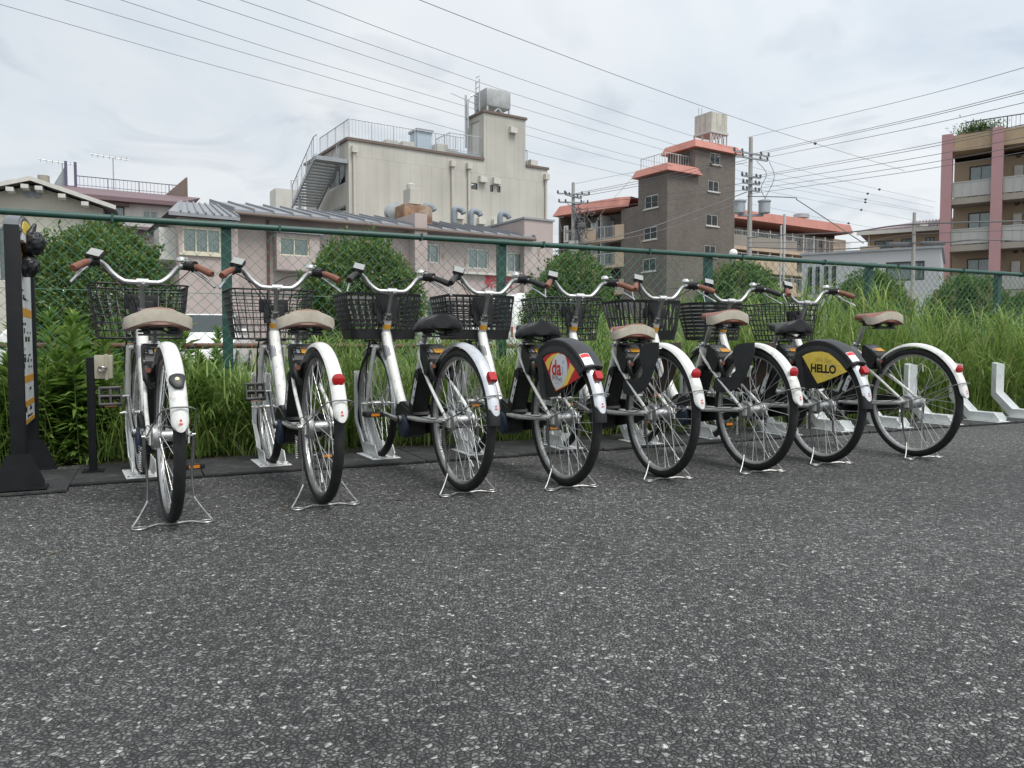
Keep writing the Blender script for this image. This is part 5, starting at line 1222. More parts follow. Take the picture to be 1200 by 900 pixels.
antenna(B, fB.x(138, 5), 5, zt, 1.9); antenna(B, fB.x(79, 6), 6, zt - .4, 2.0)
xa_, za_ = fB.q(134, 268, -2.2); xb_, zb_ = fB.q(186, 290, -2.2); B.p('lean_to_wall', MB().box(xa_, xb_, -2.2, 0, 0, za_), M('pinkish_siding', (.33, .25, .25), .7, var=.1)); B.p('lean_to_roof', MB().box(xa_ - .2, xb_ + .2, -2.5, 0, za_, za_ + .12), m_maroon)

# --- pink house with grey metal roofs
fC = Frame(286, 27, 57.5); C = Bld('pink_building', 'long pink mortar building with grey metal roofs and curtained windows', fC)
xm0, xm1 = fC.x(281), fC.x(647); ze = fC.z(286, 249.5); OFF = -1.1
hs = [(fC.x(494.5), fC.x(515.5), fC.z(505, 308), fC.z(505, 285.5)), (fC.x(548.5), fC.x(572.5), fC.z(560, 315), fC.z(560, 291.5)), (fC.x(594), fC.x(613), fC.z(603, 319), fC.z(603, 296)),
      (fC.x(640) - .9, fC.x(640), fC.z(640, 330), fC.z(640, 306)), (fC.x(425), fC.x(460), fC.z(440, 300), fC.z(440, 280)),
      (fC.x(380), fC.x(420), fC.z(400, 392), fC.z(400, 362)), (fC.x(550), fC.x(592), 0.4, fC.z(570, 350)), (fC.x(500), fC.x(535), .9, fC.z(515, 352))]
C.wall(fC, xm0, xm1, 0, ze - .12, hs, m_pink); [C.window(fC, *h, 2, m_alum, curtain=m_lace if k < 5 else None, frw=.06) for k, h in enumerate(hs)]
C.shell(xm0, xm1, 0, 7, ze - .12, m_pink)
# bay window box
xb0, zb1 = fC.q(324, 272, -.5); xb1, zb0 = fC.q(375, 318, -.5); hb_ = (fC.x(329.5, -.5), fC.x(364, -.5), fC.z(347, 300, -.5), fC.z(347, 278.5, -.5))
C.wall(fC, xb0, xb1, zb0, zb1, [hb_], m_pink, 'bay_front', -.5); C.window(fC, *hb_, 2, m_ivory, off=-.5, curtain=m_lace); mb = MB(); mb.box(xb0, xb0 + .02, -.49, 0, zb0, zb1); mb.box(xb1 - .02, xb1, -.49, 0, zb0, zb1); mb.box(xb0, xb1, -.49, 0, zb0 - .03, zb0); C.p('bay_sides', mb, m_pink); C.p('bay_roof', MB().box(xb0 - .1, xb1 + .1, -.62, 0, zb1, zb1 + .07), m_rfgrey)
# main roof in two slopes either side of the chimney block
def mono_roof(x0, x1, zf, yb, zb, label=None):
    r = C.p('roof', MB().add([(x0, -.5, zf), (x1, -.5, zf), (x1, yb, zb), (x0, yb, zb), (x0, -.5, zf - .14), (x1, -.5, zf - .14), (x1, yb, zf - .14), (x0, yb, zf - .14)], [(0, 1, 2, 3), (0, 4, 5, 1), (1, 5, 6, 2), (2, 6, 7, 3), (3, 7, 4, 0), (4, 7, 6, 5)]), m_rfgrey)
    n = int((x1 - x0) / .62)
    for i in range(n + 1):
        x = x0 + .03 + i * (x1 - x0 - .06) / n; C.p('roof_seam', MB().add([(x - .025, -.52, zf - .02), (x + .025, -.52, zf - .02), (x + .025, yb, zb), (x - .025, yb, zb), (x - .025, -.52, zf + .07), (x + .025, -.52, zf + .07), (x + .025, yb, zb + .07), (x - .025, yb, zb + .07)], [(0, 1, 2, 3), (4, 7, 6, 5), (0, 4, 5, 1), (1, 5, 6, 2), (2, 6, 7, 3), (3, 7, 4, 0)]), m_seam, None, r)
    return r
zr_ = fC.z(400, 250, 3.4); mono_roof(xm0 - .25, fC.x(480), ze + .02, 3.4, zr_); zr2 = fC.z(540, 263, 3.4); mono_roof(fC.x(494.5), fC.x(620), ze - .0, 3.4, zr2)
C.p('gutter', MB().tube([(xm0 - .2, -.58, ze - .12), (fC.x(619), -.58, ze - .12)], .06, 8), m_capb, smooth=True)
C.p('chimney_block', MB().box(fC.x(480), fC.x(494.2), -.55, 1.2, 0, fC.z(487, 252.5)), m_pink)
x0_, z0_ = fC.q(614.6, 256.5, -.3); x1_, _ = fC.q(648, 259, -.3); C.p('stair_block', MB().box(x0_, x1_, -.3, 5, 0, z0_ ), m_pink); C.p('stair_coping', MB().box(x0_ - .06, x1_ + .06, -.36, 5.06, z0_, z0_ + .08), m_steel)
for px in (315.5, 617.5): x = fC.x(px); C.p('downpipe', MB().tube([(x, -.07, 0), (x, -.07, ze - .2)], .045, 8), M('downpipe_brown', (.14, .07, .055), .5), smooth=True)
C.p('sign_ledge', MB().box(fC.x(540), fC.x(606), -.18, 0, fC.z(560, 322), fC.z(560, 319.5)), m_wtrim)
zs_ = fC.z(580, 330)
def cjk(): return textmb('雅  会', 1.0, (0, 0, 0), (1, 0, 0), (0, 0, 1), bold=.02, thick=0)
t_ = textmb('株 会', .62, ((fC.x(563) + fC.x(606)) / 2, -.03, zs_), (1, 0, 0), (0, 0, 1), bold=.018, thick=-.0); C.p('red_lettering', t_, M('red_paint_letters', (.50, .04, .06), .6))
# front annex with its own hipped metal roof
xa0, xa1 = fC.x(212, OFF), fC.x(281, OFF); zea = fC.z(240, 253, OFF); ha = (fC.x(216, OFF), fC.x(262, OFF), fC.z(240, 297.5, OFF), fC.z(240, 267, OFF))
C.wall(fC, xa0, xa1, 0, zea - .1, [ha], m_pink, 'annex_front', OFF); C.window(fC, *ha, 3, m_ivory, off=OFF, curtain=m_lace, frw=.07); C.p('window_sill', MB().box(ha[0] - .1, ha[1] + .1, OFF - .08, OFF, ha[2] - .08, ha[2] - .01), m_ivory)
mb = MB(); mb.add([(xa0, OFF, 0), (xa0, 6, 0), (xa0, 6, zea - .1), (xa0, OFF, zea - .1)], [(0, 1, 2, 3)]); mb.add([(xa1, OFF, 0), (xa1, 0, 0), (xa1, 0, zea - .1), (xa1, OFF, zea - .1)], [(0, 1, 2, 3)]); C.p('annex_sides', mb, m_pink)
yr = 1.6; xr0, zra = fC.q(209, 236, yr); xr1 = fC.x(268, yr); xe0, xe1 = fC.x(201, OFF - .4), fC.x(284, OFF - .4)
ra = C.p('annex_roof', MB().add([(xe0, OFF - .4, zea), (xe1, OFF - .4, zea), (xe1 + .2, yr, zra), (xr0, yr, zra), (xe0, yr + 2.6, zea), (xe1 + .2, yr + 2.6, zea), (xe0, OFF - .4, zea - .12), (xe1, OFF - .4, zea - .12)], [(0, 1, 2, 3), (3, 2, 5, 4), (0, 3, 4), (0, 6, 7, 1)]), m_rfgrey)
for i in range(8):
    f_ = (i + .2) / 7.4; a = (xe0 + .3 + (xe1 - xe0 - .3) * f_, OFF - .42, zea); b = (xr0 + .05 + (xe1 + .2 - xr0 - .1) * f_, yr, zra); C.p('roof_seam', MB().tube([Vector(a) + Vector((0, 0, .02)), Vector(b) + Vector((0, 0, .02))], .04, 4), m_seam, None, ra)
ls = fC.side(xa0); lx0 = -3.0; C.p('porch_canopy', MB().box(xa0 - 1.3, xa0, .2, 2.2, zea - 1.0, zea - .88), m_rfgrey); C.p('side_bay', MB().box(xa0 - .5, xa0, -.6, .6, ha[2] - .2, zea - .4), m_offw)
# roof plant: gooseneck vents, blower, small tank, condenser
for px, py in ((497, 243), (532, 246.5), (552, 249), (586, 252)):
    x, z = fC.q(px, py, 3.4); zb_ = zr2 - .1; C.p('gooseneck_vent', MB().tube(cr([(x, 3.4, zb_), (x, 3.4, z - .1), (x + .12, 3.4, z + .08), (x + .38, 3.35, z + .02), (x + .45, 3.3, z - .12)], 4), .135, 12), m_duct, smooth=True)
x, z = fC.q(463, 249, 2.6); C.p('blower', MB().lathe([(.1, 0), (.42, .05), (.42, .4), (.1, .45)], (x, 2.4, z), 'y', 20).tube([(x + .3, 2.6, z), (x + 1.1, 2.6, z)], .2, 10), m_galv, smooth=True)
x, z = fC.q(486, 246, 1.5); C.p('rusty_duct', MB().box(x - .75, x + .55, .9, 1.9, z - .75, z + .12, ch=.12), m_rustm, smooth=True)
x0_, z1_ = fC.q(477, 221, 1.5); x1_, z0_ = fC.q(488, 239, 1.5); mb = MB(); mb.box(x0_, x1_, 1.2, 1.9, z0_, z1_, ch=.03); mb.box(x0_ - .08, x1_ + .08, 1.12, 1.98, z0_ - .08, z0_); mb.lathe([(.2, z1_), (.2, z1_ + .18), (.05, z1_ + .26)], ((x0_ + x1_) / 2, 1.55, 0), 'z', 12); C.p('exhaust_housing', mb, m_creamp)
x0_, z1_ = fC.q(603, 259.5, 2); x1_, z0_ = fC.q(614, 271, 2); C.p('condenser', MB().box(x0_, x1_, 1.6, 2.4, z0_, z1_, ch=.05), m_dkfr)

def brickmat(name, c1, c2, mortar, scale, bw=.5, rh=.25, ms=.012):
    m = bpy.data.materials.new(name); m.use_nodes = True; t = m.node_tree; b = t.nodes['Principled BSDF']; c = N(t, 'ShaderNodeTexCoord'); sp = N(t, 'ShaderNodeSeparateXYZ'); L(t, c.outputs['Object'], sp.inputs[0]); ad = N(t, 'ShaderNodeMath', operation='ADD'); L(t, sp.outputs[0], ad.inputs[0]); L(t, sp.outputs[1], ad.inputs[1])
    cb = N(t, 'ShaderNodeCombineXYZ'); L(t, ad.outputs[0], cb.inputs[0]); L(t, sp.outputs[2], cb.inputs[1]); k = N(t, 'ShaderNodeTexBrick'); L(t, cb.outputs[0], k.inputs['Vector']); k.inputs['Color1'].default_value = (*c1, 1); k.inputs['Color2'].default_value = (*c2, 1); k.inputs['Mortar'].default_value = (*mortar, 1); k.inputs['Scale'].default_value = scale; k.inputs['Mortar Size'].default_value = ms; k.inputs['Brick Width'].default_value = bw; k.inputs['Row Height'].default_value = rh
    n = N(t, 'ShaderNodeTexNoise'); n.inputs['Scale'].default_value = .35; n.inputs['Detail'].default_value = 4; L(t, c.outputs['Object'], n.inputs['Vector']); r = N(t, 'ShaderNodeMapRange'); r.inputs[1].default_value = .3; r.inputs[2].default_value = .7; r.inputs[3].default_value = .85; r.inputs[4].default_value = 1.12; L(t, n.outputs[0], r.inputs[0])
    x = N(t, 'ShaderNodeMix', data_type='RGBA', blend_type='MULTIPLY'); x.inputs[0].default_value = 1; L(t, k.outputs[0], x.inputs[6]); L(t, r.outputs[0], x.inputs[7])
    mp = N(t, 'ShaderNodeMapping'); mp.inputs['Scale'].default_value = (1.6, 1.6, .07); L(t, c.outputs['Object'], mp.inputs[0]); n2 = N(t, 'ShaderNodeTexNoise'); n2.inputs['Scale'].default_value = 1; n2.inputs['Detail'].default_value = 4; n2.inputs['Roughness'].default_value = .7; L(t, mp.outputs[0], n2.inputs['Vector'])   # rain streaks
    r2 = N(t, 'ShaderNodeMapRange'); r2.inputs[1].default_value = .48; r2.inputs[2].default_value = .75; r2.inputs[3].default_value = 1; r2.inputs[4].default_value = .88; L(t, n2.outputs[0], r2.inputs[0]); x4 = N(t, 'ShaderNodeMix', data_type='RGBA', blend_type='MULTIPLY'); x4.inputs[0].default_value = 1; L(t, x.outputs[2], x4.inputs[6]); L(t, r2.outputs[0], x4.inputs[7]); L(t, x4.outputs[2], b.inputs['Base Color']); b.inputs['Roughness'].default_value = .75; return m
m_brown = brickmat('brown_tile', (.115, .095, .082), (.145, .122, .105), (.17, .155, .14), 1.6); m_tanb = brickmat('tan_tile', (.36, .265, .165), (.41, .305, .195), (.33, .26, .19), 2.4)
m_cream = brickmat('cream_alc_panel', (.475, .46, .41), (.465, .45, .40), (.37, .355, .315), 1.0, .62, 3.4, .012)
# --- tall beige block with outside stair, roof rail and stair tower
fD = Frame(411, 39, 57); D = Bld('beige_block', 'tall beige block with outside stair, roof railing and steel water tank', fD)
xt, xs_ = fD.x(567.5), fD.x(615.6); xe = fD.x(641); zt = fD.z(411, 164.5); ztw = fD.z(567.5, 131.5); zr_ = fD.z(641, 199)
zt = (zt + fD.z(567, 188)) / 2
hs = [(fD.x(552.6), fD.x(560), fD.z(556, 222), fD.z(556, 214.5)), (fD.x(574.5), fD.x(578.3), fD.z(576, 224.8), fD.z(576, 217)), (fD.x(582.7), fD.x(586.7), fD.z(584, 225.5), fD.z(584, 218))]
D.wall(fD, 0, xt, 0, zt, hs[:1], m_cream); D.wall(fD, xt, xs_, 0, ztw, hs[1:], m_cream, 'tower_front'); D.wall(fD, xs_, xe, 0, zr_, [], m_cream, 'right_front')
for h in hs: D.window(fD, *h, 1, m_dkfr, frw=.04)
DEP = 13.0; sD = fD.side(0); stw = fD.side(xt); tdep = -stw.x(548)
wl = (sD.x(386.5), sD.x(406.8), sD.z(397, 219), sD.z(397, 192)); wl2 = (sD.x(390), sD.x(407), sD.z(398, 250), sD.z(398, 243))
DEP = -sD.x(361); D.wall(sD, -DEP, 0, 0, zt, [wl, wl2], m_cream, 'side_wall'); D.window(sD, *wl, 2, m_alum, frw=.1); D.window(sD, *wl2, 2, m_alum)
mb = MB(); mb.add([(0, 0, zt), (xt, 0, zt), (xt, DEP, zt), (0, DEP, zt)], [(0, 1, 2, 3)]); mb.add([(xe, 0, 0), (xe, DEP, 0), (xe, DEP, zr_), (xe, 0, zr_)], [(0, 1, 2, 3)]); mb.add([(xs_, 0, zr_), (xe, 0, zr_), (xe, DEP, zr_), (xs_, DEP, zr_)], [(0, 1, 2, 3)]); mb.add([(0, DEP, 0), (xe, DEP, 0), (xe, DEP, zr_), (0, DEP, zr_)], [(0, 1, 2, 3)]); D.p('flat_roof', mb, m_steel)
hd_ = (stw.x(552.5), stw.x(562), zt + .05, stw.z(557, 143)); D.wall(stw, -tdep, 0, zt, ztw, [hd_], m_cream, 'tower_side'); D.p('roof_door', MB().box(hd_[0], hd_[1], .06, .1, hd_[2], hd_[3]), m_ac, stw)
mb = MB(); mb.add([(xt, tdep, zr_), (xs_, tdep, zr_), (xs_, tdep, ztw), (xt, tdep, ztw)], [(0, 1, 2, 3)]); mb.add([(xs_, 0, zr_), (xs_, tdep, zr_), (xs_, tdep, ztw), (xs_, 0, ztw)], [(0, 1, 2, 3)]); mb.add([(xt, 0, ztw), (xs_, 0, ztw), (xs_, tdep, ztw), (xt, tdep, ztw)], [(0, 1, 2, 3)]); D.p('tower_back', mb, m_cream)
for a, b, c, d, z in ((-.1, xt, -.08, .12, zt), (xt - .08, xs_ + .08, -.08, .12, ztw), (xs_, xe + .08, -.08, .12, zr_), (-.12, .1, .12, DEP, zt), (xt - .08, xt + .1, .12, tdep, ztw)): D.p('coping', MB().box(a, b, c, d, z, z + .13), m_capb)
D.rail('roof_railing', fD, [(.1, 4.5, zt + .1), (.1, .15, zt + .1), (xt - 1.2, .15, zt + .1)], 1.0, m_galv, .17, .014, 1.2); D.rail('roof_railing', fD, [(xs_ + .1, .2, zr_ + .1), (xe - 1.3, .2, zr_ + .1), (xe - 1.3, 3, zr_ + .1)], .9, m_galv, .17, .014)
for px in (416.5, 530, 549, 638.5): x = fD.x(px); D.p('downpipe', MB().tube([(x, -.1, 0), (x, -.1, (zt if px < 600 else zr_) - .5)], .07, 8), m_pipe, smooth=True); D.p('rain_head', MB().box(x - .14, x + .14, -.26, 0, (zt if px < 600 else zr_) - .62, (zt if px < 600 else zr_) - .3), m_pipe)
for px, py in ((564.5, 211), (580.5, 213), (600, 153.5), (538, 254), (563, 260), (580, 262)): x, z = fD.q(px, py); D.p('vent_hood', MB().prism([(x - .22, z - .15), (x + .22, z - .15), (x + .22, z + .12), (x - .22, z + .2)], -.25, 0), m_ac)
x0_, z1_ = fD.q(489, 153, 1.2); x1_, _ = fD.q(506, 156, 1.2); D.p('duct_housing', MB().box(x0_, x1_, 1.2, 2.1, zt, z1_), m_bluebox); D.p('housing_cap', MB().box(x0_ - .08, x1_ + .08, 1.1, 2.2, z1_, z1_ + .12), m_steel)
for px0, px1, py in ((449, 465, 164.5), (468, 484, 166.5), (508.5, 522, 169), (519, 534, 175)): x0_, z1_ = fD.q(px0, py, 1); x1_ = fD.x(px1, 1); D.p('condenser', MB().box(x0_, x1_, .6, 1.3, zt + .1, z1_, ch=.04), m_ac)
x0_, z1_ = fD.q(619, 183, 1.2); D.p('condenser', MB().box(x0_, x0_ + .5, .9, 1.5, zr_, zr_ + .75, ch=.04), m_ac)
# water tank on legs
xc, zc_ = fD.q(582, 115, 2); xk0, xk1 = fD.x(571, .8), fD.x(599, .8); hw = (xk1 - xk0) / 2; xc = (xk0 + xk1) / 2; z0_, z1_ = fD.z(585, 126, .8), fD.z(585, 104.5, .8); yk = 2.3
D.p('water_tank', MB().box(xc - hw, xc + hw, .8, yk, z0_, z1_, ch=.12), m_tankg, smooth=True); mb = MB()
for sx_ in (-1, 1):
    for y in (.9, yk - .1): mb.tube([(xc + sx_ * hw * .9, y, ztw), (xc + sx_ * hw * .9, y, z0_)], .07, 4)
    mb.tube([(xc + sx_ * hw * .9, .9, ztw), (xc, .9, z0_)], .05, 4); mb.tube([(xc + sx_ * hw * .9, yk - .1, ztw), (xc, yk - .1, z0_)], .05, 4)
D.p('tank_stand', mb, m_galv); mb = MB(); [mb.tube([(xc - hw - .25, y, ztw), (xc - hw - .25, y, z1_ + .5)], .03, 4) for y in (1.2, 1.6)]; [mb.tube([(xc - hw - .25, 1.2, ztw + .3 * i), (xc - hw - .25, 1.6, ztw + .3 * i)], .02, 4) for i in range(1, 9)]; D.p('tank_ladder', mb, m_galv)
mb = MB(); xq = fD.x(549, tdep); mb.tube([(xt - .25, tdep - .3, zt + 1), (xt - .25, tdep - .3, ztw + 1.3)], .06, 6); mb.tube(cr([(xt - .25, tdep - .6, zt + 2), (xt - .25, tdep - .6, ztw + 1.0), (xt + .4, tdep - .6, ztw + 1.2), (xt + .5, tdep - .6, ztw)], 4), .05, 6); mb.tube([(xt - 1.2, tdep - .3, ztw + 1.25), (xt + .5, tdep - .3, ztw + .9)], .02, 4); D.p('tower_pipes', mb, m_galv)
# landing at the tower door
D.p('door_landing', MB().box(xt - 2.0, xt - .02, .2, tdep, zt + .15, zt + .3), m_steel); D.rail('landing_railing', fD, [(xt - 2.0, tdep, zt + .3), (xt - 2.0, .25, zt + .3), (xt - .05, .25, zt + .3)], 1.0, m_galv, .2, .014)
# outside stair along the side wall
zl_ = sD.z(385, 184, -1.0); xs1 = sD.x(384, -1.0); xs0, zs0 = sD.q(356, 240, -1.0); NS = 17
for i in range(NS):
    f_ = i / (NS - 1); x = xs0 + (xs1 - xs0) * f_; z = zs0 + (zl_ - zs0) * f_; D.p('stair_step', MB().box(x - .16, x + .16, -1.6, -.3, z - .06, z), m_galv, sD)
for y in (-1.62, -.28): D.p('stair_stringer', MB().add([(xs0 - .2, y, zs0 - .30), (xs1, y, zl_ - .2), (xs1, y, zl_ - .04), (xs0 - .2, y, zs0 - .14), (xs0 - .2, y + .05, zs0 - .30), (xs1, y + .05, zl_ - .2), (xs1, y + .05, zl_ - .04), (xs0 - .2, y + .05, zs0 - .14)], [(0, 1, 2, 3), (4, 7, 6, 5), (0, 4, 5, 1), (1, 5, 6, 2), (2, 6, 7, 3), (3, 7, 4, 0)]), m_steel, sD)
xl1 = sD.x(394, -.3); D.p('stair_landing', MB().box(xs1, xl1 + 1.2, -1.65, -.02, zl_ - .2, zl_), m_steel, sD)
D.rail('stair_railing', sD, [(xs0, -1.6, zs0), (xs1, -1.6, zl_), (xl1 + 1.2, -1.6, zl_)], 1.0, m_galv, .28, .014); D.rail('stair_railing', sD, [(xs0, -.3, zs0), (xs1, -.3, zl_)], 1.0, m_galv, .28, .014)
for x in (xs0 + 1,): D.p('stair_post', MB().box(x - .06, x + .06, -1.6, -1.48, 0, zs0 + (zl_ - zs0) * ((x - xs0) / (xs1 - xs0)) - .3), m_steel, sD)

# --- brown tiled flats with orange-red parapets
m_orng = M('orange_parapet', (.47, .205, .165), .7, var=.10, scale=.5, dirt=((.33, .1, .075), .5, .8, .4)); m_beigeb = M('balcony_beige', (.48, .37, .27), .8, var=.08, scale=.6, dirt=((.34, .26, .19), .4, .8, .3)); m_recess = M('recess_wall', (.27, .245, .215), .85, var=.1, scale=.5); m_rwht = M('railing_white', (.48, .49, .48), .5)  # parapet orange desaturated to paint in distance haze
fE = Frame(780, 65, 57); E = Bld('brown_flats', 'brown tiled block of flats with orange-red parapets and roof tank', fE)
xB = fE.x(812); xA1 = fE.x(858.6); sE = fE.side(0); dB = -sE.x(746.5); zB = fE.z(780, 198.5); sA = fE.side(xB); dA = -sA.x(780); zA = fE.z(812, 171)
wr = [(829.5, 179, 841.5, 192.3), (827.6, 211.3, 840.3, 224.3), (825.7, 251.2, 839.6, 264.5), (824.4, 287.3, 837.7, 301)]
hs = [(fE.x(a), fE.x(c), fE.z((a + c) / 2, d), fE.z((a + c) / 2, b)) for a, b, c, d in wr]; hs.append((hs[3][0], hs[3][1], hs[3][2] - 2.9, hs[3][3] - 2.9))
E.wall(fE, xB, xA1, 0, zA, hs, m_brown); E.wall(fE, 0, xB, 0, zB, [], m_brown, 'stair_front'); [E.window(fE, *h, 2, m_alum, curtain=m_drape, frw=.07) for h in hs]
for h in hs: E.p('window_sill', MB().box(h[0] - .1, h[1] + .1, -.1, 0, h[2] - .1, h[2]), m_wtrim)
wl = [(753.8, 229, 769.6, 244.3), (752.9, 266.4, 768.4, 281), (752, 303, 767.5, 318)]; hl = [(sE.x(a), sE.x(c), sE.z((a + c) / 2, d), sE.z((a + c) / 2, b)) for a, b, c, d in wl]
dL = -sE.x(727); zB2 = sE.z(740, 243); E.wall(sE, -dB, 0, 0, zB, hl, m_brown, 'stair_side'); [E.window(sE, *h, 2, m_alum, curtain=m_drape, frw=.07) for h in hl]; E.wall(sE, -dL, -dB, 0, zB2, [], m_brown, 'link_wall')
for h in hl: E.p('window_sill', MB().box(h[0] - .1, h[1] + .1, -.1, 0, h[2] - .1, h[2]), m_wtrim, sE)
hda = (sA.x(797), sA.x(806), sA.z(800, 193), sA.z(800, 180)); E.wall(sA, -dA, 0, zB - .2, zA, [hda], m_brown, 'tower_side'); E.window(sA, *hda, 2, m_dkfr, frw=.08)
mb = MB(); mb.add([(xA1, 0, 0), (xA1, dA, 0), (xA1, dA, zA), (xA1, 0, zA)], [(0, 1, 2, 3)]); mb.add([(0, dL, 0), (xA1, dL, 0), (xA1, dL, zB2), (0, dL, zB2)], [(0, 1, 2, 3)]); mb.add([(xB, dA, zB2), (xA1, dA, zB2), (xA1, dA, zA), (xB, dA, zA)], [(0, 1, 2, 3)]); mb.add([(0, dB, zB2), (xB, dB, zB2), (xB, dB, zB), (0, dB, zB)], [(0, 1, 2, 3)]); mb.add([(0, dB, zB2), (0, dL, zB2), (xA1, dL, zB2), (xA1, dB, zB2)], [(0, 1, 2, 3)]); E.p('back_walls', mb, m_brown)
def parapet(x0, x1, y0, y1, z0, h, fl, fr=None, nm='parapet'):
    """flared band round a block, closed on top"""
    a = [(x0 - fl, y0 - fl), (x1 + fl, y0 - fl), (x1 + fl, y1 + fl), (x0 - fl, y1 + fl)]; b = [(x0 - fl * .35, y0 - fl * .35), (x1 + fl * .35, y0 - fl * .35), (x1 + fl * .35, y1 + fl * .35), (x0 - fl * .35, y1 + fl * .35)]
    mb = MB(); mb.add([(p, q, z0) for p, q in a] + [(p, q, z0 + h) for p, q in b], [(0, 1, 5, 4), (1, 2, 6, 5), (2, 3, 7, 6), (3, 0, 4, 7), (4, 5, 6, 7), (3, 2, 1, 0)]); return E.p(nm, mb, m_orng, fr)
parapet(0, xB, 0, dB, zB - .1, fE.z(780, 190.5) - zB + .1, .45); parapet(xB, xA1, 0, dA, zA - .1, fE.z(812, 163) - zA + .1, .45)
E.rail('roof_railing', fE, [(.3, dB, zB + .5), (.3, .6, zB + .5), (xB - .2, .6, zB + .5)], 1.1, m_rwht, .3, .02, 1.5)
# roof tank on a lattice base
y0 = 1.2; xk0, xk1 = fE.x(830, y0), fE.x(848.5, y0); xc = (xk0 + xk1) / 2; hw = (xk1 - xk0) / 2; sT = Frame(M_=fE.M @ Matrix.Translation((xk0, y0, 0)) @ Matrix.Rotation(-math.pi / 2, 4, 'Z')); y1 = y0 - sT.x(811); zp_ = fE.z(812, 163.5); zt0, zt1 = fE.z(830, 161, 3), fE.z(830, 139.5, 3); n_ = 3
for i in range(n_):
    x = xc - hw + i * 2 * hw / n_; E.p('tank_panel', MB().box(x + .02, x + 2 * hw / n_ - .02, y0 - .03, y0, zt0, zt1, ch=.01), m_tank)
    y = y0 + i * (y1 - y0) / n_; E.p('tank_panel', MB().box(xc - hw - .03, xc - hw, y + .02, y + (y1 - y0) / n_ - .02, zt0, zt1, ch=.01), m_tank)
E.p('roof_tank', MB().box(xc - hw, xc + hw, y0, y1, zt0, zt1), m_tank); mb = MB(); mb.box(xc - hw - .1, xc + hw + .1, y0 - .1, y1, zt0 - .18, zt0)
for i in range(5): x = xc - hw + i * hw / 2.5 * .99; x2 = x + hw / 2.5 if i < 4 else x; mb.tube([(x, y0, zp_ - .3), (x2, y0, zt0)], .05, 4); mb.tube([(x2, y0, zp_ - .3), (x, y0, zt0)], .05, 4)
E.p('tank_stand', mb, m_rwht)
for k in range(3):
    yy = y0 + k * (y1 - y0) / 2
    for x in (xc - hw, xc + hw): E.p('tank_leg', MB().tube([(x, yy + .03, zp_ - .3), (x, yy + .03, zt0)], .07, 4), m_rwht)
for k in (.3, .7): E.p('tank_vent', MB().tube([(xc - hw + k, y1 - .2, zt1), (xc - hw + k, y1 - .2, zt1 + .8)], .04, 4), m_rwht)
# right wing with open galleries
YO = 4.0; xw0, xw1 = fE.x(852, YO), fE.x(991.5, YO); zp0, zp1 = fE.z(920, 264, YO), fE.z(920, 253.3, YO); zfl = fE.z(938, 295.5, YO); zrl = fE.z(900, 275.5, YO); REC = YO + 1.7
parapet(xw0, xw1, YO, YO + 7, zp0, zp1 - zp0, .35)
px_d = [(861, 870, 0), (876, 886, 1), (891, 899, 0), (904, 912, 1), (922, 936, 0), (943, 951, 1), (956, 970, 0)]
floorh = zp0 - zfl - .4
for lv in range(3):
    zf = zfl + .0 - lv * floorh; hs = []
    for a, b, door in px_d: hs.append((fE.x(a, REC), fE.x(b, REC), zf + (.05 if door else 1.0), zf + 2.05))
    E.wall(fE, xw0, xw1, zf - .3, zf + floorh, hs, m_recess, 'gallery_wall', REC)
    for h, (a, b, door) in zip(hs, px_d):
        if door: E.p('gallery_door', MB().box(h[0], h[1], REC + .06, REC + .1, h[2], h[3]), m_ac if lv else m_steel)
        else: E.window(fE, *h, 2, m_alum, off=REC, frw=.06, curtain=m_drape)
    E.p('gallery_slab', MB().box(xw0, xw1 + .6, YO, REC, zf - .32, zf), m_beigeb)
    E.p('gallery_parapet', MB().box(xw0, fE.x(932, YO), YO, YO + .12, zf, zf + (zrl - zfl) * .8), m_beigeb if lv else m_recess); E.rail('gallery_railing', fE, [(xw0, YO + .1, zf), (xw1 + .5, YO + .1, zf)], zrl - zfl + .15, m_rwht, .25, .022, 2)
    for px in (859, 888, 902, 915, 928, 941, 953, 966): x = fE.x(px, YO); E.p('gallery_post', MB().box(x - .07, x + .07, YO + .14, YO + .28, zf, zf + floorh - .3), m_rwht)
    E.p('end_wall', MB().box(fE.x(977, YO), xw1, YO + .3, REC, zf, zf + floorh - .3), m_beigeb)
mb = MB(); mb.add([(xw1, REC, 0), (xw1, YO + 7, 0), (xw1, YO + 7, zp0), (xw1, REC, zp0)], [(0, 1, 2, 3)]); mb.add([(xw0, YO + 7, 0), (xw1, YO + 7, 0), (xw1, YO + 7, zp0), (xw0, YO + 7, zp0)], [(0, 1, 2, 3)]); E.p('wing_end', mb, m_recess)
x, z = fE.q(939, 254, YO + 4); E.p('roof_ventilator', MB().lathe([(.45, zp1), (.45, z - .2), (.85, z - .15), (.85, z + .25), (.3, z + .4)], (x, YO + 4, 0), 'z', 14), m_galv, smooth=True)
for px in (915.5, 919.5): x, z = fE.q(px, 251 if px > 917 else 264, YO - 9); E.p('white_mast', MB().tube([(x, YO - 9, 0), (x, YO - 9, z)], .11 if px > 917 else .08, 8), m_rwht, smooth=True)
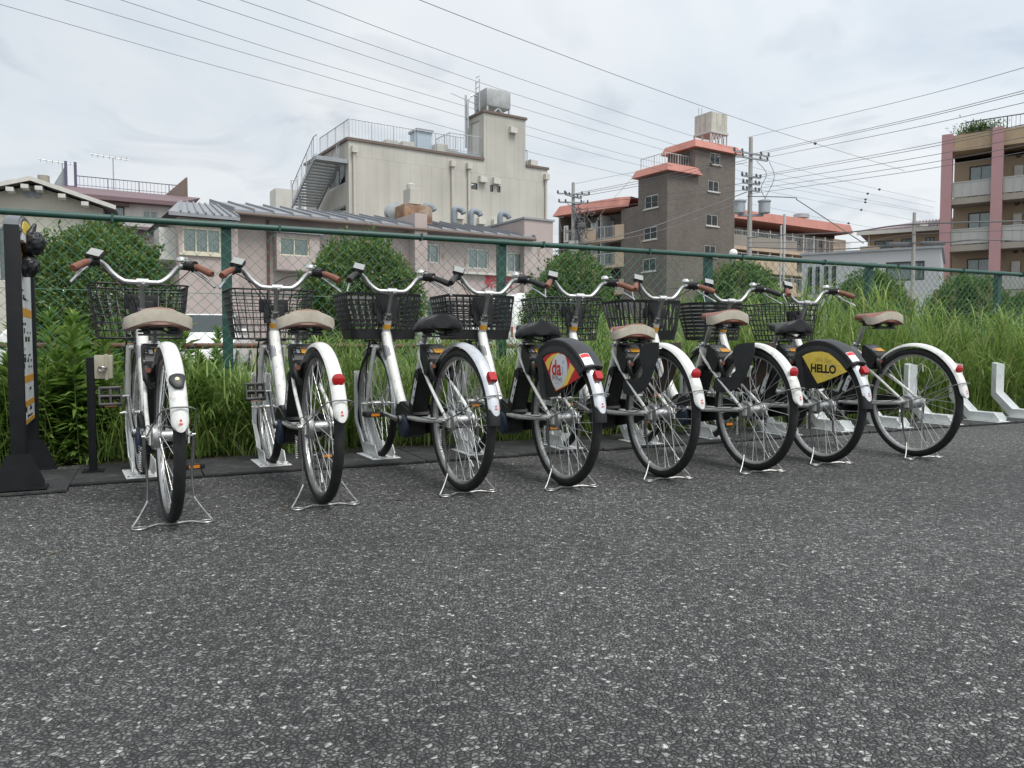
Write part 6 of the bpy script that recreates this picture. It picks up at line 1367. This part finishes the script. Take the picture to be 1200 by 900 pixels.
# left wing, turned away, with balconies
fL = Frame(723, 70, 132.5); xl0 = fL.x(655); zb0, zb1 = fL.z(723, 243.8), fL.z(723, 231.8); W1 = fL.x(736)
a0 = [(xl0 - .5, -.45), (.4, -.45), (W1, -.1)]; b0 = [(xl0 + .1, -.1), (.2, -.1), (W1, .3)]
mb = MB(); n = 3; mb.add([(p, q, zb0) for p, q in a0] + [(p, q, zb1) for p, q in b0] + [(xl0 - .5, 7, zb0), (W1, 7, zb0), (xl0 + .1, 7, zb1), (W1, 7, zb1)], [(0, 1, 4, 3), (1, 2, 5, 4), (0, 3, 8, 6), (3, 4, 5, 9, 8), (0, 6, 7, 2, 1)]); E.p('left_parapet', mb, m_orng, fL)
zf1 = fL.z(723, 278.5); fh = zb0 - zf1 - .2
for lv in range(3):
    zf = zf1 - lv * fh; hs = [(fL.x(a, 1.6), fL.x(b, 1.6), zf + .1, zf + 2.0) for a, b in ((668, 681), (690, 700), (706, 719))]
    E.wall(fL, xl0, W1, zf - .2, zf + fh, hs, m_brown, 'recess_wall', 1.6); [E.window(fL, *h, 2, m_dkfr, off=1.6, frw=.07, curtain=m_lace) for h in hs]
    for a, b in ((661, 676), (681, 731)):
        xa, xb = fL.x(a), fL.x(b); E.p('balcony_floor', MB().box(xa, xb, -.1, 1.6, zf - .2, zf), m_beigeb, fL)
        if b > 700: xm = fL.x(698); xn = fL.x(720); E.p('balcony_front', MB().box(xa, xm, -.1, .02, zf, zf + 1.15), m_beigeb, fL); E.p('balcony_front', MB().box(xn, xb, -.1, .02, zf, zf + 1.15), m_beigeb, fL); E.rail('balcony_railing', fL, [(xm, -.05, zf), (xn, -.05, zf)], 1.1, m_rwht, .16, .02); E.p('balcony_side', MB().box(xb - .12, xb, .02, 1.6, zf, zf + 1.15), m_beigeb, fL); E.p('balcony_side', MB().box(xa, xa + .12, .02, 1.6, zf, zf + 1.15), m_beigeb, fL)
        else: E.rail('balcony_railing', fL, [(xa, -.05, zf), (xb, -.05, zf)], 1.1, m_rwht, .16, .02)
    E.p('partition', MB().box(fL.x(702), fL.x(702) + .08, .1, 1.6, zf, zf + fh - .2), m_rwht, fL)
mb = MB(); mb.add([(xl0, 0, 0), (xl0, 7, 0), (xl0, 7, zb0), (xl0, 0, zb0)], [(0, 1, 2, 3)]); mb.add([(xl0, 7, 0), (W1, 7, 0), (W1, 7, zb0), (xl0, 7, zb0)], [(0, 1, 2, 3)]); mb.box(xl0, xl0 + .2, -.1, 1.6, 0, zb0); E.p('left_wing_end', mb, m_brown, fL)
E.p('name_board', MB().box(fL.x(662.5), fL.x(667), -.3, -.15, fL.z(665, 284), fL.z(665, 265)), m_wtrim, fL); E.p('name_board_print', MB().box(fL.x(664), fL.x(665.5), -.31, -.3, fL.z(665, 282), fL.z(665, 267)), M('grey_letters', (.2, .2, .2), .6), fL)

# --- pale grey shed and the tan house behind it
fF = Frame(945, 38, 120); F_ = Bld('grey_shed', 'pale grey flat-roofed shed with dark barred windows at the right', fF, 'shed'); m_shed = M('pale_grey_cladding', (.43, .44, .455), .6, var=.05, scale=.4, dirt=((.36, .36, .36), .35, .8, .3))
xf0, xf1 = fF.x(938), fF.x(1100); zf_ = fF.z(1020, 295); hs = [(fF.x(a), fF.x(a + 5), fF.z(960, 345), fF.z(960, 312.5)) for a in (945, 954, 964, 973)]; hb_ = (fF.x(1036), fF.x(1081), fF.z(1060, 329), fF.z(1060, 306.5))
F_.wall(fF, xf0, xf1, 0, zf_, hs + [hb_], m_shed); [F_.window(fF, *h, 1, m_dkfr, frw=.04) for h in hs]; F_.window(fF, *hb_, 3, m_dkfr, frw=.08, curtain=m_drape); F_.shell(xf0, xf1, 0, 8, zf_, m_shed); F_.p('coping', MB().box(xf0 - .1, xf1 + .1, -.1, 8.1, zf_, zf_ + .1), m_steel)
for h in hs: F_.p('window_bar', MB().box((h[0] + h[1]) / 2 - .03, (h[0] + h[1]) / 2 + .03, -.08, -.04, h[2], h[3]), m_dkfr)
fH = Frame(1012, 52, 121); H_ = Bld('tan_house', 'tan house with purplish tiled roof behind the grey shed', fH, 'house'); x0, x1 = fH.x(1014), fH.x(1112); ze = fH.z(1014, 272); hs = [(fH.x(1022), fH.x(1044), fH.z(1033, 294), fH.z(1033, 282)), (fH.x(1053), fH.x(1066), fH.z(1060, 290), fH.z(1060, 279.5)), (fH.x(1081), fH.x(1092), fH.z(1086, 290), fH.z(1086, 278))]
m_tanw = M('tan_wall', (.36, .27, .19), .85, var=.08, scale=.6); H_.wall(fH, x0, x1, 0, ze, hs, m_tanw); [H_.window(fH, *h, 2, m_dkfr, frw=.06) for h in hs]; H_.shell(x0, x1, 0, 8, ze, m_tanw)
yr = 4.0; zr_ = fH.z(1070, 260, yr); m_tile = M('purplish_tiles', (.30, .24, .26), .6, var=.15, scale=2); ro = H_.p('roof', MB().add([(x0 - .6, -.7, ze - .05), (x1 + .6, -.7, ze - .05), (x1 + .6, yr, zr_), (x0 + 2.5, yr, zr_), (x0 - .6, 8.7, ze - .05), (x1 + .6, 8.7, ze - .05), (x0 - .6, -.7, ze - .25), (x1 + .6, -.7, ze - .25)], [(0, 1, 2, 3), (3, 2, 5, 4), (0, 3, 4), (0, 6, 7, 1)]), m_tile)
for i in range(26): f_ = i / 25; H_.p('tile_row', MB().tube([(x0 + .1 + (x1 - x0) * f_, -.72, ze), (max(x0 + 2.5, x0 + .1 + (x1 - x0) * f_), yr if x0 + .1 + (x1 - x0) * f_ > x0 + 2.5 else yr * f_ * (x1 - x0) / 2.5, zr_ + .04 if x0 + .1 + (x1 - x0) * f_ > x0 + 2.5 else ze + (zr_ - ze) * min(1, f_ * (x1 - x0) / 2.5))], .05, 5), m_tile, None, ro)
H_.p('fascia', MB().box(x0 - .6, x1 + .6, -.75, -.68, ze - .28, ze - .04), m_wtrim); H_.p('downpipe', MB().tube([(x0 + .1, -.1, 0), (x0 + .1, -.1, ze)], .05, 6), m_pipe); H_.p('balcony', MB().box(fH.x(1008), fH.x(1030), -1.2, 0, fH.z(1015, 296), fH.z(1015, 291)), m_beigeb)

# --- tan flats with pink columns, far right
fG = Frame(1103, 46, 127); G = Bld('tan_flats', 'tan tiled flats with pink columns and grey balconies at the right edge', fG); m_pcol = M('pink_column', (.40, .23, .235), .6, var=.06, scale=.6, dirt=((.3, .14, .14), .4, 1, .2)); m_soff = M('soffit', (.30, .27, .23), .85, var=.1); m_bpan = M('balcony_panel', (.36, .36, .34), .45, var=.08, scale=.7); m_tanw2 = M('flats_tan_wall', (.40, .31, .215), .85, var=.06, scale=.5, dirt=((.3, .23, .16), .4, .8, .3))  # column pink dulled, imitating haze by colour
sp_ = fG.x(1162.3); zt0, zt1 = fG.z(1109, 179), fG.z(1110, 160.3); b1t, b1b, b1s = fG.z(1107, 216), fG.z(1105, 234), fG.z(1105, 241); b2t = fG.z(1104, 271); FLH = b1t - b2t; XE = sp_ * 3 + .4; RC = 1.5; xr0 = fG.x(1112.5, RC); DP = 10
for i in range(4): G.p('column', MB().box(i * sp_ - .28, i * sp_ + .28, -.12, .5, 0, zt1 + .12), m_pcol)
G.p('roof_band', MB().box(.1, XE, 0, DP, zt0, zt1), m_tanb); G.rail('roof_railing', fG, [(.9, .3, zt1), (XE, .3, zt1)], .75, m_dkfr, .2, .02, 2)
for lv in range(4):
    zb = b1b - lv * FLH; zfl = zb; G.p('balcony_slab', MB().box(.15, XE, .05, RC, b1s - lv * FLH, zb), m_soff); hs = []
    for i in range(3):
        a = sp_ * i; k = sp_ / (fG.x(1162.3)); G.p('balcony_panel', MB().box(a + .3, a + sp_ - .3, .06, .1, zb + .06, b1t - lv * FLH), m_bpan)
        mb = MB(); mb.box(a + .28, a + sp_ - .28, .04, .13, b1t - lv * FLH, b1t - lv * FLH + .06)
        for j in range(5): q = a + .4 + j * (sp_ - .8) / 4; mb.box(q - .02, q + .02, .045, .06, zb, b1t - lv * FLH)
        G.p('balcony_rail', mb, m_bpan)
        hs += [(a + (fG.x(1130, RC) if not i else 1.0) , a + sp_ - .35, zfl + .1, zfl + 2.05)] if i == 0 else [(a + 1.5, a + 3.2, zfl + .1, zfl + 2.05)]
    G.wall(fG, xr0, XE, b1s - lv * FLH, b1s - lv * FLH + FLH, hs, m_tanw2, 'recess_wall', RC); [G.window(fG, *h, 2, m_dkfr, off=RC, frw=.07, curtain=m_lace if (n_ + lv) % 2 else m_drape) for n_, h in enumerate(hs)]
    for x in (sp_ + .95, sp_ * 2 + .9): G.p('heater', MB().box(x - .22, x + .22, RC - .22, RC, zfl + 1.0, zfl + 1.75, ch=.02), m_ac)
    for x in (sp_ + .9, sp_ + 1.35): G.p('vent_cap', MB().lathe([(.13, 0), (.13, -.1), (.06, -.14)], (x, RC, zfl + 2.35), 'y', 12), m_dkfr)
mb = MB(); mb.add([(xr0, RC, 0), (xr0, DP, 0), (xr0, DP, zt0), (xr0, RC, zt0)], [(0, 1, 2, 3)]); mb.add([(xr0, DP, 0), (XE, DP, 0), (XE, DP, zt0), (xr0, DP, zt0)], [(0, 1, 2, 3)]); mb.add([(XE, 0, 0), (XE, DP, 0), (XE, DP, zt0), (XE, 0, zt0)], [(0, 1, 2, 3)]); G.p('end_walls', mb, m_tanw2)
G.p('laundry_sheet', MB().box(sp_ + 1.5, sp_ + 2.3, .2, .22, b1t - .1, b1t + .65), m_wtrim)
P_ = fG.M @ Vector((sp_ * .58, 1.0, zt1)); n = 1100; V = rng.normal(0, 1, (n, 3)) * np.array([.55, .3, .2]) + np.array([0, 0, .4]); V = V[V[:, 2] > .05]; D_ = rng.normal(0, 1, (len(V), 3)) + np.array([0, 0, .8]); v, f = leaves(V, D_, np.tile([0, 0, 1.], (len(V), 1)), rng.uniform(.12, .26, len(V)), rng.uniform(.05, .09, len(V)))
rp = thing('roof_plants', 'bushy green plants on the roof of the tan flats', 'plant', P_, fG.M.to_euler().z); link('foliage', npmesh('foliage', v, f, m_low), rp); mb = MB(); mb.box(-1.1, 1.1, -.25, .25, 0, .3, ch=.02); link('planter', mb.mesh('planter', m_soff), rp)

# far roofs that close gaps low on the skyline
fN = Frame(250, 48, 58); Nb = Bld('far_grey_roof_house', 'low grey roof showing between the maroon roof and the beige block', fN, 'house'); x0, x1 = fN.x(180), fN.x(345); z_ = fN.z(250, 236.5)
Nb.p('wall', MB().box(x0, x1, 0, 8, 0, z_ - .4), m_offw); Nb.p('roof', MB().prism([(-.5, z_ - .5), (4, z_), (8.5, z_ - .5), (8.5, z_ - .7), (-.5, z_ - .7)], x0 - .4, x1 + .4, 'yz'), M('pale_far_roof', (.30, .31, .31), .7)); x, z = fN.q(340, 222, -2); Nb.p('roof_tower', MB().box(x - .9, x + .9, -2, -.6, 0, z), m_ac); Nb.rail('roof_railing', fN, [(fN.x(345, -2), -1.8, z_), (fN.x(352, -2), -1.8, z_)], 1.5, m_galv, .3, .02)
fO = Frame(20, 44, 62); Ob = Bld('far_left_long_roof', 'long pale grey roof behind the gabled house at the left edge', fO, 'house'); x0, x1 = fO.x(-40), fO.x(84); z_ = fO.z(20, 212.5)
Ob.p('wall', MB().box(x0, x1, 0, 8, 0, z_ - 1.0), m_offw); Ob.p('roof', MB().prism([(-.6, z_ - 1.1), (-.6, z_ - .9), (4, z_), (8.6, z_ - .9), (8.6, z_ - 1.1)], x0 - .4, x1 + .4, 'yz'), M('pale_far_roof', (.30, .31, .31), .7))
# ------------------------------------------------------------------ utility poles, lamp, overhead lines
m_pole = M('concrete_pole', (.36, .35, .33), .8, var=.12, scale=1.5, dirt=((.22, .21, .19), .4, 1.5, .3)); m_wire = M('cable_black', (.13, .13, .135), .6); m_ins = M('insulator', (.10, .10, .11), .4); m_trf = M('transformer_grey', (.36, .40, .42), .5, var=.1)
def pole(label, px, pyt, Y, r, arms):
    g = Vector(((px - 600) / FPX * Y, Y, 0)); o = thing('utility_pole', label, 'utility pole', g); H = at(px, pyt, Y).z
    link('pole_shaft', MB().tube([(0, 0, -.2), (0, 0, H)], [r, r * .6], 12).mesh('pole_shaft', m_pole), o)
    for py, w, ang in arms:
        z = at(px, py, Y).z; c, s = math.cos(ang), math.sin(ang); ar = link('cross_arm', MB().tube([(-w * c, -w * s - r, z), (w * c, w * s - r, z)], .07, 4).mesh('cross_arm', m_steel), o)
        for k in (-1, -.55, .55, 1):
            link('insulator', MB().lathe([(.06, z), (.09, z + .07), (.05, z + .11), (.08, z + .17), (.03, z + .25)], (w * k * c, w * k * s - r, 0), 'z', 10).mesh('insulator', m_ins), ar)
    return o, H
p1, H1 = pole('tall concrete utility pole with two grey transformers, right of the brown flats', 876, 161, 50, .20, [(181, 1.5, .5), (186.5, 1.4, .5), (208, .8, .5), (216, .7, .5), (224, .7, .5)])
for dx_, sz in ((-.75, .9), (.85, 1.0)):
    z0, z1 = at(876, 251, 50).z, at(876, 236, 50).z; t_ = link('transformer', MB().lathe([(.30, z0), (.36, z0 + .05), (.36, z1 - .1), (.42, z1 - .08), (.42, z1), (.2, z1 + .08)], (dx_, -.25, 0), 'z', 18).mesh('transformer', m_trf), p1)
    link('transformer_bracket', MB().box(min(0, dx_), max(0, dx_), -.1, .1, z0 - .14, z0).mesh('transformer_bracket', m_steel), p1)
link('pole_fittings', MB().tube(cr([(.3, -.3, at(876, 190, 50).z), (.9, -.4, at(876, 205, 50).z), (.6, -.3, at(876, 222, 50).z), (1.0, -.2, at(876, 236, 50).z)], 5), .02, 5).tube(cr([(1.3, .3, at(876, 188, 50).z), (1.4, -.4, at(876, 210, 50).z), (.8, -.3, at(876, 236, 50).z)], 5), .02, 5).mesh('pole_fittings', m_wire), p1)
p2, H2 = pole('utility pole with cable clutter in front of the left balconies of the brown flats', 671, 214, 58, .20, [(228, 1.2, .2), (231, 1.0, .9), (238, 1.1, .2)])
random.seed(9); mb = MB()
for i in range(46):
    a = Vector((random.gauss(.35, .55), -.3 + random.gauss(0, .15), at(671, random.uniform(238, 288), 58).z)); mb.tube(cr([a, a + Vector((random.uniform(-.5, .6), 0, random.uniform(-.7, .3))), a + Vector((random.uniform(-.3, 1.0), 0, random.uniform(-1.2, .2)))], 4), random.uniform(.02, .05), 4)
link('cable_clutter', mb.mesh('cable_clutter', m_wire), p2, kind='stuff'); link('splice_box', MB().box(.3, .9, -.5, -.2, at(671, 268, 58).z, at(671, 262, 58).z, ch=.03).mesh('splice_box', m_ins), p2); link('service_box', MB().box(-.35, .35, -.5, -.2, at(671, 300, 58).z, at(671, 283, 58).z, ch=.03).mesh('service_box', m_pole), p2)
p3, H3 = pole('thin utility pole in front of the grey shed at the right', 1067, 249, 33, .11, []); link('street_light', MB().box(.1, .45, -.25, -.05, at(1067, 266, 33).z, at(1067, 262, 33).z, ch=.02).mesh('street_light', m_wtrim), p3); link('cable_box', MB().box(-1.1, -.2, -.12, .12, at(1067, 289, 33).z, at(1067, 284, 33).z, ch=.04).mesh('cable_box', m_ins), p3)
link('cable_box', MB().box(.3, 1.3, -.12, .12, at(1067, 287.5, 33).z, at(1067, 283, 33).z, ch=.04).mesh('cable_box', m_ins), p3)
gl = thing('globe_lamp', 'white globe lamp on a post behind the fence', 'lamp', Vector(((857.5 - 600) / FPX * 20, 20, 0))); z = at(857.5, 296.5, 20).z
link('lamp_post', MB().tube([(0, 0, 0), (0, 0, z - .1)], .03, 8).mesh('lamp_post', m_steel), gl); link('globe', MB().lathe([(.005, z - .105)] + [(.105 * math.sin(R(a)), z - .105 * math.cos(R(a))) for a in range(15, 180, 15)] + [(.005, z + .105)], (0, 0, 0), 'z', 20).mesh('globe', M('globe_white', (.8, .8, .78), .3)), gl)
def line(label, pts, r, sag=0., beads=()):
    """overhead cable through measured points (photo pixel, depth)"""
    P = [at(a, b, d) for a, b, d in pts]; Q = cr(P, 10) if len(P) > 2 else [P[0].lerp(P[1], i / 16) for i in range(17)]
    if sag: Q = [q - Vector((0, 0, sag * 4 * (i / (len(Q) - 1)) * (1 - i / (len(Q) - 1)))) for i, q in enumerate(Q)]
    o = thing('overhead_line', label, 'power line', Q[0]); link('cable', MB().tube([q - Q[0] for q in Q], r, 6).mesh('cable', m_wire), o)
    for f_ in beads:
        q = Q[int(f_ * (len(Q) - 1))] - Q[0]; link('spacer', MB().lathe([(.05, q.z - .12), (.16, q.z), (.05, q.z + .12)], (q.x, q.y, 0), 'z', 8).mesh('spacer', m_ins), o)
    return o
ordn = ['lowest', 'second lowest', 'third lowest', 'fourth lowest', 'third highest', 'second highest']
for i, pts in enumerate(([(-60, -12, 30), (0, 5, 32), (270, 82, 40), (545, 155, 52), (617, 177, 56), (737, 206, 64), (900, 243, 76), (1080, 278, 92)],
                         [(20, -16, 30), (77, 0, 31), (310, 69, 40), (545, 137.5, 50), (617, 158, 54), (760, 196, 64), (920, 228, 76), (1090, 262, 92)],
                         [(80, -19, 30), (142, 0, 31), (340, 64, 40), (547, 125, 50), (617, 148, 54), (760, 188, 63), (930, 222, 76), (1090, 250, 90)],
                         [(170, -20, 30), (232, 0, 31), (400, 56, 39), (565, 111, 48), (602, 124, 50), (772, 174, 62), (926, 215, 76), (1095, 250, 92)],
                         [(220, -21, 30), (282, 0, 31), (425, 49, 38), (565, 97.5, 46), (600, 109, 48), (782, 167, 60), (930, 208, 73), (1095, 243, 90)],
                         [(300, -22, 30), (360, 0, 31), (480, 46, 37), (600, 89, 45), (700, 123, 51), (810, 159, 60), (956, 204, 74), (1097, 237, 90)])):
    line('%s of six parallel overhead lines crossing the sky from upper left' % ordn[i], pts, .0115, 0, (.78, .93))
line('faint lone overhead line above the six parallel ones', [(430, -25, 34), (492, 0, 36), (600, 42, 42), (760, 102, 52), (880, 144, 62), (945, 165, 68), (1060, 200, 80)], .016, 0, (.85,))
Y1 = 50
R_ = [('topmost', 876, 161, 1240, 68), ('second', 884, 180, 1240, 96), ('third', 886, 181.5, 1240, 99), ('fourth', 886, 187, 1240, 111), ('fifth', 882, 207, 1240, 137), ('sixth', 882, 209, 1240, 141), ('seventh', 880, 216, 1240, 153), ('eighth', 880, 222, 1240, 163), ('ninth', 880, 227, 1240, 171)]
for nm, a, b, c, d in R_: line('%s overhead line rising right from the transformer pole' % nm, [(a, b, Y1), (1060, b + (d - b) * .5 + 3, 33), (c, d, 24)], .010 if nm == 'topmost' else .0115)
line('dark cable slanting down right from the transformer pole', [(876, 230, 50), (928, 231.5, 46), (936, 235.5, 45.5), (972, 259, 43), (1012, 285, 40)], .03)
line('low thick cable from transformer pole past the grey shed', [(876, 279, 50), (905, 276, 46), (995, 272, 40), (1067, 263, 33), (1240, 258, 30)], .035)
line('second low thick cable towards the pink columns', [(876, 290, 50), (980, 292, 40), (1067, 285, 33), (1110, 284, 32), (1150, 281, 31), (1240, 284, 30)], .03)
line('thin low cable across the pink columns', [(876, 284, 50), (1000, 284, 40), (1067, 275, 33), (1240, 268, 30)], .016)
for i, (a, b, c, d) in enumerate(((876, 182, 671, 227.5), (876, 187, 671, 229), (876, 190, 671, 232), (876, 214, 671, 240), (876, 222, 671, 246))): line('%s of five lines between the two poles flanking the brown flats' % ['topmost', 'second', 'third', 'fourth', 'lowest'][i], [(a, b, 50), ((a + c) / 2, (b + d) / 2 + 2, 53), (c, d, 58)], .016)
line('dark cable sloping left from transformer pole across the brown flats', [(875, 225, 50), (820, 246, 48), (757, 268, 46), (690, 283, 44), (560, 300, 40)], .03)
line('second dark cable sloping left across the brown flats', [(875, 234, 50), (800, 262, 47), (740, 278, 45), (640, 296, 41)], .022)
line('thin line rising from the cluttered pole behind the brown flats', [(671, 216, 58), (720, 206, 66), (760, 199, 75)], .014)
line('thin guy line dropping from upper sky to the left wing of the flats', [(745, 204, 56), (705, 250, 50), (690, 283, 47)], .012)
